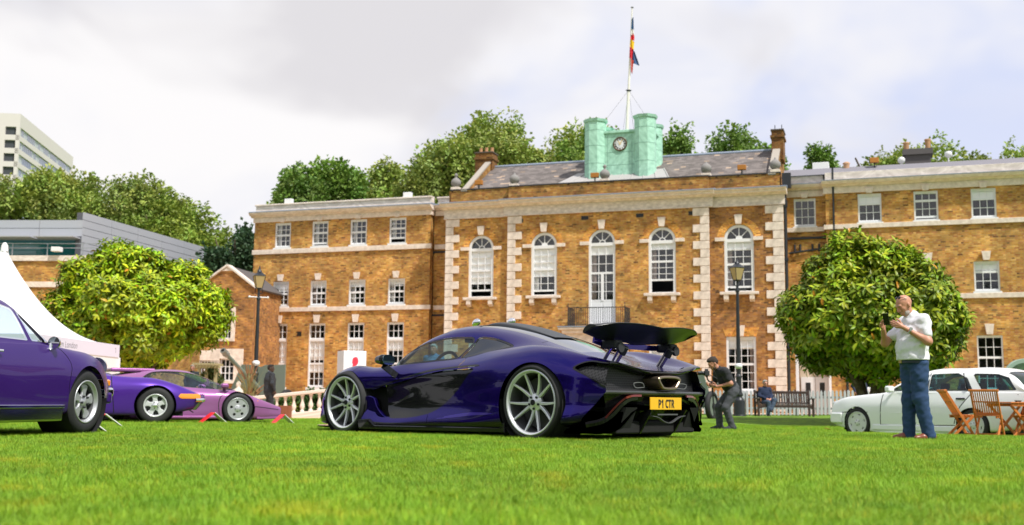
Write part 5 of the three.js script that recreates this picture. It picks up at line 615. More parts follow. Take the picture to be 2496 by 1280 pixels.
// ---------------------------------------------------------------- the purple hypercar (x forward from the rear axle, left side towards -z)
const hyper = thing('hypercar', 'deep purple low hypercar with raised black rear wing, nearest car on the lawn', 'car', [0.8186, groundY(0.8186, -10.68) - 0.012, -10.6804], Math.PI - 42.5 * Math.PI / 180);
const P1 = { purple: paint(rgb(0.0145, 0.0055, 0.138), 0.85, 0.2), flip: null };
{
  const L = [
    [[-0.70, 0.22, 0.58], [-0.4, 0.14, 0.70], [0, 0.11, 0.76], [1, 0.10, 0.80], [2, 0.10, 0.80], [2.67, 0.10, 0.76], [3.3, 0.09, 0.55]],
    [[-0.70, 0.24, 0.78], [-0.45, 0.19, 0.93], [0, 0.15, 0.965], [0.5, 0.13, 0.965], [1.3, 0.12, 0.95], [2.1, 0.10, 0.945], [2.67, 0.13, 0.93], [3.2, 0.12, 0.80], [3.46, 0.11, 0.52]],
    [[-0.73, 0.36, 0.79], [-0.45, 0.35, 0.925], [0, 0.36, 0.98], [0.4, 0.35, 0.965], [0.9, 0.33, 0.925], [1.5, 0.31, 0.90], [2.0, 0.31, 0.875], [2.35, 0.34, 0.89], [2.67, 0.35, 0.945], [3.1, 0.31, 0.87], [3.5, 0.28, 0.52]],
    [[-0.735, 0.47, 0.79], [-0.45, 0.51, 0.92], [0, 0.56, 0.975], [0.4, 0.565, 0.955], [0.9, 0.54, 0.905], [1.5, 0.52, 0.875], [2.0, 0.49, 0.87], [2.35, 0.50, 0.90], [2.67, 0.53, 0.945], [3.1, 0.45, 0.85], [3.52, 0.36, 0.48]],
    [[-0.72, 0.58, 0.79], [-0.42, 0.67, 0.90], [0, 0.76, 0.92], [0.4, 0.76, 0.90], [0.9, 0.69, 0.87], [1.5, 0.645, 0.86], [2.0, 0.62, 0.865], [2.3, 0.63, 0.885], [2.67, 0.655, 0.89], [3.05, 0.575, 0.80], [3.5, 0.43, 0.44]],
    [[-0.72, 0.715, 0.70], [-0.5, 0.775, 0.755], [-0.2, 0.845, 0.77], [0.15, 0.88, 0.765], [0.4, 0.865, 0.76], [0.7, 0.835, 0.755], [1, 0.785, 0.755], [1.5, 0.745, 0.76], [2.0, 0.715, 0.785], [2.35, 0.705, 0.77], [2.67, 0.73, 0.75], [3.05, 0.655, 0.68], [3.5, 0.48, 0.38]],
    [[-0.79, 0.675, 0.50], [-0.4, 0.73, 0.54], [0, 0.83, 0.60], [0.3, 0.865, 0.65], [0.6, 0.845, 0.69], [1, 0.795, 0.715], [1.5, 0.755, 0.73], [2.0, 0.725, 0.745], [2.3, 0.685, 0.66], [2.67, 0.665, 0.55], [3.05, 0.595, 0.50], [3.52, 0.49, 0.27]],
    [[-0.80, 0.655, 0.25], [-0.4, 0.725, 0.30], [0, 0.84, 0.36], [0.4, 0.965, 0.42], [0.8, 1.05, 0.47], [1.2, 1.085, 0.50], [1.5, 1.06, 0.53], [1.8, 0.96, 0.585], [2.05, 0.81, 0.64], [2.3, 0.69, 0.50], [2.67, 0.645, 0.4], [3.05, 0.575, 0.34], [3.54, 0.49, 0.16]],
    [[-0.80, 0.65, 0], [-0.4, 0.73, 0], [0, 0.86, 0], [0.4, 1.0, 0], [0.8, 1.10, 0], [1.2, 1.145, 0], [1.6, 1.13, 0], [1.9, 1.05, 0], [2.25, 0.86, 0], [2.5, 0.73, 0], [2.8, 0.65, 0], [3.2, 0.58, 0], [3.62, 0.49, 0]],
  ];
  let s = skin(L, 240, 96), piece;
  const cut = (f) => { const [a, b] = split(s, f); s = b; return a; };
  // wheel openings
  const aR = [0.0, 0.345, 0.372], aF = [2.67, 0.325, 0.348];
  for (const [x, y, r] of [aR, aF]) { const f = (px, py, pz, v) => v > 5 ? 1 : Math.hypot((px - x) * (px < x && x < 1 ? 0.92 : 1), py - y) - r; const lip = split(s, (a, b, c, v) => v > 5 ? 1 : f(a, b, c, v)); s = lip[1]; }
  // openings and panels, drawn in side view
  const side = (pts, n = 80, vmin = 0, vmax = 9) => { const f = inPoly(curve2(pts, n)); return (x, y, z, v) => (v < vmin || v > vmax) ? 1 : f(x, y); };
  // glass
  const dlo = inPoly(curve2([[2.27, 0.70], [2.12, 0.79], [1.90, 0.895], [1.68, 0.965], [1.4, 1.0], [1.2, 1.0], [1.06, 0.985], [1.03, 0.93], [1.10, 0.84], [1.16, 0.785], [1.5, 0.755], [1.9, 0.725], [2.15, 0.70]], 120));
  const zone = (f, v0, v1) => (x, y, z, v) => Math.max(f(x, y), v0 - v, v - v1);
  const doorGlass = cut(zone((x, y) => dlo(x, y) + 0.018, 5.85, 6.98)), doorSeal = cut(zone(dlo, 5.8, 7.03));
  const qtr = inPoly(curve2([[1.13, 0.785], [1.04, 0.90], [1.00, 0.985], [0.85, 0.985], [0.66, 0.945], [0.50, 0.885], [0.60, 0.862], [0.85, 0.815]], 90));
  const qGlass = cut(zone((x, y) => qtr(x, y) + 0.014, 5.6, 6.98)), qSeal = cut(zone(qtr, 5.55, 7.05));
  const screen = cut((x, y, z, v) => Math.max(7.08 - v, 1.62 - x - z * 0.15, x - 2.40 + z * z * 0.55)), screenSeal = cut((x, y, z, v) => Math.max(7.0 - v, 1.58 - x - z * 0.15, x - 2.43 + z * z * 0.55));
  const rear = cut((x, y, z, v) => Math.max(7.16 - v + (x < 0.2 ? (0.2 - x) * 0.25 : 0), x - 1.17, -0.05 - x));
  // side: gloss black leaf panel behind the front wheel, with an open mouth
  const mouth = cut(side([[2.40, 0.47], [2.22, 0.475], [2.08, 0.50], [2.055, 0.40], [2.02, 0.27], [1.96, 0.20], [2.12, 0.20], [2.2, 0.26], [2.26, 0.36], [2.36, 0.40]], 80, 0, 4.2));
  const leaf = cut(side([[2.07, 0.505], [2.06, 0.40], [2.03, 0.27], [1.96, 0.195], [1.75, 0.185], [1.46, 0.215], [1.27, 0.265], [1.12, 0.35], [0.96, 0.48], [0.85, 0.60], [0.775, 0.665], [0.98, 0.668], [1.2, 0.66], [1.47, 0.625], [1.75, 0.57], [1.95, 0.53]], 120, 0, 5));
  const lipLine = cut(side([[2.40, 0.475], [2.2, 0.485], [2.0, 0.535], [1.74, 0.59], [1.44, 0.645], [1.15, 0.675], [0.95, 0.685], [0.73, 0.692], [0.69, 0.698], [0.73, 0.708], [0.98, 0.70], [1.15, 0.69], [1.44, 0.665], [1.74, 0.605], [2.0, 0.55], [2.2, 0.50]], 120, 0, 5.2));
  // rear quarter: leaf shaped mesh vent that runs round into the tail
  const vent = inPoly(curve2([[-0.445, 0.658], [-0.50, 0.705], [-0.57, 0.725], [-0.66, 0.715], [-0.80, 0.69], [-0.85, 0.60], [-0.80, 0.48], [-0.71, 0.498], [-0.64, 0.545], [-0.56, 0.593], [-0.48, 0.635]], 90));
  const ventIn = cut((x, y, z, v) => (v > 5 || z < 0.5) ? 1 : vent(x, y) + 0.012), ventRim = cut((x, y, z, v) => (v > 5.2 || z < 0.5) ? 1 : vent(x, y));
  // tail trimmed to its sloping corner
  cut((x, y, z, v) => v > 4.2 ? 1 : x + 0.74 - Math.max(0, (0.46 - y)) * 0.80);
  const sill = cut((x, y, z, v) => Math.max(v - 1.25, x - 2.25, 0.28 - x));
  const flash = cut(side([[1.24, 0.185], [0.95, 0.235], [0.65, 0.258], [0.40, 0.245], [0.75, 0.225], [1.0, 0.20]], 60, 0, 4));
  let gaps = []; const gap = (pts, w, when) => { const [a, b] = shut(s, pts, w, when); s = a; gaps = cat(gaps, b); };
  gap(curve2([[2.62, 0.56], [2.60, 0.62], [2.55, 0.71], [2.46, 0.74]], 20, false), 0.0035, (x, y, z, v) => v > 2.5 && v < 5.6);
  gap(curve2([[1.06, 1.09], [1.08, 0.98], [1.12, 0.80], [0.97, 0.76], [1.03, 0.69], [1.06, 0.64]], 40, false).slice(0, 14), 0.003, (x, y, z, v) => v > 6.9);
  gap([[1.02, 0.80], [1.00, 0.75], [1.03, 0.69]], 0.0035, (x, y, z, v) => v > 3 && v < 6);
  gap([[1.36, 0.24], [1.36, 0.16], [1.355, 0.08]], 0.003, (x, y, z, v) => v < 3);
  gap([[0.35, 1.2], [0.30, 0.99], [0.28, 0.85]], 0.003, (x, y, z, v) => v > 6.8);
  mesh('body', toGeo(s), P1.purple, hyper);
  mesh('panel_gap', toGeo(offset(gaps, -0.004)), CM.gap, hyper);
  mesh('door_glass', toGeo(offset(doorGlass, -0.006)), phys(rgb(0.42, 0.56, 0.56), { roughness: 0.02, transmission: 1, thickness: 0 }), hyper);
  mesh('window_trim', toGeo(offset(cat(doorSeal, qSeal, screenSeal), -0.002)), CM.rubber, hyper);
  mesh('quarter_window', toGeo(offset(qGlass, -0.006)), phys(rgb(0.018, 0.02, 0.022), { roughness: 0.12, clearcoat: 0.6 }), hyper);
  mesh('windscreen', toGeo(offset(screen, -0.005)), CM.glass, hyper);
  mesh('rear_canopy', toGeo(offset(rear, -0.004)), phys(rgb(0.02, 0.024, 0.03), { roughness: 0.04, clearcoat: 1, ior: 1.9 }), hyper);
  mesh('door_panel', toGeo(offset(leaf, -0.02)), CM.gloss, hyper);
  mesh('lip_trim', toGeo(offset(lipLine, 0.003)), CM.gloss, hyper);
  mesh('air_intake', toGeo(offset(mouth, -0.12)), CM.liner, hyper);
  mesh('side_sill', toGeo(sill), CM.gloss, hyper);
  mesh('side_flash', toGeo(offset(flash, 0.004)), paint(rgb(0.05, 0.03, 0.26), 0.45, 0.3), hyper);
  const mesh2 = pixelTexture(64, 64, (x, y) => { const u = (x / 64 * 4 + (Math.floor(y / 16) % 2) * 0.5) % 1, v = (y / 16) % 1; const d = Math.hypot(u - 0.5, v - 0.5); return d < 0.38 ? [4, 4, 5] : [46, 46, 48]; }, 12, 12);
  const grille = std(0xffffff, 0.5, 0.2, { map: mesh2, side: THREE.DoubleSide });
  mesh('rear_vent_mesh', toGeo(offset(ventIn, -0.05)), grille, hyper); mesh('vent_rim', toGeo(offset(ventRim, 0.004)), CM.gloss, hyper);
  // tail: recessed mesh wall, bumper strip, dark lower panel
  const tail = (rows, n, mat, name, bulge) => { const pos = [], uv = [], idx = []; rows.forEach(([x, y, zw], r) => { for (let k = 0; k <= n; k++) { const u = k / n * 2 - 1; pos.push(x - bulge * (1 - u * u), y(u), zw * u); uv.push(zw * u, y(u)); } }); for (let r = 0; r < rows.length - 1; r++) for (let k = 0; k < n; k++) { const a = r * (n + 1) + k; idx.push(a, a + 1, a + n + 1, a + 1, a + n + 2, a + n + 1); } const g = new THREE.BufferGeometry(); g.setAttribute('position', new THREE.Float32BufferAttribute(pos, 3)); g.setAttribute('uv', new THREE.Float32BufferAttribute(uv, 2)); g.setIndex(idx); g.computeVertexNormals(); return mesh(name, g, mat, hyper); };
  const lip = (u) => 0.645 + 0.07 * smooth(0.25, 0.95, Math.abs(u)); const D = (c) => { const m = c.clone(); m.side = THREE.DoubleSide; return m; };
  tail([[-0.60, (u) => lip(u) + 0.005, 0.74], [-0.60, (u) => 0.56, 0.76], [-0.62, (u) => 0.45, 0.76]], 40, grille, 'tail_mesh', 0.10);
  tail([[-0.67, (u) => lip(u) + 0.012, 0.72], [-0.72, lip, 0.72], [-0.725, (u) => lip(u) - 0.022, 0.72], [-0.64, (u) => lip(u) - 0.04, 0.72]], 48, D(CM.gloss), 'tail_lip', 0.09);
  const strip = std(rgb(0.10, 0.10, 0.10), 0.25, 0.6); strip.side = THREE.DoubleSide;
  tail([[-0.60, (u) => 0.472, 0.77], [-0.70, (u) => 0.47, 0.785], [-0.715, (u) => 0.462, 0.785], [-0.713, (u) => 0.435, 0.78], [-0.69, (u) => 0.43, 0.78]], 40, strip, 'bumper_strip', 0.105);
  tail([[-0.69, (u) => 0.432, 0.77], [-0.68, (u) => 0.36, 0.73], [-0.62, (u) => 0.25, 0.66], [-0.55, (u) => 0.10, 0.60]], 40, D(CM.gloss), 'tail_panel', 0.10);
  numberPlate(hyper, 'P1 CTR', -0.815, 0.356, 0, 0.50, 0.112, -Math.PI / 2, true, 0.86);
  // thin S shaped tail lamps
  for (const m of [-1, 1]) mesh('tail_light', sweepBox([[-0.80, 0.425, m * 0.36], [-0.785, 0.421, m * 0.48], [-0.772, 0.405, m * 0.55]], 0.012, 0.018, 20), CM.red, hyper);
  for (const m of [-1, 1]) mesh('lamp_lower_edge', sweepBox([[-0.772, 0.405, m * 0.551], [-0.75, 0.35, m * 0.63], [-0.72, 0.28, m * 0.70], [-0.69, 0.225, m * 0.74]], 0.010, 0.014, 30), std(rgb(0.05, 0.006, 0.006), 0.3), hyper);
  for (const m of [-1, 1]) mesh('lamp_surround', sweepBox([[-0.77, 0.405, m * 0.40], [-0.755, 0.385, m * 0.51], [-0.74, 0.34, m * 0.59], [-0.71, 0.26, m * 0.67], [-0.66, 0.20, m * 0.75], [-0.55, 0.165, m * 0.84]], 0.03, 0.05, 40), CM.gloss, hyper);
  // exhaust: a single trapezoid pipe
  const ex = sub('exhaust', hyper), oc = [[-0.15, 0.592], [0.15, 0.592], [0.175, 0.575], [0.12, 0.505], [0.10, 0.492], [-0.10, 0.492], [-0.12, 0.505], [-0.175, 0.575]], ic = oc.map(([a, b]) => [a * 0.88, (b - 0.542) * 0.8 + 0.542]);
  const bronze = std(rgb(0.30, 0.23, 0.17), 0.32, 0.9); const turn = (g) => g.rotateY(Math.PI / 2);
  mesh('pipe', turn(ext(poly(curve2(oc, 64), [curve2(ic, 64).reverse()]), 0.30, 0.006)).translate(-0.86, 0, 0), bronze, ex); mesh('pipe_inside', turn(ext(poly(curve2(ic, 48)), 0.01)).translate(-0.72, 0, 0), CM.gap, ex);
  for (const m of [-1, 1]) mesh('tail_reflector', sweepBox([[-0.76, 0.50, m * 0.26], [-0.76, 0.50, m * 0.40], [-0.76, 0.53, m * 0.42], [-0.76, 0.535, m * 0.28], [-0.76, 0.50, m * 0.26]], 0.007, 0.007, 30), std(rgb(0.16, 0.16, 0.165), 0.3, 0.3), hyper);
  // diffuser: channel walls with rolled tops
  const fin = curve2([[0.24, 0.325], [0.36, 0.335], [0.48, 0.34], [0.545, 0.31], [0.60, 0.25], [0.70, 0.165], [0.77, 0.125], [0.80, 0.115], [0.80, 0.095], [0.76, 0.095], [0.60, 0.13], [0.52, 0.20], [0.46, 0.27], [0.42, 0.30], [0.28, 0.30]], 90);
  for (const m of [-1, 1]) { const pts = fin.map(([a, b]) => [m * Math.min(a, 0.93), b]), e = ext(poly(pts), 0.42, 0.006); e.rotateY(Math.PI / 2); const p = e.attributes.position; for (let i = 0; i < p.count; i++) { const x = p.getX(i), t = x / 0.42; p.setX(i, x - 0.82 + Math.pow(Math.abs(p.getZ(i)), 2) * 0.16 + Math.max(0, 0.30 - p.getY(i)) * 0.25); } e.computeVertexNormals(); mesh('diffuser_fin', e.applyMatrix4(new THREE.Matrix4().makeScale(1, 1, -1)), D(CM.gloss), hyper);
    mesh('diffuser_blade', ext(poly([[-0.86, 0.30], [-0.80, 0.30], [-0.30, 0.10], [-0.72, 0.085]]), 0.02).translate(0, 0, m * 0.27 - 0.01), CM.gloss, hyper); mesh('diffuser_wall', ext(poly([[-0.80, 0.32], [-0.4, 0.32], [-0.3, 0.09], [-0.70, 0.09]]), 0.16).translate(0, 0, m * 0.5 - 0.08), CM.liner, hyper); }
  mesh('diffuser_trim', [sweepBox([[-0.84, 0.245, 0.26], [-0.84, 0.235, 0.18], [-0.84, 0.19, 0.06], [-0.84, 0.182, 0], [-0.84, 0.19, -0.06], [-0.84, 0.235, -0.18], [-0.84, 0.245, -0.26]], 0.006, 0.03, 40), sweepBox([[-0.835, 0.258, 0.16], [-0.835, 0.258, -0.16]], 0.005, 0.012, 4)], std(rgb(0.10, 0.10, 0.105), 0.25, 0.3), hyper);
  mesh('undertray', [bx(-0.72, 0.4, 0.085, 0.20, -0.62, 0.62, 0.02), bx(0.3, 2.3, 0.075, 0.13, -0.88, 0.88, 0.02), bx(2.3, 3.35, 0.08, 0.14, -0.55, 0.55, 0.02)], CM.liner, hyper);
  mesh('front_splitter', [ext(poly(curve2([[2.95, 0.86], [3.2, 0.84], [3.42, 0.66], [3.6, 0.3], [3.66, 0], [3.6, -0.3], [3.42, -0.66], [3.2, -0.84], [2.95, -0.86], [2.9, 0]], 80)), 0.018).rotateX(Math.PI / 2).translate(0, 0.085, 0)], CM.gloss, hyper);
  // blade fin behind the front wheel
  for (const m of [-1, 1]) { const b = ext(poly(curve2([[2.36, 0.385], [2.22, 0.385], [2.16, 0.29], [2.05, 0.20], [1.90, 0.165], [2.05, 0.14], [2.22, 0.14], [2.30, 0.24]], 60)), 0.03, 0.006); b.translate(0, 0, m > 0 ? 0.87 : -0.90); mesh('side_blade', b, P1.purple, hyper); const b2 = ext(poly([[2.38, 0.155], [2.22, 0.165], [2.12, 0.10], [0.36, 0.115], [0.33, 0.16], [0.31, 0.16], [0.31, 0.085], [2.36, 0.07]]), 0.03, 0.006); b2.translate(0, 0, m > 0 ? 0.935 : -0.965); mesh('sill_skirt', b2, CM.gloss, hyper); }
  // wing on its hydraulic struts, tilted as an air brake
  const wg = sub('rear_wing', hyper); { const N = 48, pos = [], idx = [], uv = []; const prof = 14; for (let i = 0; i <= N; i++) { const u = Math.sin((i / N * 2 - 1) * Math.PI / 2), z = u * 0.80, a = Math.abs(u), tip = 1 - 0.3 * Math.pow(a, 14), te = [-0.80 + 0.14 * Math.pow(a, 3), 1.05 + 0.02 * Math.sin(a * 3.1) - 0.015 * smooth(0.75, 1, a)], le = [-0.50 + 0.04 * Math.pow(a, 2.5), 0.912 - 0.012 * Math.cos(a * 6) * (1 - a * 0.5) + 0.06 * smooth(0.6, 1, a)];
      const mx = [lerp(te[0], le[0], 0.5), lerp(te[1], le[1], 0.5)]; for (let k = 0; k < prof; k++) { const th = k / prof * 6.2832, c = Math.cos(th), sn = Math.sin(th), tk = 0.020 * (0.15 + tip) * (1 - 0.35 * c), dx = te[0] - le[0], dy = te[1] - le[1], l = Math.hypot(dx, dy), nx = -dy / l, ny = dx / l, cam = -0.03 * (1 - c * c); const half = l / 2 * (0.25 + 0.75 * tip); pos.push(mx[0] + dx / l * half * c + nx * (sn * tk + cam), mx[1] + dy / l * half * c + ny * (sn * tk + cam), z); uv.push(u, k / prof); } }
    for (let i = 0; i < N; i++) for (let k = 0; k < prof; k++) { const a = i * prof + k, b = i * prof + (k + 1) % prof; idx.push(a, b, a + prof, b, b + prof, a + prof); } for (const o of [0, N * prof]) for (let k = 1; k < prof - 1; k++) idx.push(o, o + k, o + k + 1); const g = new THREE.BufferGeometry(); g.setAttribute('position', new THREE.Float32BufferAttribute(pos, 3)); g.setAttribute('uv', new THREE.Float32BufferAttribute(uv, 2)); g.setIndex(idx); g.computeVertexNormals(); mesh('wing_blade', g, two(std(rgb(0.014, 0.015, 0.016), 0.32)), wg);
    mesh('leading_edge', sweepBox([-1, -0.8, -0.5, -0.2, 0.2, 0.5, 0.8, 1].map((u) => { const a = Math.abs(u) * 0.8; return [-0.47 + 0.04 * Math.pow(a, 2.5), 0.882 + 0.06 * smooth(0.5, 1, a), u * 0.60]; }), 0.05, 0.022, 60), P1.purple, wg);
    for (const m of [-1, 1]) { mesh('wing_mount', [bx(-0.62, -0.44, 0.845, 0.925, m * 0.44 - 0.06, m * 0.44 + 0.06, 0.02), new THREE.CylinderGeometry(0.045, 0.045, 0.03, 20).rotateZ(Math.PI / 2).translate(-0.63, 0.855, m * 0.44)], CM.dark, wg); mesh('mount_pin', [new THREE.CylinderGeometry(0.03, 0.03, 0.05, 20).rotateX(Math.PI / 2).translate(-0.6, 0.87, m * 0.44)], CM.chrome, wg);
      mesh('strut', [bar([-0.38, 0.66, m * 0.44], [-0.56, 0.90, m * 0.44], 0.018, 0.018, 10), bar([-0.44, 0.64, m * 0.39], [-0.60, 0.87, m * 0.40], 0.012, 0.012, 10), bar([-0.46, 0.64, m * 0.36], [-0.62, 0.85, m * 0.36], 0.018, 0.018, 10)], std(rgb(0.35, 0.33, 0.31), 0.25, 0.9), wg); mesh('strut_head', [bar([-0.585, 0.80, m * 0.36], [-0.63, 0.865, m * 0.36], 0.034, 0.034, 14)], CM.dark, wg); } }
  // mirrors on stalks
  for (const m of [-1, 1]) { const g = sub('door_mirror', hyper); const h = new RoundedBoxGeometry(0.17, 0.105, 0.175, 4, 0.045), hp = h.attributes.position; for (let i = 0; i < hp.count; i++) { const k = 1 - 0.35 * smooth(-0.03, 0.085, hp.getX(i)); hp.setY(i, hp.getY(i) * k); hp.setZ(i, hp.getZ(i) * k); } h.computeVertexNormals(); h.translate(1.935, 0.77, m * 1.03); mesh('mirror_shell', h, CM.gloss, g); mesh('mirror_glass', ext(poly(curve2([[-0.07, -0.036], [0.07, -0.04], [0.076, 0.02], [0.05, 0.042], [-0.06, 0.042], [-0.076, 0.01]], 40)), 0.006).rotateY(-Math.PI / 2).translate(1.85, 0.77, m * 1.03), std(rgb(0.20, 0.34, 0.37), 0.05, 1, { side: THREE.DoubleSide }), g); mesh('mirror_arm', beam([1.90, 0.61, m * 0.87], [1.95, 0.72, m * 1.02], 0.07, 0.016, 0.004, [1, 0, 0]), CM.gloss, g); }
  // roof snorkel
  const sn = skin([[[0.36, 0.985, 0.17], [0.8, 1.085, 0.2], [1.2, 1.125, 0.2], [1.36, 1.135, 0.16]], [[0.36, 0.992, 0.16], [0.8, 1.115, 0.17], [1.2, 1.165, 0.17], [1.36, 1.145, 0.14]], [[0.36, 0.995, 0], [0.8, 1.125, 0], [1.2, 1.175, 0], [1.36, 1.15, 0]]], 30, 16); mesh('roof_scoop', toGeo(sn), std(rgb(0.03, 0.033, 0.037), 0.45), hyper);
  // cabin: dark tub, two seats, dashboard, steering wheel on the left
  mesh('cabin_tub', [bx(0.75, 2.3, 0.12, 0.16, -0.72, 0.72), bx(0.72, 0.76, 0.12, 0.90, -0.6, 0.6), bx(1.0, 2.2, 0.16, 0.60, 0.70, 0.74), bx(1.0, 2.2, 0.16, 0.60, -0.74, -0.70)], CM.dark, hyper);
  mesh('dashboard', [bx(1.92, 2.32, 0.50, 0.70, -0.64, 0.64, 0.05)], CM.dark, hyper);
  for (const m of [-1, 1]) mesh('seat', [bx(0.95, 1.45, 0.22, 0.36, m * 0.33 - 0.22, m * 0.33 + 0.22, 0.05), new RoundedBoxGeometry(0.12, 0.62, 0.44, 2, 0.05).rotateZ(0.35).translate(0.98, 0.58, m * 0.33), new RoundedBoxGeometry(0.09, 0.16, 0.24, 2, 0.04).rotateZ(0.3).translate(0.90, 0.90, m * 0.33)], CM.leather, hyper);
  mesh('steering_wheel', [new THREE.TorusGeometry(0.16, 0.017, 10, 32).rotateY(Math.PI / 2).rotateZ(0.4).translate(1.74, 0.72, -0.33), bar([1.74, 0.72, -0.33], [1.95, 0.63, -0.33], 0.03), bx(1.735, 1.75, 0.70, 0.74, -0.48, -0.18)], CM.leather, hyper);
  for (const m of [-1, 1]) mesh('window_divider', beam([1.99, 0.73, m * 0.733], [1.845, 0.915, m * 0.612], 0.03, 0.014, 0.004, [1, 0, 0]), CM.rubber, hyper);
  mesh('rear_view_mirror', bx(1.66, 1.69, 0.98, 1.03, -0.11, 0.11, 0.012), CM.dark, hyper);
  const head = split(skin(L, 60, 48), (x, y, z, v) => Math.max(6.85 - v, x - 1.62, 0.74 - x))[0]; mesh('headliner', toGeo(offset(head, -0.02)), CM.dark, hyper);
  for (const m of [-1, 1]) { archLiner(hyper, 0, 0.345, m * 0.55, m * 0.95, 0.375); archLiner(hyper, 2.67, 0.325, m * 0.60, m * 0.92, 0.352);
    const z = m * 0.95; wheel(hyper, 0, 0.355, z, m, { R: 0.352, r: 0.292, w: 0.33, style: 'ypair', spin: m < 0 ? 0.95 : 0.3, cal: 0 }); wheel(hyper, 2.67, 0.335, m * 0.935, m, { R: 0.333, r: 0.272, w: 0.26, style: 'ypair', spin: m < 0 ? 0.62 : 0.2, cal: Math.PI }); 
    mesh('headlight', sweepBox([[3.40, 0.36, m * 0.58], [3.36, 0.42, m * 0.62], [3.26, 0.50, m * 0.66], [3.12, 0.58, m * 0.67]], 0.02, 0.05, 20), CM.lens, hyper); }
}
// ---------------------------------------------------------------- the other cars, from the same kit (x forward from the front axle)
function endCap(L, first, bulge, n = 12) { // closes the nose or tail between the two sides
  const s = skin(L, 1, 40), rows = []; for (let j = 0; j <= 40; j++) { const l = 40; } const seen = new Map(); for (let i = 0; i < s.length; i += ST) if ((s[i + 6] === 0) === first) seen.set(s[i + 7].toFixed(4), [s[i], s[i + 1], s[i + 2]]);
  const P = [...seen.entries()].sort((a, b) => a[0] - b[0]).map((e) => e[1]), zm = Math.max(...P.map((p) => p[2])), pos = [], idx = [], uv = []; const sg = first ? Math.sign(L[0][0][0] - L[0][L[0].length - 1][0]) : Math.sign(L[0][L[0].length - 1][0] - L[0][0][0]);
  for (const p of P) for (let k = 0; k <= n; k++) { const z = p[2] * (1 - 2 * k / n); pos.push(p[0] + sg * bulge * (1 - (z / zm) ** 2) - sg * bulge * (1 - (p[2] / zm) ** 2) * 0, p[1], z); uv.push(z, p[1]); }
  for (let j = 0; j < P.length - 1; j++) for (let k = 0; k < n; k++) { const a = j * (n + 1) + k; idx.push(a, a + 1, a + n + 1, a + 1, a + n + 2, a + n + 1); }
  const g = new THREE.BufferGeometry(); g.setAttribute('position', new THREE.Float32BufferAttribute(pos, 3)); g.setAttribute('uv', new THREE.Float32BufferAttribute(uv, 2)); g.setIndex(idx); g.computeVertexNormals(); return g;
}
// o: lines, paint, arches [[x, y, r]...], glass: [[outline, vmin, vmax]...], screen fn, gaps, tub
function carBody(t, o) {
  let s = skin(o.lines, o.nu || 200, o.nv || 72), gl = [], seal = [], gaps = [];
  for (const [x, y, r] of o.arches) s = split(s, (a, b, c, v) => v > 4 ? 1 : Math.hypot(a - x, b - y) - r)[1];
  for (const [pts, v0, v1, w, straight] of o.glass) { const f = inPoly(straight ? pts : curve2(pts, 110)), A = split(s, (x, y, z, v) => Math.max(f(x, y) + w, v0 - v, v - v1)); gl = cat(gl, A[0]); const B = split(A[1], (x, y, z, v) => Math.max(f(x, y), v0 - 0.06 - v, v - v1 - 0.06)); seal = cat(seal, B[0]); s = B[1]; }
  const A = split(s, o.screen), sc = A[0]; s = A[1];
  let rs = []; if (o.rear) { const B = split(s, o.rear); rs = B[0]; s = B[1]; }
  for (const [pts, when, w] of o.gaps || []) { const [a, b] = shut(s, pts, w || 0.004, when); s = a; gaps = cat(gaps, b); }
  for (const [name, f, m, off] of o.panels || []) { const B = split(s, f); s = B[1]; mesh(name, toGeo(offset(B[0], off || 0)), m, t); }
  mesh('body', toGeo(s), o.paint, t); if (gaps.length) mesh('panel_gap', toGeo(offset(gaps, -0.004)), CM.gap, t);
  if (gl.length) mesh('side_window', toGeo(offset(gl, -0.008)), o.tint || CM.glass, t); if (seal.length) mesh('window_trim', toGeo(offset(seal, 0.002)), o.trim || CM.rubber, t);
  mesh('windscreen', toGeo(offset(sc, -0.006)), o.tint || CM.glass, t); if (rs.length) mesh('rear_window', toGeo(offset(rs, -0.006)), o.tint || CM.glass, t);
  mesh('nose', endCap(o.lines, true, o.bulge || 0.08), two(o.paint), t); mesh('tail', endCap(o.lines, false, o.bulge2 ?? 0.06), two(o.paint), t);
  const [x0, x1, y, zw, top] = o.tub; mesh('cabin_tub', [bx(x1, x0, 0.2, 0.26, -zw, zw), bx(x1, x0, 0.26, y, zw - 0.03, zw), bx(x1, x0, 0.26, y, -zw, -zw + 0.03), bx(x1 - 0.03, x1, 0.26, y, -zw, zw), bx(x0 - 0.25, x0, 0.45, y, -zw, zw, 0.04)], CM.dark, t);
  for (const sx of o.seats) for (const m of [-1, 1]) mesh('seat', [bx(sx, sx + 0.5, 0.3, 0.48, m * 0.36 - 0.23, m * 0.36 + 0.23, 0.05), new RoundedBoxGeometry(0.13, y - 0.35 + o.seatTop, 0.46, 2, 0.05).rotateZ(0.25).translate(sx - 0.05, 0.42 + (y - 0.35 + o.seatTop) / 2, m * 0.36), new RoundedBoxGeometry(0.09, 0.17, 0.26, 2, 0.04).rotateZ(0.2).translate(sx - 0.13, 0.50 + y - 0.35 + o.seatTop, m * 0.36)], o.seatMat || CM.leather, t);
  mesh('steering_wheel', [new THREE.TorusGeometry(0.18, 0.014, 8, 28).rotateY(Math.PI / 2).rotateZ(0.4).translate(o.seats[0] + 0.72, y - 0.02, 0.36)], CM.leather, t);
  for (const [x, yy, r] of o.arches) for (const m of [-1, 1]) archLiner(t, x, yy, m * (o.half - 0.36), m * (o.half - 0.015), r + 0.003);
  mesh('undertray', bx(o.under[1], o.under[0], o.under[2], o.under[2] + 0.08, -o.half + 0.18, o.half - 0.18), CM.liner, t);
}
function place(px, py, D, h, side) { const p = at(px, py, D); return [p.x, p.z]; }
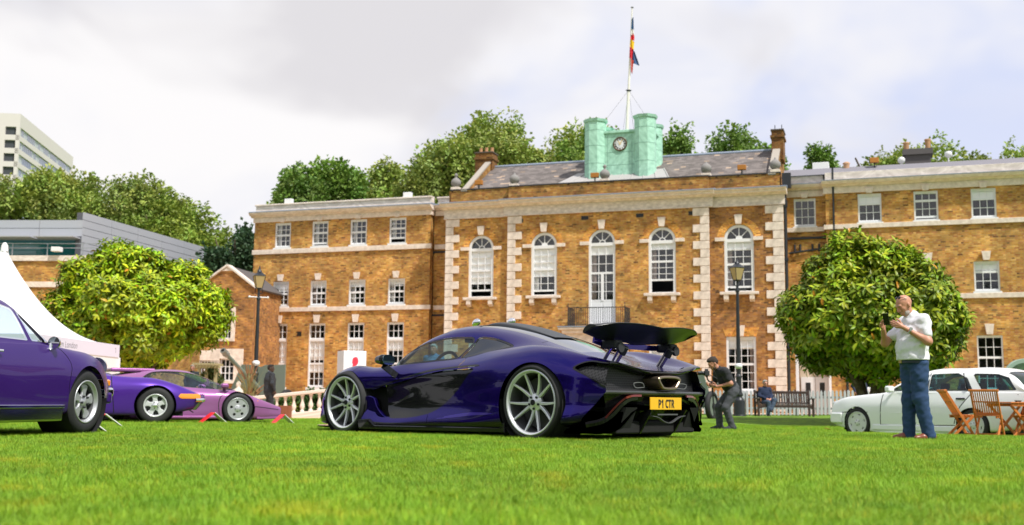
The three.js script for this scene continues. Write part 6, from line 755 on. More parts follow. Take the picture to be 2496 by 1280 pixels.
// position of a car from where the centre of its near front wheel stands, its heading, and the half width out to that wheel
function carAt(px, py, D, heading, half) { const p = at(px, py, D), f = [Math.cos(heading), -Math.sin(heading)], r = [Math.sin(heading), Math.cos(heading)]; return { p, f, r, x: p.x - r[0] * half, z: p.z - r[1] * half }; }

{ // ---- purple classic rear engined coupe at the left edge, heading away
  const a = carAt(209, 983, 11.0, 80 * Math.PI / 180, 0.76), gy = groundY(a.x, a.z);
  const t = thing('classic_coupe', 'purple classic coupe with chrome mirror and black and silver wheels, cropped by left edge', 'car', [a.x, -0.02, a.z], 80 * Math.PI / 180), pur = paint(rgb(0.040, 0.010, 0.145), 0.2, 0.34);
  const L = [
    [[0.62, 0.24, 0.45], [0.3, 0.2, 0.6], [-0.5, 0.2, 0.68], [-2, 0.2, 0.68], [-2.8, 0.26, 0.55]],
    [[0.68, 0.26, 0.56], [0.3, 0.24, 0.73], [0, 0.24, 0.765], [-0.5, 0.225, 0.765], [-1.2, 0.225, 0.77], [-1.9, 0.24, 0.78], [-2.4, 0.28, 0.80], [-2.95, 0.34, 0.62]],
    [[0.74, 0.42, 0.58], [0.35, 0.42, 0.755], [0, 0.44, 0.805], [-0.4, 0.45, 0.79], [-1.2, 0.45, 0.795], [-1.9, 0.46, 0.81], [-2.3, 0.47, 0.84], [-2.7, 0.48, 0.8], [-3.05, 0.5, 0.58]],
    [[0.72, 0.54, 0.56], [0.4, 0.60, 0.715], [0, 0.66, 0.79], [-0.45, 0.64, 0.785], [-1.2, 0.63, 0.79], [-1.9, 0.65, 0.81], [-2.3, 0.68, 0.83], [-2.7, 0.62, 0.76], [-3.08, 0.58, 0.5]],
    [[0.66, 0.64, 0.52], [0.4, 0.735, 0.635], [0.1, 0.80, 0.68], [-0.2, 0.82, 0.70], [-0.6, 0.835, 0.72], [-1.2, 0.83, 0.735], [-1.9, 0.81, 0.74], [-2.3, 0.79, 0.72], [-2.7, 0.70, 0.62], [-3.08, 0.62, 0.4]],
    [[0.68, 0.62, 0.35], [0.4, 0.68, 0.45], [0.1, 0.735, 0.50], [-0.2, 0.775, 0.55], [-0.55, 0.835, 0.67], [-1.2, 0.85, 0.70], [-1.9, 0.85, 0.68], [-2.3, 0.82, 0.62], [-2.7, 0.72, 0.5], [-3.06, 0.63, 0.3]],
    [[0.70, 0.60, 0.2], [0.4, 0.66, 0.28], [0.1, 0.70, 0.33], [-0.2, 0.75, 0.40], [-0.5, 0.84, 0.62], [-0.75, 1.03, 0.575], [-1.0, 1.19, 0.54], [-1.4, 1.26, 0.51], [-1.8, 1.21, 0.52], [-2.2, 1.06, 0.52], [-2.6, 0.86, 0.42], [-3.04, 0.66, 0.2]],
    [[0.71, 0.59, 0], [0.4, 0.65, 0], [0.1, 0.70, 0], [-0.2, 0.755, 0], [-0.42, 0.83, 0], [-0.7, 1.05, 0], [-1.0, 1.25, 0], [-1.4, 1.32, 0], [-1.8, 1.28, 0], [-2.2, 1.13, 0], [-2.6, 0.92, 0], [-3.04, 0.68, 0]],
  ];
  const bright = CM.chrome;
  carBody(t, { lines: L, paint: pur, half: 0.79, arches: [[0, 0.325, 0.35], [-2.27, 0.325, 0.36]], glass: [[[[-0.60, 0.87], [-0.80, 1.02], [-0.99, 1.15], [-1.01, 1.14], [-0.86, 0.875]], 5.02, 5.93, 0.012, 1], [[[-0.92, 0.875], [-1.06, 1.16], [-1.4, 1.225], [-1.65, 1.20], [-1.68, 0.885]], 5.02, 5.93, 0.012, 1], [[[-1.76, 0.885], [-1.73, 1.19], [-1.95, 1.12], [-2.22, 0.95]], 5.02, 5.93, 0.012]], screen: (x, y, z, v) => Math.max(6.08 - v, x + 0.43 + z * z * 0.25, -x - 0.98 - z * z * 0.1), rear: (x, y, z, v) => Math.max(6.1 - v, x + 1.85, -x - 2.5), trim: bright, tint: phys(rgb(0.75, 0.82, 0.86), { roughness: 0.02, transmission: 1, thickness: 0 }),
    gaps: [[curve2([[-0.33, 0.25], [-0.36, 0.5], [-0.33, 0.68], [-0.42, 0.80], [-0.52, 0.845]], 30, false), (x, y, z, v) => v < 5], [curve2([[-1.62, 0.25], [-1.66, 0.5], [-1.70, 0.85]], 20, false), (x, y, z, v) => v < 5], [[[0.45, 0.66], [0.1, 0.73], [-0.3, 0.78]], (x, y, z, v) => v > 4.3 && v < 5]], tub: [-0.35, -2.1, 0.72, 0.64], seats: [-1.35], seatTop: 0.02, seatMat: std(rgb(0.05, 0.07, 0.10), 0.7), under: [0.5, -2.9, 0.16], bulge: 0.12 });
  for (const m of [-1, 1]) { wheel(t, 0, 0.32, m * 0.765, m, { R: 0.318, r: 0.208, w: 0.2, style: 'fuchs', mat: CM.alloy, spin: 0.2 }); wheel(t, -2.27, 0.32, m * 0.775, m, { R: 0.318, r: 0.208, w: 0.22, style: 'fuchs', mat: CM.alloy, spin: 0.5 });
    mesh('sill_trim', beam([-0.42, 0.275, m * 0.785], [-1.9, 0.275, m * 0.80], 0.02, 0.03, 0.004), CM.chrome, t); mesh('rocker_panel', beam([-0.40, 0.20, m * 0.74], [-1.9, 0.20, m * 0.75], 0.06, 0.13, 0.02), std(rgb(0.55, 0.55, 0.56), 0.12, 1), t);
    mesh('indicator_lamp', new RoundedBoxGeometry(0.14, 0.075, 0.16, 2, 0.02).translate(0.66, 0.515, m * 0.52), CM.amber, t); mesh('bumper_overrider', new RoundedBoxGeometry(0.18, 0.10, 0.10, 2, 0.03).translate(0.72, 0.42, m * 0.55), CM.chrome, t); mesh('bumper', beam([0.80, 0.36, m * 0.05], [0.70, 0.36, m * 0.62], 0.08, 0.12, 0.03), pur, t);
    const hl = new THREE.SphereGeometry(0.10, 20, 12, 0, 6.3, 0, 1.3).rotateZ(-1.15).translate(0.52, 0.68, m * 0.55); mesh('headlight', hl, CM.lens, t);
    const mi = sub('door_mirror', t); mesh('mirror_shell', [new THREE.SphereGeometry(1, 20, 12, 0, 6.3, 0, Math.PI / 2).rotateZ(-Math.PI / 2).scale(0.07, 0.062, 0.062).translate(-0.62, 0.868, m * 0.765), lathe([[0.03, 0], [0.02, 0.02], [0.014, 0.06]], 12).translate(-0.62, 0.81, m * 0.73), bar([-0.62, 0.82, m * 0.72], [-0.61, 0.85, m * 0.755], 0.013)], CM.chrome, mi); mesh('mirror_glass', new THREE.CircleGeometry(0.058, 24).rotateY(-Math.PI / 2).translate(-0.622, 0.868, m * 0.765), std(rgb(0.5, 0.5, 0.52), 0.03, 1, { side: THREE.DoubleSide }), mi);
    mesh('door_handle', [new RoundedBoxGeometry(0.16, 0.022, 0.02, 2, 0.008).translate(-1.5, 0.76, m * 0.80)], CM.chrome, t); }
}
{ // ---- purple grand tourer: long bonnet and wrapped amber nose lamp
  const a = carAt(378, 989, 20.6, 17 * Math.PI / 180, 0.80), t = thing('grand_tourer', 'purple long bonnet grand tourer with amber nose lamps, between purple coupe and pink supercar', 'car', [a.x, -0.125, a.z], 17 * Math.PI / 180), pur = paint(rgb(0.075, 0.024, 0.27), 0.25, 0.32);
  const L = [
    [[0.75, 0.25, 0.4], [0.3, 0.18, 0.6], [-1, 0.16, 0.7], [-3, 0.2, 0.6]],
    [[0.78, 0.27, 0.58], [0.4, 0.22, 0.76], [0, 0.2, 0.82], [-1, 0.18, 0.84], [-2.4, 0.2, 0.84], [-3.2, 0.3, 0.7]],
    [[0.92, 0.42, 0.60], [0.45, 0.44, 0.81], [0, 0.47, 0.865], [-1, 0.48, 0.87], [-2.4, 0.5, 0.87], [-3.3, 0.52, 0.72]],
    [[0.935, 0.51, 0.60], [0.45, 0.58, 0.79], [0, 0.68, 0.845], [-1, 0.68, 0.85], [-2.4, 0.70, 0.85], [-3.3, 0.64, 0.7]],
    [[0.91, 0.55, 0.56], [0.45, 0.71, 0.68], [0, 0.825, 0.70], [-0.5, 0.85, 0.72], [-1.2, 0.86, 0.76], [-2.4, 0.86, 0.74], [-3.3, 0.70, 0.6]],
    [[0.92, 0.55, 0.4], [0.45, 0.69, 0.5], [0, 0.79, 0.52], [-0.5, 0.84, 0.56], [-1.1, 0.90, 0.68], [-1.8, 0.92, 0.70], [-2.6, 0.88, 0.62], [-3.3, 0.71, 0.45]],
    [[0.93, 0.545, 0.2], [0.45, 0.68, 0.25], [0, 0.78, 0.28], [-0.6, 0.85, 0.35], [-0.95, 0.93, 0.56], [-1.4, 1.18, 0.52], [-1.8, 1.23, 0.5], [-2.3, 1.12, 0.48], [-2.9, 0.86, 0.4], [-3.3, 0.72, 0.25]],
    [[0.93, 0.545, 0], [0.45, 0.68, 0], [0, 0.785, 0], [-0.6, 0.86, 0], [-0.9, 0.94, 0], [-1.4, 1.22, 0], [-1.8, 1.27, 0], [-2.3, 1.16, 0], [-2.9, 0.89, 0], [-3.3, 0.73, 0]],
  ];
  for (const l of L) for (const p of l) if (p[0] > 0) p[0] *= 0.86;
  const lampF = inPoly([[0.9, 0.555], [0.44, 0.555], [0.40, 0.50], [0.46, 0.465], [0.9, 0.465]]);
  carBody(t, { lines: L, paint: pur, half: 0.84, arches: [[0, 0.335, 0.375], [-2.4, 0.335, 0.375]], glass: [[[[-0.98, 0.93], [-1.38, 1.13], [-1.75, 1.19], [-2.2, 1.08], [-2.4, 0.94]], 5.02, 5.93, 0.012]], screen: (x, y, z, v) => Math.max(6.08 - v, x + 0.90 + z * z * 0.3, -x - 1.36), rear: (x, y, z, v) => Math.max(6.1 - v, x + 1.95, -x - 2.8),
    gaps: [[curve2([[-0.72, 0.2], [-0.75, 0.5], [-0.8, 0.86]], 16, false), (x, y, z, v) => v < 5, 0.008], [[[0.6, 0.69], [0.1, 0.79], [-0.6, 0.855]], (x, y, z, v) => v > 4.3 && v < 5, 0.008]], panels: [['indicator_lamp', (x, y, z, v) => v > 4.2 || v < 1.8 ? 1 : lampF(x, y), CM.amber, 0.003], ['waist_groove', (x, y, z, v) => v > 3 ? 1 : Math.abs(y - 0.575) - 0.006 + (x > 0.3 ? 1 : 0) + (Math.abs(x) < 0.42 ? 1 : 0), CM.gap, -0.004]], tub: [-0.75, -2.3, 0.8, 0.68], seats: [-1.7], seatTop: 0.05, under: [0.5, -3, 0.14], bulge: 0.10 });
  for (const m of [-1, 1]) { wheel(t, 0, 0.335, m * 0.81, m, { R: 0.335, r: 0.208, w: 0.21, style: 'star', mat: CM.silver, spin: 0.1 }); wheel(t, -2.4, 0.335, m * 0.81, m, { R: 0.335, r: 0.208, w: 0.21, style: 'star', mat: CM.silver, spin: 0.4 });
    mesh('quarter_bumper', tube([[0.71, 0.44, m * 0.655], [0.79, 0.44, m * 0.60], [0.855, 0.44, m * 0.52], [0.88, 0.44, m * 0.36]], 0.038, 20, 10), CM.chrome, t); mesh('side_repeater', new THREE.SphereGeometry(0.022, 12, 8).translate(-0.52, 0.66, m * 0.85), CM.amber, t); mesh('front_number_bracket', beam([0.6, 0.26, m * 0.2], [0.7, 0.2, m * 0.2], 0.03, 0.02), CM.dark, t); }
}
{ // ---- pink purple wedge supercar
  const a = carAt(580, 997, 23.3, 30 * Math.PI / 180, 0.93), t = thing('wedge_supercar', 'metallic pink purple wedge supercar with silver five hole wheels', 'car', [a.x, -0.185, a.z], 30 * Math.PI / 180), pk = paint(rgb(0.29, 0.105, 0.27), 0.3, 0.34);
  const L = [
    [[0.85, 0.12, 0.5], [0.3, 0.12, 0.75], [-1, 0.12, 0.75], [-2.6, 0.14, 0.8], [-3.4, 0.25, 0.7]],
    [[1.0, 0.15, 0.62], [0.5, 0.14, 0.86], [0, 0.14, 0.94], [-0.6, 0.13, 0.93], [-2, 0.13, 0.96], [-2.65, 0.16, 1.0], [-3.4, 0.3, 0.9]],
    [[1.03, 0.28, 0.62], [0.5, 0.32, 0.89], [0, 0.40, 0.975], [-0.6, 0.40, 0.95], [-1.4, 0.38, 0.93], [-2.2, 0.42, 0.98], [-2.65, 0.45, 1.02], [-3.45, 0.5, 0.92]],
    [[1.02, 0.35, 0.60], [0.5, 0.47, 0.87], [0, 0.60, 0.95], [-0.6, 0.60, 0.93], [-1.4, 0.60, 0.92], [-2.2, 0.64, 0.97], [-2.65, 0.66, 1.0], [-3.45, 0.66, 0.9]],
    [[1.0, 0.37, 0.55], [0.5, 0.53, 0.78], [0, 0.69, 0.82], [-0.5, 0.72, 0.82], [-1.2, 0.76, 0.80], [-2, 0.84, 0.80], [-2.65, 0.88, 0.82], [-3.45, 0.8, 0.8]],
    [[1.0, 0.38, 0.4], [0.5, 0.52, 0.55], [0, 0.66, 0.64], [-0.5, 0.735, 0.745], [-1.2, 0.785, 0.765], [-2, 0.88, 0.72], [-2.65, 0.92, 0.6], [-3.45, 0.82, 0.6]],
    [[1.0, 0.38, 0.2], [0.5, 0.53, 0.35], [0.22, 0.64, 0.5], [-0.15, 0.77, 0.6], [-0.55, 0.93, 0.58], [-0.95, 1.06, 0.54], [-1.4, 1.09, 0.52], [-1.95, 1.04, 0.5], [-2.7, 0.94, 0.45], [-3.45, 0.83, 0.4]],
    [[1.0, 0.39, 0], [0.5, 0.55, 0], [0.22, 0.67, 0], [-0.15, 0.82, 0], [-0.55, 0.99, 0], [-0.95, 1.10, 0], [-1.4, 1.13, 0], [-1.95, 1.09, 0], [-2.7, 0.97, 0], [-3.45, 0.84, 0]],
  ];
  carBody(t, { lines: L, paint: pk, half: 0.95, arches: [[0, 0.325, 0.36], [-2.65, 0.34, 0.38]], glass: [[[[-0.02, 0.695], [-0.42, 0.88], [-0.82, 1.03], [-1.3, 1.085], [-1.75, 1.05], [-1.95, 0.90], [-1.3, 0.785], [-0.7, 0.735]], 4.6, 5.96, 0.012]], screen: (x, y, z, v) => Math.max(6.03 - v, x - 0.18 + z * z * 0.5, -x - 0.92), rear: (x, y, z, v) => Math.max(6.1 - v, x + 1.9, -x - 2.7),
    gaps: [[curve2([[-0.40, 0.2], [-0.42, 0.45], [-0.36, 0.6], [-0.2, 0.70]], 20, false), (x, y, z, v) => v < 5, 0.008], [[[0.95, 0.31], [0.5, 0.36], [0.36, 0.37]], (x, y, z, v) => v < 4, 0.008]], tub: [-0.25, -1.9, 0.66, 0.7], seats: [-1.3], seatTop: -0.05, seatMat: std(rgb(0.25, 0.27, 0.3), 0.7), under: [0.6, -3, 0.09], bulge: 0.06, tint: phys(rgb(0.70, 0.82, 0.88), { roughness: 0.02, transmission: 1, thickness: 0, ior: 1.7 }) });
  for (const m of [-1, 1]) { wheel(t, 0, 0.325, m * 0.93, m, { R: 0.322, r: 0.226, w: 0.25, style: 'holes', mat: CM.alloy, spin: 0.1 }); wheel(t, -2.65, 0.34, m * 0.96, m, { R: 0.336, r: 0.23, w: 0.33, style: 'holes', mat: CM.alloy, spin: 0.5 });
    mesh('chin_spoiler', beam([0.4, 0.13, m * 0.86], [1.12, 0.14, m * 0.55], 0.12, 0.05, 0.015), pk, t); mesh('side_skirt', beam([-0.42, 0.15, m * 0.95], [-2.2, 0.15, m * 0.98], 0.10, 0.06, 0.02), pk, t); mesh('indicator_lamp', new RoundedBoxGeometry(0.04, 0.025, 0.03, 1, 0.008).translate(0.42, 0.49, m * 0.88), CM.amber, t);
    const mi = sub('door_mirror', t); mesh('mirror_shell', [new RoundedBoxGeometry(0.16, 0.10, 0.13, 3, 0.04).translate(-0.30, 0.80, m * 0.92), beam([-0.28, 0.71, m * 0.82], [-0.30, 0.77, m * 0.90], 0.06, 0.03)], pk, mi); }
  mesh('roof_engine_vents', [bx(-2.5, -1.6, 1.06, 1.14, -0.36, 0.36, 0.03)], pk, t);
}
{ // ---- white estate car on the right
  const th = 55 * Math.PI / 180, hd = Math.PI - th, a = at(2091, 1031, 24.6), half = 0.84; // heading left and away: near side is its left
  const n = [-Math.sin(th), Math.cos(th)], t = thing('estate_car', 'white estate car with dark glass behind the wooden chairs', 'car', [a.x - n[0] * half, -0.365, a.z - n[1] * half], hd), wh = paint(rgb(0.84, 0.85, 0.85), 0.0, 0.4);
  const L = [
    [[0.7, 0.25, 0.5], [0.3, 0.2, 0.65], [-3.2, 0.2, 0.65], [-3.8, 0.28, 0.5]],
    [[0.76, 0.28, 0.68], [0.4, 0.22, 0.80], [0, 0.2, 0.84], [-1.4, 0.2, 0.85], [-2.8, 0.2, 0.85], [-3.85, 0.3, 0.74]],
    [[0.84, 0.44, 0.70], [0.4, 0.46, 0.835], [0, 0.48, 0.87], [-1.4, 0.48, 0.88], [-2.8, 0.5, 0.88], [-3.92, 0.5, 0.76]],
    [[0.80, 0.62, 0.70], [0.4, 0.66, 0.82], [0, 0.70, 0.86], [-1.4, 0.72, 0.87], [-2.8, 0.73, 0.87], [-3.9, 0.74, 0.76]],
    [[0.76, 0.78, 0.64], [0.4, 0.86, 0.74], [0, 0.90, 0.78], [-0.8, 0.95, 0.80], [-2, 0.97, 0.81], [-2.8, 0.97, 0.81], [-3.88, 0.96, 0.72]],
    [[0.74, 0.81, 0.5], [0.4, 0.88, 0.6], [0, 0.925, 0.66], [-0.6, 0.975, 0.72], [-1, 1.0, 0.785], [-2, 1.0, 0.79], [-2.8, 1.0, 0.78], [-3.86, 1.0, 0.70]],
    [[0.73, 0.83, 0.3], [0.4, 0.89, 0.35], [0, 0.935, 0.4], [-0.55, 0.99, 0.46], [-0.72, 1.03, 0.66], [-1.2, 1.28, 0.61], [-1.6, 1.40, 0.58], [-2.4, 1.43, 0.575], [-3.2, 1.40, 0.57], [-3.6, 1.27, 0.60], [-3.84, 1.05, 0.64]],
    [[0.73, 0.84, 0], [0.4, 0.91, 0], [0, 0.955, 0], [-0.55, 1.01, 0], [-0.75, 1.09, 0], [-1.2, 1.35, 0], [-1.6, 1.46, 0], [-2.4, 1.49, 0], [-3.2, 1.46, 0], [-3.62, 1.30, 0], [-3.84, 1.06, 0]],
  ];
  carBody(t, { lines: L, paint: wh, half: 0.85, arches: [[0, 0.32, 0.36], [-2.8, 0.32, 0.36]], glass: [[[[-0.85, 1.02], [-1.15, 1.20], [-1.42, 1.33], [-1.72, 1.365], [-1.72, 1.02]], 5.03, 5.94, 0.012, 1], [[[-1.78, 1.02], [-1.78, 1.37], [-2.38, 1.385], [-2.62, 1.28], [-2.78, 1.02]], 5.03, 5.94, 0.012, 1], [[[-2.98, 1.02], [-2.72, 1.37], [-3.25, 1.355], [-3.5, 1.28], [-3.68, 1.03]], 5.03, 5.94, 0.012, 1]], screen: (x, y, z, v) => Math.max(6.08 - v, x + 0.70 + z * z * 0.2, -x - 1.46), rear: (x, y, z, v) => Math.max(6.08 - v, x + 3.42),
    gaps: [[curve2([[-0.62, 0.3], [-0.64, 0.6], [-0.66, 0.95]], 12, false), (x, y, z, v) => v < 5, 0.010], [curve2([[-1.75, 0.3], [-1.76, 0.6], [-1.76, 1.0]], 12, false), (x, y, z, v) => v < 5, 0.010], [curve2([[-2.40, 0.35], [-2.5, 0.62], [-2.78, 0.98]], 16, false), (x, y, z, v) => v < 5, 0.010], [[[-0.62, 0.3], [-1.2, 0.29], [-2.4, 0.32]], (x, y, z, v) => v < 3, 0.008], [[[0.42, 0.55], [-0.3, 0.56]], (x, y, z, v) => v < 4 && v > 1, 0.008]], tub: [-0.7, -3.7, 0.95, 0.74], seats: [-1.75, -2.6], seatTop: 0.0, under: [0.5, -3.6, 0.16], bulge: 0.06, tint: phys(rgb(0.30, 0.56, 0.56), { roughness: 0.02, transmission: 1, thickness: 0 }) });
  for (const m of [-1, 1]) { wheel(t, 0, 0.325, m * 0.855, m, { R: 0.335, r: 0.24, w: 0.22, style: 'slots', mat: std(rgb(0.66, 0.67, 0.66), 0.4, 0.2), spin: 0.1 }); wheel(t, -2.8, 0.325, m * 0.855, m, { R: 0.335, r: 0.24, w: 0.22, style: 'slots', mat: std(rgb(0.66, 0.67, 0.66), 0.4, 0.2), spin: 0.6 });
    mesh('headlight', new RoundedBoxGeometry(0.14, 0.17, 0.34, 2, 0.03).translate(0.75, 0.70, m * 0.50), CM.lens, t); mesh('bumper', [beam([0.84, 0.42, 0], [0.80, 0.42, m * 0.72], 0.12, 0.24, 0.05), beam([0.79, 0.42, m * 0.72], [0.40, 0.42, m * 0.835], 0.10, 0.24, 0.04)], wh, t); mesh('side_moulding', beam([-0.38, 0.55, m * 0.875], [-2.4, 0.56, m * 0.885], 0.02, 0.018, 0.004), wh, t); mesh('side_skirt', beam([-0.40, 0.24, m * 0.85], [-2.42, 0.24, m * 0.855], 0.07, 0.13, 0.03), wh, t);
    const mi = sub('door_mirror', t); mesh('mirror_shell', [new RoundedBoxGeometry(0.13, 0.13, 0.20, 3, 0.04).translate(-0.92, 1.06, m * 0.93), beam([-0.9, 1.01, m * 0.80], [-0.92, 1.03, m * 0.86], 0.06, 0.04)], wh, mi);
    for (const x of [-1.6, -2.55]) mesh('door_handle', new RoundedBoxGeometry(0.20, 0.035, 0.03, 2, 0.01).translate(x, 0.86, m * 0.865), CM.dark, t); for (const [x, a2] of [[-1.75, 0], [-2.5, 0.55]]) mesh('pillar', beam([x - a2 * 0.28, 1.02, m * 0.785], [x, 1.375, m * 0.60], 0.07, 0.02, 0.004, [1, 0, 0]), CM.gloss, t); }
  mesh('grille', bx(0.78, 0.84, 0.58, 0.78, -0.26, 0.26, 0.02), CM.chrome, t); mesh('wing_badge', new RoundedBoxGeometry(0.07, 0.015, 0.008, 1, 0.003).translate(-0.2, 0.66, -0.868), CM.dark, t); mesh('wing_badge', new RoundedBoxGeometry(0.07, 0.015, 0.008, 1, 0.003).translate(-0.2, 0.66, 0.868), CM.dark, t);
}
{ // ---- dark green supercar mostly hidden behind the purple one; a green car with its tailgate up at the right edge
  const c = hyper.clone(); c.name = 'green_supercar'; scene.add(c); const green = paint(rgb(0.012, 0.02, 0.012), 0.3, 0.3);
  c.traverse((o) => { if (o.isMesh && o.material === P1.purple) o.material = green; }); for (const k of [...c.children]) if (/number_plate|rear_wing/.test(k.name)) c.remove(k);
  tag(c, 'dark green supercar with only its tail corner showing behind the purple hypercar', 'car'); { const q = at(1545, 1000, 16.2); c.position.set(q.x, groundY(q.x, q.z), q.z); } c.rotation.set(0, Math.PI - 40 * Math.PI / 180, 0);
}
{
  const p = at(2536, 1040, 27), t = thing('green_hatchback', 'green car with open tailgate at the right edge behind white estate', 'car', [p.x, groundY(p.x, p.z), p.z], 0.25), gr = paint(rgb(0.10, 0.16, 0.12), 0.2, 0.35);
  const L = [[[0, 0.25, 0.6], [1, 0.2, 0.7], [3, 0.2, 0.7], [3.8, 0.25, 0.5]], [[0, 0.3, 0.76], [1, 0.22, 0.82], [3, 0.22, 0.82], [3.8, 0.3, 0.65]], [[-0.05, 0.55, 0.78], [1, 0.6, 0.86], [3, 0.6, 0.86], [3.9, 0.5, 0.68]], [[0, 0.85, 0.74], [1, 0.9, 0.82], [3, 0.88, 0.8], [3.85, 0.7, 0.62]], [[0.02, 0.92, 0.66], [0.8, 1.0, 0.74], [2.2, 0.98, 0.74], [3, 0.9, 0.6], [3.8, 0.74, 0.45]], [[0.1, 0.95, 0.6], [0.5, 1.25, 0.58], [1.0, 1.38, 0.56], [1.7, 1.36, 0.56], [2.3, 1.05, 0.6], [3, 0.92, 0.35], [3.8, 0.75, 0.25]], [[0.1, 0.96, 0], [0.5, 1.3, 0], [1.0, 1.43, 0], [1.7, 1.41, 0], [2.3, 1.08, 0], [3, 0.94, 0], [3.8, 0.76, 0]]];
  carBody(t, { lines: L, paint: gr, half: 0.83, arches: [[0.8, 0.31, 0.34], [3.2, 0.31, 0.34]], glass: [[[[0.35, 1.02], [0.6, 1.28], [1.0, 1.34], [1.7, 1.32], [2.2, 1.04]], 4.05, 4.94, 0.012]], screen: (x, y, z, v) => Math.max(5.08 - v, 1.75 - x, x - 2.3), tub: [2.4, 0.2, 0.85, 0.7], seats: [1.0], seatTop: 0, under: [3.5, 0.2, 0.16] });
  for (const m of [-1, 1]) for (const x of [0.8, 3.2]) wheel(t, x, 0.31, m * 0.82, m, { R: 0.31, r: 0.2, w: 0.19, style: 'holes', mat: CM.alloy });
  const lid = sub('tailgate', t), c = curve2([[0, 0], [0.06, 0.28], [0.28, 0.52], [0.62, 0.62], [1.0, 0.6], [1.15, 0.55], [1.2, 0.0]], 60), ci = curve2([[0.07, 0.04], [0.14, 0.26], [0.34, 0.45], [0.64, 0.53], [0.96, 0.51], [1.08, 0.46], [1.12, 0.06]], 60);
  const fr = ext(poly(c, [ci.slice().reverse()]), 0.05, 0.012); mesh('tailgate_frame', fr.translate(-0.62, 1.26, -0.5), paint(rgb(0.24, 0.33, 0.26), 0.1, 0.3), lid); mesh('tailgate_glass', ext(poly(ci), 0.008).translate(-0.62, 1.26, -0.48), phys(rgb(0.3, 0.6, 0.5), { roughness: 0.02, transmission: 1, thickness: 0 }), lid);
}
// ---------------------------------------------------------------- people: each body one surface from a smooth field round a posed skeleton
function field(prims, c, half, res, k = 0.035, cut = null, fold = 0) { // prims: [a, b, ra, rb] capsules or { c, r, q } ellipsoids
  const mc = new MarchingCubes(res, new THREE.MeshBasicMaterial(), false, false, 90000), F = mc.field; F.fill(-1); const cell = 2 * half / res, D = new Float32Array(F.length).fill(1);
  for (const p of prims) {
    const cap = Array.isArray(p), A = cap ? p[0] : p.c, B = cap ? p[1] : p.c, R = cap ? Math.max(p[2], p[3]) : Math.max(...p.r), lo = [], hi = []; for (let q = 0; q < 3; q++) { lo[q] = Math.max(0, Math.floor((Math.min(A[q], B[q]) - R - 0.09 - c[q] + half) / cell)); hi[q] = Math.min(res - 1, Math.ceil((Math.max(A[q], B[q]) + R + 0.09 - c[q] + half) / cell)); }
    const ab = [B[0] - A[0], B[1] - A[1], B[2] - A[2]], l2 = ab[0] ** 2 + ab[1] ** 2 + ab[2] ** 2 || 1e-9; const iq = !cap && p.q ? p.q.clone().invert() : null, v = V(0, 0, 0);
    for (let z = lo[2]; z <= hi[2]; z++) for (let y = lo[1]; y <= hi[1]; y++) for (let x = lo[0]; x <= hi[0]; x++) {
      const P = [c[0] - half + x * cell, c[1] - half + y * cell, c[2] - half + z * cell]; let d;
      if (cap) { const w = [P[0] - A[0], P[1] - A[1], P[2] - A[2]], t = Math.min(1, Math.max(0, (w[0] * ab[0] + w[1] * ab[1] + w[2] * ab[2]) / l2)); d = Math.hypot(w[0] - ab[0] * t, w[1] - ab[1] * t, w[2] - ab[2] * t) - lerp(p[2], p[3], t); }
      else { v.set(P[0] - A[0], P[1] - A[1], P[2] - A[2]); if (iq) v.applyQuaternion(iq); const s = Math.hypot(v.x / p.r[0], v.y / p.r[1], v.z / p.r[2]); d = (s - 1) * Math.min(...p.r); }
      const i = x + y * res + z * res * res, e = D[i], kk = p.k ?? k, h = Math.max(kk - Math.abs(e - d), 0) / kk; D[i] = Math.min(e, d) - h * h * kk * 0.25;
    }
  }
  if (cut || fold) for (let z = 0, i = 0; z < res; z++) for (let y = 0; y < res; y++) for (let x = 0; x < res; x++, i++) { if (D[i] > 0.08 || D[i] < -0.08) continue; const X = c[0] - half + x * cell, Y = c[1] - half + y * cell, Z = c[2] - half + z * cell; if (fold) D[i] += fold * (noise.noise(X * 9 + 3, Y * 16, Z * 9) + 0.6 * noise.noise(X * 20, Y * 26 + X * 14, Z * 20)); if (cut) D[i] = Math.max(D[i], cut(X, Y, Z)); }
  for (let i = 0; i < F.length; i++) F[i] = -D[i];
  mc.isolation = 0; mc.update(); const n = mc.count, pos = new Float32Array(n * 3), nor = new Float32Array(n * 3);
  for (let i = 0; i < n; i++) { for (let q = 0; q < 3; q++) pos[i * 3 + q] = mc.positionArray[i * 3 + q] * half + c[q]; const x = mc.normalArray[i * 3], y = mc.normalArray[i * 3 + 1], z = mc.normalArray[i * 3 + 2], l = Math.hypot(x, y, z) || 1; nor[i * 3] = x / l; nor[i * 3 + 1] = y / l; nor[i * 3 + 2] = z / l; }
  const g = new THREE.BufferGeometry(); g.setAttribute('position', new THREE.BufferAttribute(pos, 3)); g.setAttribute('normal', new THREE.BufferAttribute(nor, 3)); return fixWinding(g);
}
function fixWinding(g) { const p = g.attributes.position, n = g.attributes.normal; const a = V(), b = V(), c = V(), m = V(); let s = 0; for (let i = 0; i < p.count; i += 3) { a.fromBufferAttribute(p, i); b.fromBufferAttribute(p, i + 1); c.fromBufferAttribute(p, i + 2); m.fromBufferAttribute(n, i); s += b.sub(a).cross(c.sub(a)).dot(m); } if (s < 0) for (let i = 0; i < p.count; i++) n.setXYZ(i, -n.getX(i), -n.getY(i), -n.getZ(i)); return g; }
const skinTone = (r, g, b) => phys(rgb(r, g, b), { roughness: 0.5, sheen: 0.2, sheenColor: rgb(0.5, 0.2, 0.1), sheenRoughness: 0.6 });
const cloth = (r, g, b, rough = 0.9) => std(rgb(r, g, b), rough);
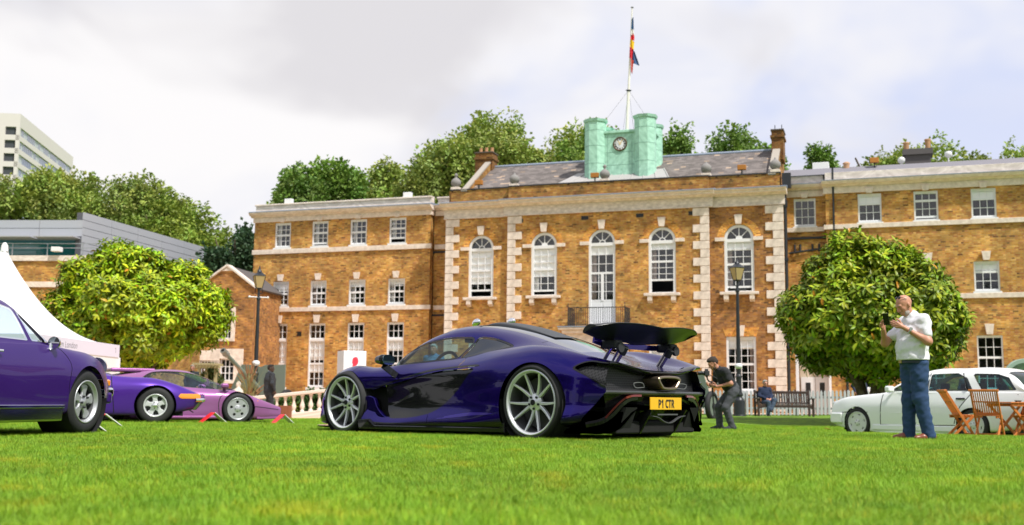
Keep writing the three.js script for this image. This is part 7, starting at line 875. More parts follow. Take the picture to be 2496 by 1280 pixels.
// head at the origin of its own frame: x forward, y up; centre between the ears
function headPrims(at2, q, s = 1, beard = 0) {
  const P = (x, y, z) => V(x * s, y * s, z * s).applyQuaternion(q).add(V(...at2)).toArray(), E = (x, y, z, a, b, c, k) => ({ c: P(x, y, z), r: [a * s, b * s, c * s], q, k });
  return [E(-0.008, 0.035, 0, 0.098, 0.092, 0.078, 0.02), E(0.025, -0.045, 0, 0.066, 0.072, 0.058, 0.04), E(0.055, -0.088, 0, 0.032, 0.026, 0.036, 0.03), [P(0.088, 0.018, 0), P(0.112, -0.025, 0), 0.010 * s, 0.017 * s], E(0.100, -0.032, 0.012, 0.012, 0.009, 0.012, 0.012), E(0.100, -0.032, -0.012, 0.012, 0.009, 0.012, 0.012), [P(0.082, 0.030, -0.04), P(0.084, 0.030, 0.04), 0.012 * s, 0.012 * s], E(0.082, -0.062, 0, 0.016, 0.007, 0.026, 0.01), E(0.080, -0.074, 0, 0.016, 0.008, 0.022, 0.01), E(0.062, -0.015, 0.042, 0.022, 0.022, 0.020, 0.02), E(0.062, -0.015, -0.042, 0.022, 0.022, 0.020, 0.02), E(-0.012, -0.005, 0.079, 0.018, 0.032, 0.010, 0.008), E(-0.012, -0.005, -0.079, 0.018, 0.032, 0.010, 0.008)];
}
function headBits(parent, at2, q, s, o) { // eyes, brows, hair and glasses as parts on the head
  const T = (g) => { g.scale(s, s, s); g.applyQuaternion(q); return g.translate(...at2); };
  if (!o.shades) mesh('eye', [-1, 1].map((m) => T(new THREE.SphereGeometry(0.0105, 12, 8).translate(0.080, 0.010, m * 0.031))), std(rgb(0.10, 0.08, 0.07), 0.25), parent);
  if (o.brow !== false) mesh('eyebrow', [-1, 1].map((m) => T(new RoundedBoxGeometry(0.008, 0.008, 0.034, 1, 0.003).translate(0.093, 0.036, m * 0.030))), o.hair, parent);
  const cen = V(0, 0, 0), hp = []; const P = (x, y, z) => V(x * s, y * s, z * s).applyQuaternion(q).add(V(...at2)).toArray();
  if (o.hairStyle === 'short' || o.hairStyle === 'fade') { const E = (x, y, z, a, b, c) => ({ c: P(x, y, z), r: [a * s, b * s, c * s], q, k: 0.02 }); hp.push(E(-0.018, 0.065, 0, 0.096, 0.075, 0.082), E(-0.055, 0.02, 0, 0.062, 0.07, 0.077), E(0.045, 0.098, 0, 0.048, 0.034, 0.062)); if (o.hairStyle === 'short') hp.push(E(-0.01, 0.095, 0.01, 0.085, 0.05, 0.07), E(-0.02, 0.03, 0.066, 0.03, 0.035, 0.018), E(-0.02, 0.03, -0.066, 0.03, 0.035, 0.018)); const qi = q.clone().invert(), lv = V(0, 0, 0); mesh('hair', field(hp, at2, 0.16 * s, 56, 0.02, (X, Y, Z) => { lv.set(X - at2[0], Y - at2[1], Z - at2[2]).applyQuaternion(qi); return 0.75 * (lv.x * 0.85 - lv.y + 0.012 * s); }), o.hair, parent); }
  if (o.beard) { const E = (x, y, z, a, b, c) => ({ c: P(x, y, z), r: [a * s, b * s, c * s], q, k: 0.02 }); mesh('beard', field([E(0.052, -0.092, 0, 0.040, 0.026, 0.038), E(0.03, -0.075, 0.045, 0.036, 0.03, 0.016), E(0.03, -0.075, -0.045, 0.036, 0.03, 0.016), E(0.088, -0.053, 0, 0.012, 0.006, 0.024)], at2, 0.14 * s, 56, 0.02), o.beard, parent); }
  if (o.shades) { const f = o.shades === 'up' ? [0.035, 0.120, 0.75] : [0.093, 0.012, 0]; const g = [-1, 1].map((m) => { const e = new THREE.SphereGeometry(1, 16, 10).scale(0.006, 0.019, 0.029); e.rotateZ(f[2]); return T(e.translate(f[0], f[1], m * 0.034)); }); g.push(...[-1, 1].map((m) => T(bar([f[0], f[1] + 0.008, m * 0.062], [-0.02, f[1] * 0.4 + 0.022, m * 0.082], 0.0035)))); g.push(T(bar([f[0] + 0.004, f[1] + 0.008, -0.03], [f[0] + 0.004, f[1] + 0.008, 0.03], 0.003))); mesh('sunglasses', g, CM.gloss, parent); }
}
function handPrims(w, dir, palmN, curl, s = 1) { // wrist, pointing direction, palm normal, bend of the fingers
  const f = V(...dir).normalize(), n = V(...palmN).normalize(), sd = f.clone().cross(n).normalize(), o = V(...w), at3 = (a, b, c) => o.clone().addScaledVector(f, a * s).addScaledVector(sd, b * s).addScaledVector(n, c * s), pr = [];
  pr.push([at3(0.0, 0, 0).toArray(), at3(0.08, -0.022, 0).toArray(), 0.024 * s, 0.016 * s], [at3(0.0, 0, 0).toArray(), at3(0.085, 0.0, 0).toArray(), 0.024 * s, 0.016 * s], [at3(0.0, 0, 0).toArray(), at3(0.078, 0.024, 0).toArray(), 0.024 * s, 0.015 * s]);
  [[-0.03, 0.074, 0.072], [-0.010, 0.082, 0.080], [0.011, 0.082, 0.075], [0.030, 0.074, 0.058]].forEach(([b, a, L]) => { let p = at3(a, b, 0), ang = 0.15; for (let k = 0; k < 3; k++) { ang += curl * [0.6, 0.9, 0.7][k]; const l = L * [0.44, 0.32, 0.24][k] * s, q = p.clone().addScaledVector(f, Math.cos(ang) * l).addScaledVector(n, Math.sin(ang) * l); pr.push([p.toArray(), q.toArray(), (0.0095 - k * 0.0009) * s, (0.0088 - k * 0.0009) * s]); p = q; } });
  let p = at3(0.025, -0.026, 0.006); for (const [a, b, c] of [[0.055, -0.058, 0.022], [0.083, -0.066, 0.042]]) { const q = at3(a, b, c); pr.push([p.toArray(), q.toArray(), 0.0125 * s, 0.0095 * s]); p = q; } pr.forEach((q) => (q.k = 0.008)); return pr;
}
function person(label, p, turn, J, o) { // J: joints in the person's frame (x forward, y up, z to the right)
  const t = thing('person', label, 'person', p, turn), B = [], m2 = (f) => { for (const s of ['L', 'R']) f(s); }, q = new THREE.Quaternion().setFromEuler(new THREE.Euler(0, J.headTurn || 0, -(J.headNod || 0), 'YZX')), hs = o.hs || 1, res = o.res || 110;
  const chest = J.chest, pel = J.pelvis, all = Object.values(J).filter((a) => Array.isArray(a) && typeof a[0] === 'number'), lo = [0, 1, 2].map((i) => Math.min(...all.map((a) => a[i]))), hi = [0, 1, 2].map((i) => Math.max(...all.map((a) => a[i]))), c = lo.map((a, i) => (a + hi[i]) / 2), half = Math.max(...hi.map((a, i) => a - lo[i])) / 2 + 0.16;
  const w = o.w || 1, sk = [[J.neck, J.head, 0.058, 0.055], { c: chest, r: [0.11 * w, 0.17, 0.16 * w] }, [chest, pel, 0.12, 0.13]];
  m2((s) => { sk.push([J['sh' + s], J['el' + s], 0.047, 0.042], [J['el' + s], J['wr' + s], 0.042, 0.028], [J['hip' + s], J['kn' + s], 0.075, 0.055], [J['kn' + s], J['an' + s], 0.055, 0.038]); });
  const geos = [field(sk, c, half, res, 0.05), field([...headPrims(J.head, q, hs), [J.neck, J.head, 0.056, 0.052]], [J.head[0], J.head[1] - 0.02, J.head[2]], 0.19, o.headRes || 72, 0.02)];
  m2((s) => { if (J['hand' + s]) { const h = J['hand' + s]; geos.push(field(handPrims(J['wr' + s], h[0], h[1], h[2]), V(...J['wr' + s]).addScaledVector(V(...h[0]).normalize(), 0.085).toArray(), 0.14, o.handRes || 64, 0.01)); } });
  mesh('body', geos, o.skin, t);
  const up = [...(o.torso || []), [J.chest, J.pelvis, 0.145 * w, 0.15 * w], { c: [chest[0], chest[1] + 0.02, chest[2]], r: [0.135 * w, 0.20, 0.19 * w] }, [J.shL, J.shR, 0.075, 0.075], [J.neck, chest, 0.07, 0.1]]; const sl = o.sleeve;
  m2((s) => { const a = J['sh' + s], b = J['el' + s], d = J['wr' + s], r = o.sleeveR || 0.066; if (sl < 1) up.push([a, a.map((x, i) => lerp(x, b[i], sl)), r + 0.008, r + 0.006]); else up.push([a, b, r, r - 0.008], [b, b.map((x, i) => lerp(x, d[i], 0.93)), r - 0.008, r - 0.022]); });
  if (o.skirt) up.push(...o.skirt); mesh(o.topName || 'shirt', field(up, c, half, res + 20, 0.06, o.hem ? (x, y) => o.hem - y : null, o.fold ?? 0.010), o.top, t);
  if (o.collar) mesh('collar', field([[[J.neck[0] + 0.0, J.neck[1] - 0.035, J.neck[2]], [J.neck[0], J.neck[1] + 0.005, J.neck[2]], 0.075, 0.066]], J.neck, 0.12, 40), o.collar, t);
  const lg = [[[pel[0], pel[1] + 0.03, pel[2]], pel, 0.145 * w, 0.15 * w]]; m2((s) => { lg.push([J['hip' + s], J['kn' + s], 0.105 * (o.lw || 1), 0.078 * (o.lw || 1)], [J['kn' + s], J['an' + s].map((x, i) => x + (i === 1 ? -0.02 : 0)), 0.078 * (o.lw || 1), 0.066 * (o.lw || 1)]); }); mesh('trousers', field(lg, c, half, res + 20, 0.04, null, o.fold ?? 0.010), o.legs, t);
  m2((s) => { const a = J['an' + s], f = J['foot' + s] || [1, 0, 0], F = (x, y, z) => [a[0] + f[0] * x - f[2] * z, y + (a[1] - 0.085), a[2] + f[2] * x + f[0] * z]; const b = [J.hipL, 0]; const g = field([[F(-0.05, 0.055, 0), F(0.08, 0.045, 0), 0.042, 0.042], [F(0.08, 0.045, 0), F(0.17, 0.036, 0.004), 0.042, 0.032], [F(-0.02, 0.10, 0), F(-0.02, 0.05, 0), 0.042, 0.046]], F(0.06, 0.06, 0), 0.2, 48, 0.03); mesh('shoe', g, o.shoe, t); mesh('shoe_sole', [beam(F(-0.095, 0.010, 0), F(0.19, 0.010, 0), 0.085, 0.022, 0.01)], o.sole || CM.rubber, t); });
  headBits(t, J.head, q, hs, o); return t;
}
{ // man photographing with his phone
  const pos = at(2235, 1066, 13.5), g = groundY(pos.x, pos.z);
  const J = { head: [0.105, 1.645, -0.02], headNod: 0.5, headTurn: 0.1, neck: [0.03, 1.52, -0.01], chest: [-0.02, 1.27, 0], pelvis: [0.0, 0.97, 0], shL: [-0.06, 1.445, -0.175], elL: [-0.06, 1.19, -0.265], wrL: [0.20, 1.365, -0.17], handL: [[1, 0.42, 0.35], [0.2, 0.35, 1], 0.6], shR: [0.02, 1.445, 0.175], elR: [0.27, 1.19, 0.20], wrR: [0.355, 1.35, 0.05], handR: [[0.15, 1, -0.25], [-0.25, -0.1, -1], 0.5], hipL: [-0.02, 0.92, -0.08], knL: [-0.02, 0.51, -0.09], anL: [-0.11, 0.085, -0.10], footL: [0.98, 0, -0.1], hipR: [0.02, 0.92, 0.08], knR: [0.03, 0.50, 0.09], anR: [0.05, 0.085, 0.10], footR: [0.99, 0, 0.08] };
  const t = person('bald man in white short sleeved shirt and blue trousers photographing with a phone', [pos.x, g, pos.z], Math.PI + 0.1, J, { skin: skinTone(0.52, 0.24, 0.15), top: cloth(0.74, 0.73, 0.77), legs: cloth(0.022, 0.055, 0.135), shoe: std(rgb(0.22, 0.06, 0.03), 0.35), sole: std(rgb(0.12, 0.05, 0.03), 0.6), sleeve: 0.66, sleeveR: 0.056, w: 1.0, lw: 1.12, res: 130, headRes: 84, handRes: 84, hem: 0.975, torso: [{ c: [-0.02, 1.34, 0], r: [0.135, 0.2, 0.17], k: 0.08 }, { c: [0.035, 1.12, 0], r: [0.175, 0.24, 0.19], k: 0.12 }, [[0.005, 0.95, -0.04], [0.005, 0.95, 0.04], 0.168, 0.168]], hair: std(rgb(0.25, 0.18, 0.14), 0.9), brow: true, beard: std(rgb(0.42, 0.36, 0.33), 0.9), shades: 'up', collar: cloth(0.74, 0.73, 0.77) });
  mesh('belt', [new THREE.CylinderGeometry(0.172, 0.172, 0.036, 32, 1, true).scale(1, 1, 1.1).translate(0.0, 0.955, 0)], two(std(rgb(0.02, 0.03, 0.05), 0.5)), t); mesh('belt_buckle', bx(0.166, 0.182, 0.936, 0.974, -0.035, 0.035, 0.004), std(rgb(0.35, 0.30, 0.12), 0.35, 0.7), t);
  mesh('wristwatch', [new THREE.TorusGeometry(0.034, 0.010, 8, 24).rotateY(Math.PI / 2).rotateZ(0.5).translate(0.145, 1.325, -0.205), new THREE.CylinderGeometry(0.021, 0.021, 0.014, 20).rotateX(Math.PI / 2).translate(0.14, 1.34, -0.243)], std(rgb(0.55, 0.55, 0.56), 0.25, 0.7), t);
  const ph = new RoundedBoxGeometry(0.011, 0.15, 0.075, 2, 0.005); ph.rotateZ(-0.35); ph.rotateY(0.75); ph.translate(0.365, 1.468, -0.06); const phone = mesh('mobile_phone', ph, CM.gloss, scene); phone.position.set(pos.x, g, pos.z); phone.rotation.y = Math.PI + 0.1; tag(phone, 'black mobile phone held up by the man in the white shirt', 'phone');
}
{ // videographer stooping over a gimbal
  const pos = at(1772, 1049, 22.3), g = groundY(pos.x, pos.z), tn = Math.PI + 0.15;
  const J = { head: [0.265, 1.345, 0], headNod: 0.55, neck: [0.17, 1.245, 0], chest: [0.03, 1.06, 0], pelvis: [-0.125, 0.83, 0], shL: [0.10, 1.185, -0.19], elL: [-0.01, 0.945, -0.24], wrL: [0.225, 0.885, -0.12], handL: [[1, 0.1, 0.25], [0.1, 0.6, 1], 1.0], shR: [0.12, 1.185, 0.18], elR: [0.16, 0.95, 0.26], wrR: [0.31, 0.93, 0.10], handR: [[0.8, 0.0, -0.5], [0, 0.4, -1], 1.0], hipL: [-0.12, 0.78, -0.09], knL: [0.06, 0.47, -0.12], anL: [-0.07, 0.10, -0.13], footL: [0.99, 0, -0.1], hipR: [-0.12, 0.78, 0.09], knR: [0.13, 0.48, 0.12], anR: [0.10, 0.10, 0.13], footR: [0.99, 0, 0.1] };
  const t = person('bearded videographer in black t-shirt and grey trousers stooping over a camera gimbal', [pos.x, g, pos.z], tn, J, { skin: skinTone(0.48, 0.22, 0.14), top: cloth(0.016, 0.017, 0.02), legs: cloth(0.055, 0.058, 0.066), shoe: cloth(0.03, 0.033, 0.04), sole: cloth(0.08, 0.08, 0.09), sleeve: 0.6, res: 110, hair: std(rgb(0.035, 0.024, 0.018), 0.9), hairStyle: 'short', beard: std(rgb(0.06, 0.04, 0.03), 0.9) });
  const gm = thing('camera_gimbal', 'black video camera on a hand held gimbal stabiliser held by the videographer', 'camera gimbal', [pos.x, g, pos.z], tn); mesh('camera_body', [bx(0.36, 0.46, 1.10, 1.20, -0.06, 0.06, 0.012)], CM.dark, gm); mesh('lens', new THREE.CylinderGeometry(0.036, 0.04, 0.14, 18).rotateZ(Math.PI / 2).translate(0.53, 1.15, 0), CM.gloss, gm); mesh('viewfinder', bx(0.38, 0.44, 1.202, 1.24, -0.03, 0.03, 0.006), CM.dark, gm); mesh('gimbal_arm', [tube([[0.38, 1.09, 0.09], [0.33, 1.0, 0.11], [0.30, 0.98, 0.02]], 0.016, 14, 8), bar([0.41, 1.12, 0.07], [0.36, 1.08, 0.1], 0.02)], CM.dark, gm); mesh('handle', [bar([0.30, 1.0, 0], [0.285, 0.78, 0], 0.018), bar([0.285, 0.78, 0], [0.26, 0.30, 0], 0.014), bar([0.29, 0.9, -0.16], [0.29, 0.9, 0.14], 0.013)], CM.dark, gm); mesh('camera_strap', tube([[0.36, 1.12, -0.06], [0.22, 1.02, -0.14], [0.25, 0.93, -0.10]], 0.008, 12, 5), CM.rubber, gm);
}
function standing(label, px, py, D, turn, o, lean = 0) { // relaxed upright person, arms hanging
  const q = at(px, py, D), s = o.broad ? 0.215 : 0.19, J = { head: [0.02, 1.64, 0], headTurn: o.headTurn || 0, neck: [-0.015, 1.51, 0], chest: [0, 1.27, 0], pelvis: [0, 0.95, 0], shL: [0, 1.43, -s], elL: [-0.03, 1.16, -s - 0.08], wrL: [0.08, 0.93, -s - 0.05], handL: [[0.25, -1, 0], [0, 0, 1], 0.5], shR: [0, 1.43, s], elR: [-0.03, 1.16, s + 0.08], wrR: [0.08, 0.93, s + 0.05], handR: [[0.25, -1, 0], [0, 0, -1], 0.5], hipL: [0, 0.91, -0.09], knL: [0.02, 0.49, -0.10], anL: [-0.03, 0.085, -0.11], hipR: [0, 0.91, 0.09], knR: [0.03, 0.49, 0.1], anR: [0.02, 0.085, 0.11] };
  return person(label, [q.x, o.y ?? groundY(q.x, q.z), q.z], turn, J, { sleeve: 1, res: 84, headRes: 56, handRes: 44, topName: o.topName || 'jacket', shoe: std(rgb(0.02, 0.02, 0.02), 0.4), hair: std(rgb(0.02, 0.015, 0.012), 0.9), hairStyle: 'short', w: 1.12, skirt: o.coat ? [[[0, 0.98, -0.03], [0, 0.84, -0.04], 0.15, 0.155], [[0, 0.98, 0.03], [0, 0.84, 0.04], 0.15, 0.155]] : null, ...o });
}
standing('man in dark suit seen from behind near the stone balustrade looking right', 655, 1000, 36, 0.55, { skin: skinTone(0.07, 0.035, 0.022), top: cloth(0.026, 0.029, 0.035), legs: cloth(0.02, 0.021, 0.025), coat: 1, collar: cloth(0.55, 0.62, 0.72), headTurn: -0.5, hairStyle: 'fade', w: 1.25, broad: 1, y: -0.3, shades: 'on' });
standing('man in dark suit and sunglasses showing above the pink supercar roof', 464, 1000, 44, -1.5, { skin: skinTone(0.50, 0.22, 0.15), top: cloth(0.02, 0.025, 0.035), legs: cloth(0.02, 0.025, 0.035), coat: 1, collar: cloth(0.45, 0.58, 0.8), hair: std(rgb(0.3, 0.24, 0.2), 0.9), shades: 'on', y: -0.1 });
standing('grey haired person in blue shirt seen through the hypercar window', 1055, 1000, 27, -1.9, { skin: skinTone(0.50, 0.24, 0.17), top: cloth(0.08, 0.18, 0.32), legs: cloth(0.03, 0.04, 0.08), topName: 'shirt', hair: std(rgb(0.42, 0.40, 0.38), 0.9), y: -0.05 });
standing('person whose head just shows above the white estate roof', 2357, 1000, 40, -1.2, { skin: skinTone(0.55, 0.28, 0.2), top: cloth(0.05, 0.06, 0.1), legs: cloth(0.03, 0.03, 0.04), hair: std(rgb(0.10, 0.06, 0.04), 0.9), y: -0.18 });
standing('person in dark patterned jacket half hidden beside the right magnolia trunk', 2097, 1000, 41, -1.3, { skin: skinTone(0.30, 0.11, 0.07), top: cloth(0.025, 0.03, 0.07), legs: cloth(0.04, 0.03, 0.03), y: -0.1 });
{ // man seated on the bench, legs crossed
  const q = at(1866, 1014, 42), g = groundY(q.x, q.z), J = { head: [-0.03, 1.22, 0], neck: [-0.07, 1.09, 0], chest: [-0.07, 0.85, 0], pelvis: [-0.03, 0.55, 0], shL: [-0.07, 1.01, -0.19], elL: [-0.03, 0.76, -0.26], wrL: [0.20, 0.66, -0.10], handL: [[1, -0.2, 0.6], [0, -1, 0], 0.4], shR: [-0.07, 1.01, 0.19], elR: [-0.03, 0.76, 0.26], wrR: [0.20, 0.66, 0.08], handR: [[1, -0.2, -0.6], [0, -1, 0], 0.4], hipL: [0, 0.53, -0.09], knL: [0.45, 0.60, -0.16], anL: [0.52, 0.24, 0.06], footL: [0.9, 0, 0.4], hipR: [0, 0.53, 0.09], knR: [0.42, 0.51, 0.1], anR: [0.44, 0.085, 0.14], footR: [0.98, 0, 0.2] };
  J.knL = [0.45, 0.60, -0.14]; person('seated grey haired man in navy blazer and sunglasses with legs crossed on the bench', [q.x, g, q.z + 0.12], -Math.PI / 2 + 0.25, J, { skin: skinTone(0.52, 0.24, 0.16), top: cloth(0.012, 0.022, 0.06), legs: cloth(0.05, 0.075, 0.12), shoe: std(rgb(0.01, 0.015, 0.03), 0.4), sleeve: 1, res: 96, headRes: 60, handRes: 48, topName: 'jacket', hair: std(rgb(0.33, 0.31, 0.30), 0.9), hairStyle: 'short', shades: 'on', collar: cloth(0.6, 0.58, 0.72) });
}
// ---------------------------------------------------------------- lamps, bench, fences, furniture, signs, guns
function lampPost(label, px, pyTop, D, bar2, baseY) {
  const p = at(px, 980, D), g = baseY ?? groundY(p.x, p.z), H = at(px, pyTop, D).y - g, t = thing('street_lamp', label, 'street lamp', [p.x, g, p.z], 0.4, 'black lamp posts in front of the hall'), y = H - 1.12;
  mesh('base', [lathe([[0.24, 0], [0.24, 0.04], [0.21, 0.06], [0.20, 0.55], [0.17, 0.62], [0.10, 0.70], [0.14, 0.74], [0.15, 0.80], [0.11, 0.86], [0.095, 1.35], [0.12, 1.40], [0.12, 1.46], [0.08, 1.52]], 12)], M.iron, t); mesh('column', lathe([[0.075, 1.5], [0.075, H * 0.45], [0.055, y - 0.12], [0.075, y - 0.10], [0.085, y - 0.04], [0.05, y], [0.045, y + 0.28], [0.08, y + 0.32]], 14), M.iron, t);
  mesh('ladder_bar', [bar([-0.34, y, 0], [0.34, y, 0], 0.02), ...[-0.34, 0.34].map((x) => new THREE.SphereGeometry(0.045, 12, 8).translate(x, y, 0))], bar2, t); mesh('column_band', lathe([[0.08, 1.72], [0.13, 1.76], [0.14, 1.82], [0.13, 1.88], [0.08, 1.92]], 16), M.whitePaint, t);
  for (const m of [-1, 1]) mesh('cradle', tube([[0, y + 0.08, 0], [m * 0.13, y + 0.18, 0], [m * 0.12, y + 0.34, 0]], 0.012, 12, 6), M.iron, t);
  const L = sub('lantern', t), b = 0.105, w = 0.20, y0 = y + 0.34, y1 = y + 0.80; const amb = phys(rgb(0.62, 0.46, 0.22), { roughness: 0.25, transmission: 0.35, thickness: 0 });
  for (let k = 0; k < 4; k++) { const c = Math.cos(k * Math.PI / 2), s = Math.sin(k * Math.PI / 2), R = (x, yy, z) => [x * c - z * s, yy, x * s + z * c]; const g2 = new THREE.BufferGeometry(), P = [R(-b, y0, b), R(b, y0, b), R(w, y1, w), R(-w, y1, w)]; g2.setAttribute('position', new THREE.Float32BufferAttribute([...P[0], ...P[1], ...P[2], ...P[0], ...P[2], ...P[3]], 3)); g2.computeVertexNormals(); mesh('pane', g2, two(amb), L); mesh('lantern_bar', [bar(P[0], P[3], 0.013), bar(P[0], P[1], 0.012), bar(P[3], P[2], 0.014)], M.iron, L); }
  const rf = new THREE.CylinderGeometry(0.07, w * 1.5, 0.16, 4).rotateY(Math.PI / 4).translate(0, y1 + 0.085, 0); mesh('lantern_roof', [rf, new THREE.CylinderGeometry(0.05, 0.09, 0.09, 10).translate(0, y1 + 0.2, 0)], M.iron, L); mesh('finial', lathe([[0.03, y1 + 0.22], [0.05, y1 + 0.26], [0.02, y1 + 0.30], [0.025, y1 + 0.34], [0.001, y1 + 0.40]], 10), M.iron, L); mesh('bulb', new THREE.SphereGeometry(0.05, 12, 8).translate(0, y0 + 0.16, 0), std(rgb(0.7, 0.66, 0.55), 0.4), L); return t;
}
lampPost('tall black lamp post with pale ladder knobs before the left wing of the hall', 620, 652, 41, M.whitePaint, -0.15);
lampPost('tall black lamp post in front of the right arched window beside the bench', 1802, 632, 40.5, M.iron);
{ // park bench
  const p = at(1911, 1014, 41.8), g = groundY(p.x, p.z), t = thing('park_bench', 'long dark brown slatted wooden bench in front of the white picket fence', 'bench', [p.x, g, p.z], 0.02), w = std(rgb(0.045, 0.024, 0.020), 0.6), L = 1.03;
  for (let k = 0; k < 5; k++) mesh('seat_slat', bx(-L, L, 0.43, 0.46, -0.16 + k * 0.1, -0.075 + k * 0.1, 0.006), w, t);
  for (let k = 0; k < 21; k++) { const x = lerp(-L + 0.09, L - 0.09, k / 20); mesh('back_slat', beam([x, 0.50, -0.20], [x, 0.86, -0.27], 0.055, 0.018, 0.004, [0, 0, 1]), w, t); }
  mesh('top_rail', beam([-L, 0.90, -0.275], [L, 0.90, -0.275], 0.045, 0.10, 0.01), w, t); mesh('lower_rail', beam([-L, 0.50, -0.20], [L, 0.50, -0.20], 0.04, 0.06, 0.01), w, t); mesh('front_rail', mv(ext(poly([[-L, 0.28], [-L + 0.22, 0.33], [L - 0.22, 0.33], [L, 0.28], [L, 0.42], [-L, 0.42]]), 0.035, 0.004), 0, 0, 0.30), w, t);
  for (const s of [-1, 1]) { mesh('leg', bx(s * L - 0.04, s * L + 0.04, 0, 0.64, 0.28, 0.36, 0.008), w, t); mesh('leg', beam([s * L, 0, -0.18], [s * L, 0.98, -0.29], 0.075, 0.07, 0.008, [0, 0, 1]), w, t); mesh('armrest', bx(s * L - 0.05, s * L + 0.05, 0.64, 0.68, -0.25, 0.40, 0.012), w, t); }
}
{ // picket fence
  const a = at(1690, 1012, 43.6), b = at(2330, 1012, 43.0), n = 68, t = thing('picket_fence', 'low white picket fence running behind the bench and right magnolia', 'fence', [a.x, 0, a.z]), wt = std(rgb(0.46, 0.47, 0.50), 0.7);
  const picket = ext(poly([[-0.043, 0], [0.043, 0], [0.043, 0.88], [0, 0.96], [-0.043, 0.88]]), 0.02, 0.003), ang = -Math.atan2(b.z - a.z, b.x - a.x); const L = Math.hypot(b.x - a.x, b.z - a.z);
  for (let k = 0; k < n; k++) { const u = k / (n - 1), x = lerp(a.x, b.x, u), z = lerp(a.z, b.z, u), m = mesh('picket', picket, wt, t); m.position.set(x - a.x, groundY(x, z) + 0.03 + rr(-0.012, 0.012), z - a.z); m.rotation.y = ang; m.rotation.z = rr(-0.012, 0.012); }
  for (const h of [0.27, 0.70]) mesh('rail', beam([0, groundY(a.x, a.z) + h, -0.03], [b.x - a.x, groundY(b.x, b.z) + h, b.z - a.z - 0.03], 0.03, 0.08, 0.004), wt, t); for (let k = 0; k <= 5; k++) mesh('fence_post', bx(-0.045, 0.045, 0, 0.95, -0.045, 0.045, 0.006).translate((b.x - a.x) * k / 5, groundY(lerp(a.x, b.x, k / 5), a.z), (b.z - a.z) * k / 5 - 0.09), wt, t);
}
{ // pale paved forecourt strips
  const pv = mottle([206, 172, 140], 20, 256, 3, 21); pv.repeat.set(0.5, 0.5); const m = std(0xffffff, 0.9, 0, { map: pv });
  const strip = (x0, x1, z0, z1, lift) => { const g = new THREE.PlaneGeometry(x1 - x0, z1 - z0, 24, 10); g.rotateX(-Math.PI / 2); g.translate((x0 + x1) / 2, 0, (z0 + z1) / 2); const p = g.attributes.position; for (let i = 0; i < p.count; i++) p.setY(i, groundY(p.getX(i), p.getZ(i)) + lift); g.computeVertexNormals(); return planar(g); };
  tag(mesh('path', strip(-16, -2, -41, -30.5, 0.035), m, scene), 'pale sandy paved path in front of the left wing', null, null, 'structure'); tag(mesh('path', strip(-30, 30, -66, -44.4, 0.035), m, scene), 'pale sandy paved forecourt between the lawn and the hall', null, null, 'structure');
}
{ // stone balustrade climbing to the right
  const D = 38, p = at(632, 1003, D), k = D / 2680, t = thing('stone_balustrade', 'cream stone balustrade with turned balusters rising behind the hypercar nose', 'balustrade', [p.x, -0.28, p.z], 0), X = (px) => (px - 632) * k, Yr = (px) => (974 - lerp(966, 949, (px - 621) / 156)) * k + 0.34 + 0.28, Yb = (px) => (974 - lerp(1016, 999, (px - 621) / 150)) * k + 0.34 + 0.28;
  mesh('rail', beam([X(600), Yr(600) - 0.06, 0], [X(1010), Yr(1010) - 0.06, 0], 0.26, 0.12, 0.03), M.stone, t); mesh('plinth', beam([X(600), Yb(600) - 0.14, 0], [X(1010), Yb(1010) - 0.14, 0], 0.3, 0.28, 0.02), M.stone, t);
  const h = Yr(700) - Yb(700) - 0.12, bg = lathe([[0.075, 0], [0.075, 0.05], [0.045, 0.07], [0.05, 0.10], [0.085, h * 0.30], [0.075, h * 0.42], [0.038, h * 0.66], [0.045, h * 0.78], [0.06, h * 0.82], [0.04, h * 0.86], [0.07, h * 0.92], [0.07, h]], 14); for (let k2 = 0; k2 < 19; k2++) { const px = 612 + k2 * 20.5, m = mesh('baluster', bg, M.stone, t); m.position.set(X(px), Yb(px), 0); }
  const bl = thing('stone_urn', 'cream stone ball finial on pedestal behind the pink supercar', 'urn', [at(580, 960, 40).x, 0, -40]); mesh('pedestal', bx(-0.25, 0.25, -0.3, 0.35, -0.25, 0.25, 0.02), M.stone, bl); mesh('ball', lathe([[0.001, 0.35], [0.2, 0.36], [0.24, 0.45], [0.26, 0.52], [0.20, 0.66], [0.10, 0.72], [0.07, 0.78], [0.10, 0.84], [0.08, 0.92], [0.001, 1.0]], 18), M.stone, bl);
}
// ---- planting by the balustrade
function shrub(name, label, px, py, D, w, h, col, seed, cat2 = 'shrub', n = 260, y) { const p = at(px, py, D), g = y ?? groundY(p.x, p.z), t = thing(name, label, cat2, [p.x, g, p.z]); SEED = seed; mesh('stem', Array.from({ length: 5 }, () => taperTube([[0, -0.05, 0], [rr(-0.1, 0.1) * w, h * 0.4, rr(-0.1, 0.1)], [rr(-0.4, 0.4) * w, h * 0.8, rr(-0.3, 0.3) * w]], 0.02, 0.008, 5, 5)), M_bark, t); crown(t, 0, h * 0.55, 0, w / 2, h / 2, w / 2, n, 9, col, seed + 1, 0.5, 'foliage'); return t; }
for (let k = 0; k < 6; k++) shrub('garden_shrub', ['green shrub behind the first balusters by the planter', 'yellow flecked shrub behind the balustrade', 'green shrub behind middle balusters', 'leafy shrub between balusters near the hypercar nose', 'dark shrub on the terrace above the hypercar nose', 'low green shrub hidden at the top of the balustrade'][k], 705 + k * 24, 985, 39.2, 1.0, [0.7, 0.7, 0.75, 0.85, 0.95, 0.95][k], k === 1 ? [0.22, 0.24, 0.02] : [0.07, 0.15, 0.03], 700 + k * 7, 'shrub', 260, -0.5 + k * 0.05);
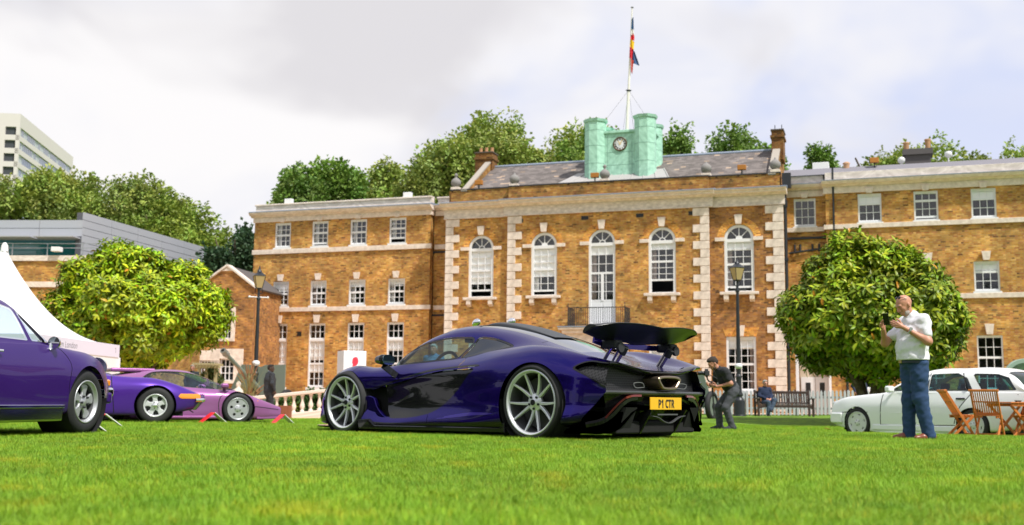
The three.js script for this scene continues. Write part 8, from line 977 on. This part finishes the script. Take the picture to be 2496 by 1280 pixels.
{ // tall feathery grass clump in front of the left gun
  const p = at(606, 985, 38), t = thing('pampas_grass', 'tall tuft of dry feathery ornamental grass in front of the left field gun', 'ornamental grass', [p.x, -0.2, p.z]); SEED = 808; const st = [], pl = []; for (let k = 0; k < 120; k++) { const a = rr(0, 6.28), s = rr(0.05, 0.55), h = rr(0.7, 1.75); st.push(taperTube([[Math.cos(a) * 0.12, 0, Math.sin(a) * 0.12], [Math.cos(a) * s * 0.35, h * 0.6, Math.sin(a) * s * 0.35], [Math.cos(a) * s, h * 0.98, Math.sin(a) * s]], 0.009, 0.003, 6, 4)); if (k % 4 === 0) pl.push(taperTube([[Math.cos(a) * s * 0.6, h * 0.9, Math.sin(a) * s * 0.6], [Math.cos(a) * s * 0.9, h * 1.05, Math.sin(a) * s * 0.9], [Math.cos(a) * s * 1.1, h * 1.12, Math.sin(a) * s * 1.1]], 0.035, 0.008, 5, 6)); }
  tag(mesh('blades', st, std(rgb(0.30, 0.27, 0.10), 0.9), t), null, null, null, 'stuff'); tag(mesh('plumes', pl, std(rgb(0.26, 0.13, 0.06), 0.95), t), null, null, null, 'stuff'); }
{ // timber pergola with climbers in front of the gabled house
  const p = at(505, 985, 50), t = thing('pergola', 'small pale timber pergola with climbing plants before the gabled house', 'pergola', [p.x, -0.2, p.z]), w = std(rgb(0.34, 0.30, 0.16), 0.85), k = 50 / 2680, X = (px) => (px - 505) * k, top = (973 - 893) * k + 0.54; for (const px of [482, 500, 522]) mesh('post', bx(X(px) - 0.07, X(px) + 0.07, 0, top - 0.1, -0.07, 0.07, 0.01), w, t); mesh('beam', bx(X(474), X(532), top - 0.12, top, -0.1, -0.04, 0.01), w, t); mesh('beam', bx(X(474), X(532), top - 0.12, top, 0.04, 0.1, 0.01), w, t); for (let q = 0; q < 8; q++) mesh('rafter', bx(X(476 + q * 7.5) - 0.03, X(476 + q * 7.5) + 0.03, top + 0.002, top + 0.1, -0.7, 0.7, 0.008), w, t); crown(t, X(505), top * 0.6, -0.2, 0.5, 0.8, 0.3, 220, 8, [0.12, 0.18, 0.05], 850, 0.5, 'climber'); }
// ---- field guns
function fieldGun(label, px, py, D, turn, y, barrelTilt, wid, hgt) {
  const p = at(px, py, D), t = thing('field_gun', label, 'field gun', [p.x, y, p.z], turn), ol = std(rgb(0.17, 0.21, 0.17), 0.6), dk = std(rgb(0.03, 0.035, 0.03), 0.5);
  mesh('gun_shield', [ext(poly([[-wid * 0.42, 0.45], [wid * 0.48, 0.45], [wid * 0.48, hgt], [wid * 0.1, hgt], [0.06, hgt - 0.08], [-0.2, hgt], [-wid * 0.34, hgt + 0.02], [-wid * 0.52, hgt * 0.55]]), 0.03, 0.006)], ol, t);
  for (const m of [-1, 1]) { const g = sub('gun_wheel', t); g.position.set(m * wid * 0.55, 0.48, 0.1); g.rotation.y = Math.PI / 2; mesh('tyre', [new THREE.TorusGeometry(0.40, 0.09, 12, 32)], CM.tyre, g); mesh('rim', new THREE.CylinderGeometry(0.33, 0.33, 0.10, 24).rotateX(Math.PI / 2), ol, g); mesh('hub', new THREE.CylinderGeometry(0.1, 0.1, 0.16, 16).rotateX(Math.PI / 2), dk, g); }
  mesh('axle', bar([-wid * 0.55, 0.48, 0.1], [wid * 0.55, 0.48, 0.1], 0.06), dk, t); const e = [0, 1.0, 0.1], L = 2.3, d = V(0, Math.sin(barrelTilt), Math.cos(barrelTilt)), P = (s) => [e[0], e[1] + d.y * s, e[2] + d.z * s]; mesh('barrel', [bar(P(-0.5), P(0.7), 0.13, 0.11, 16), bar(P(0.7), P(L), 0.085, 0.07, 16)], ol, t); mesh('muzzle_brake', [bar(P(L - 0.02), P(L + 0.3), 0.11, 0.11, 16), bar(P(L + 0.08), P(L + 0.12), 0.125, 0.125, 16)], std(rgb(0.30, 0.30, 0.28), 0.4, 0.5), t); mesh('bore', bar(P(L + 0.301), P(L + 0.304), 0.06, 0.06, 16), CM.gap, t); for (const m of [-1, 1]) mesh('trail', beam([m * 0.25, 0.5, -0.1], [m * 0.7, 0.1, -2.2], 0.12, 0.14, 0.02), ol, t);
}
fieldGun('green field gun with raised barrel behind the man in dark suit', 630, 985, 41, -0.36, -0.25, 0.52, 2.3, 1.85);
fieldGun('green field gun shield and wheel beside the videographer right of the hypercar', 1683, 1000, 37, 2.6, -0.2, 0.1, 1.3, 1.6);
{ // white cube display sign with red marks
  const D = 33, k = D / 2680, p = at(890, 976, D), t = thing('display_cube', 'white cube sign with red emblems behind the hypercar front wing', 'sign', [p.x, -0.25, p.z], 0.42), s = 0.70, top = (976 - 857) * k + 0.59; const tx = texture(256, 256, (c, W, H) => { c.fillStyle = '#ece8f2'; c.fillRect(0, 0, W, H); c.fillStyle = '#e03048'; c.beginPath(); c.moveTo(W * 0.42, H * 0.30); c.quadraticCurveTo(W * 0.60, H * 0.18, W * 0.64, H * 0.36); c.quadraticCurveTo(W * 0.70, H * 0.55, W * 0.52, H * 0.66); c.quadraticCurveTo(W * 0.36, H * 0.78, W * 0.40, H * 0.58); c.quadraticCurveTo(W * 0.34, H * 0.44, W * 0.42, H * 0.30); c.fill(); c.fillRect(W * 0.40, H * 0.7, W * 0.05, H * 0.06); c.fillRect(W * 0.53, H * 0.68, W * 0.06, H * 0.06); }, 1, 1);
  mesh('box', bx(-s, 0, 0.0, top, -s, 0, 0.01), std(rgb(0.74, 0.72, 0.77), 0.6), t); const f = new THREE.PlaneGeometry(s * 0.96, s * 0.96); mesh('emblem_print', f.clone().translate(-s / 2, top - s / 2, 0.004), std(0xffffff, 0.6, 0, { map: tx }), t); mesh('emblem_print', f.clone().rotateY(Math.PI / 2).translate(0.004, top - s / 2, -s / 2), std(0xffffff, 0.6, 0, { map: tx }), t);
}
// ---- small folded red and white information boards on the grass
function aBoard(label, px, py, D, turn, h, spread, y) { const p = at(px, py, D), t = thing('folded_sign', label, 'sign', [p.x, y ?? groundY(p.x, p.z), p.z], turn, 'folded signs on the lawn by the cars'), L = Math.hypot(h, spread); mesh('red_panel', beam([-spread, 0, 0], [0, h, 0], 0.17, 0.012, 0.003, [0, 1, 0]), std(rgb(0.75, 0.02, 0.03), 0.5), t); mesh('white_panel', beam([0.006, h, 0], [spread, 0, 0], 0.17, 0.012, 0.003, [0, 1, 0]), std(rgb(0.75, 0.75, 0.72), 0.5), t); }
aBoard('low folded red and white sign in front of the pink supercar door', 518, 1022, 21.2, 0.75, 0.22, 0.30); aBoard('low folded red sign by the pink supercar nose', 688, 1026, 22.5, 0.75, 0.22, 0.28); aBoard('folded sign behind the front wheel of the purple classic coupe', 253, 1028, 14.5, 0.5, 0.19, 0.26); aBoard('folded sign under the sill of the purple classic coupe', 198, 1040, 11.6, 0.6, 0.19, 0.27);
{ // terracotta coloured planter box
  const p = at(686, 1000, 33), t = thing('planter_box', 'square rust brown wooden planter box in front of the stone balustrade', 'planter', [p.x, -0.3, p.z], 0.1), w = std(rgb(0.22, 0.07, 0.025), 0.7); for (let k = 0; k < 7; k++) mesh('board', bx(-0.28 + k * 0.08, -0.204 + k * 0.08, 0, 0.46, 0.25, 0.28, 0.004), w, t); for (let k = 0; k < 7; k++) mesh('board', bx(-0.28 + k * 0.08, -0.204 + k * 0.08, 0, 0.46, -0.28, -0.25, 0.004), w, t); mesh('side_board', bx(-0.28, -0.25, 0, 0.46, -0.249, 0.249, 0.004), w, t); mesh('side_board', bx(0.25, 0.28, 0, 0.46, -0.249, 0.249, 0.004), w, t); mesh('soil', bx(-0.25, 0.25, 0.36, 0.40, -0.25, 0.25), CM.liner, t);
}
// ---- teak garden furniture
const teak = (() => { const m = pixelTexture(256, 256, (x, y) => { const n = fbm(x * 0.012, y * 0.15, 3, 4), k = 1 + n * 0.5; return [196 * k, 112 * k, 46 * k]; }, 1.5, 1.5); return std(0xffffff, 0.55, 0, { map: m }); })();
function teakChair() {
  const t = thing('folding_chair', 'slatted teak folding chair seen side on, nearest the man in white shirt', 'chair', [0, 0, 0], 0, 'teak folding chairs round the table');
  for (const m of [-1, 1]) { mesh('back_leg', beam([-0.30, 0.92, m * 0.22], [0.24, 0, m * 0.22], 0.028, 0.05, 0.006, [1, 0, 0]), teak, t); mesh('front_leg', beam([0.20, 0.46, m * 0.19], [-0.26, 0, m * 0.19], 0.028, 0.048, 0.006, [1, 0, 0]), teak, t); mesh('seat_rail', beam([-0.14, 0.44, m * 0.165], [0.26, 0.45, m * 0.165], 0.026, 0.04, 0.005), teak, t); }
  mesh('top_rail', beam([-0.305, 0.915, -0.255], [-0.305, 0.915, 0.255], 0.06, 0.045, 0.01), teak, t); mesh('lower_rail', beam([-0.06, 0.50, -0.22], [-0.06, 0.50, 0.22], 0.03, 0.045, 0.006), teak, t); mesh('middle_rail', beam([-0.185, 0.715, -0.22], [-0.185, 0.715, 0.22], 0.018, 0.022, 0.004), teak, t);
  for (let k = 0; k < 11; k++) { const z = lerp(-0.185, 0.185, k / 10); mesh('back_slat', beam([-0.065, 0.51, z], [-0.29, 0.90, z], 0.020, 0.011, 0.002, [1, 0, 0]), teak, t); } for (let k = 0; k < 7; k++) { const x = lerp(-0.12, 0.24, k / 6); mesh('seat_slat', bx(x - 0.024, x + 0.024, 0.462, 0.478, -0.19, 0.19, 0.004), teak, t); }
  mesh('foot_rail', beam([0.165, 0.13, -0.21], [0.165, 0.13, 0.21], 0.022, 0.03, 0.004), teak, t); mesh('foot_rail', beam([-0.20, 0.06, -0.18], [-0.20, 0.06, 0.18], 0.022, 0.03, 0.004), teak, t); return t;
}
{ const c = teakChair(), D = 20.6, put = (px, dz) => { const q = at(px, 1070, D + dz); return [q.x, groundY(q.x, q.z), q.z]; }; c.position.set(...put(2342, 0)); c.rotation.y = -0.12; dup(c, put(2412, -0.5), 0.95, 'slatted teak folding chair with its back to the camera, before the white estate'); dup(c, put(2515, 0.1), Math.PI + 0.5, 'slatted teak folding chair at the right edge beyond the table');
  const q = put(2478, 0.3), t = thing('folding_table', 'small teak folding table cropped by the right edge between the chairs', 'table', q, 0.3); for (let k = 0; k < 8; k++) mesh('top_slat', bx(-0.40 + k * 0.1, -0.308 + k * 0.1, 0.70, 0.722, -0.36, 0.36, 0.004), teak, t); for (const m of [-1, 1]) { mesh('apron', bx(-0.36, 0.36, 0.64, 0.698, m * 0.32 - 0.012, m * 0.32 + 0.012, 0.004), teak, t); mesh('leg', beam([-0.34, 0.66, m * 0.28], [0.34, 0, m * 0.28], 0.03, 0.05, 0.006, [1, 0, 0]), teak, t); mesh('leg', beam([0.34, 0.66, m * 0.24], [-0.34, 0, m * 0.24], 0.03, 0.05, 0.006, [1, 0, 0]), teak, t); } mesh('stretcher', beam([0.26, 0.09, -0.28], [0.26, 0.09, 0.28], 0.024, 0.03, 0.004), teak, t);
  const d = thing('ashtray', 'small dark dish on the teak table at the right edge', 'dish', [q[0] + 0.02, q[1] + 0.722, q[2] + 0.1]); mesh('dish', lathe([[0.001, 0.004], [0.05, 0.004], [0.065, 0.03], [0.058, 0.03], [0.045, 0.012], [0.001, 0.012]], 20), CM.dark, d);
}
// ---- chrome round mirrors on stalks that stick up beyond the hypercar roof
for (const [px, py, l] of [[1161, 792, 'chrome round mirror on a stalk beyond the hypercar roof, left of the roof scoop'], [1246, 790, 'chrome round mirror on a stalk beyond the hypercar roof, above the roof scoop']]) { const p = at(px, py, 17), t = thing('chrome_mirror', l, 'mirror', [p.x, groundY(p.x, p.z), p.z], -0.6, 'chrome mirrors beyond the hypercar roof'), h = p.y - groundY(p.x, p.z); mesh('mirror_shell', new THREE.SphereGeometry(0.07, 24, 16).scale(1.15, 0.85, 0.7).rotateZ(0.5).translate(0, h + 0.03, 0), CM.chrome, t); mesh('mirror_glass', new THREE.CircleGeometry(0.055, 20).rotateX(0.3).translate(0.0, h, 0.0), std(rgb(0.3, 0.3, 0.32), 0.05, 1, { side: THREE.DoubleSide }), t); mesh('stalk', tube([[-0.05, 0, -0.05], [-0.06, h * 0.8, -0.05], [-0.07, h - 0.08, -0.02], [-0.03, h - 0.03, 0]], 0.016, 20, 8), CM.chrome, t); }
{ // a few fallen leaves on the far lawn
  SEED = 66; const spots = [[1988, 1050], [1896, 1033], [1750, 1046], [2028, 1058], [1690, 1040]]; spots.forEach(([px, py], i) => { const p = at(px, py, 24 + i * 1.3), m = mesh('fallen_leaf', leafGeo(0.2, 0.1, 0.3), two(std(rgb(0.45, 0.18, 0.05), 0.8)), scene); m.position.set(p.x, groundY(p.x, p.z) + 0.05, p.z); m.rotation.y = rr(0, 6); tag(m, 'fallen orange leaf on the far lawn ' + ['in front of the white estate bonnet', 'before the bench', 'left of the videographer', 'by the white estate front wheel', 'beside the hypercar tail'][i], 'leaf', 'fallen leaves on the far lawn'); }); }
renderer.render(scene, camera);
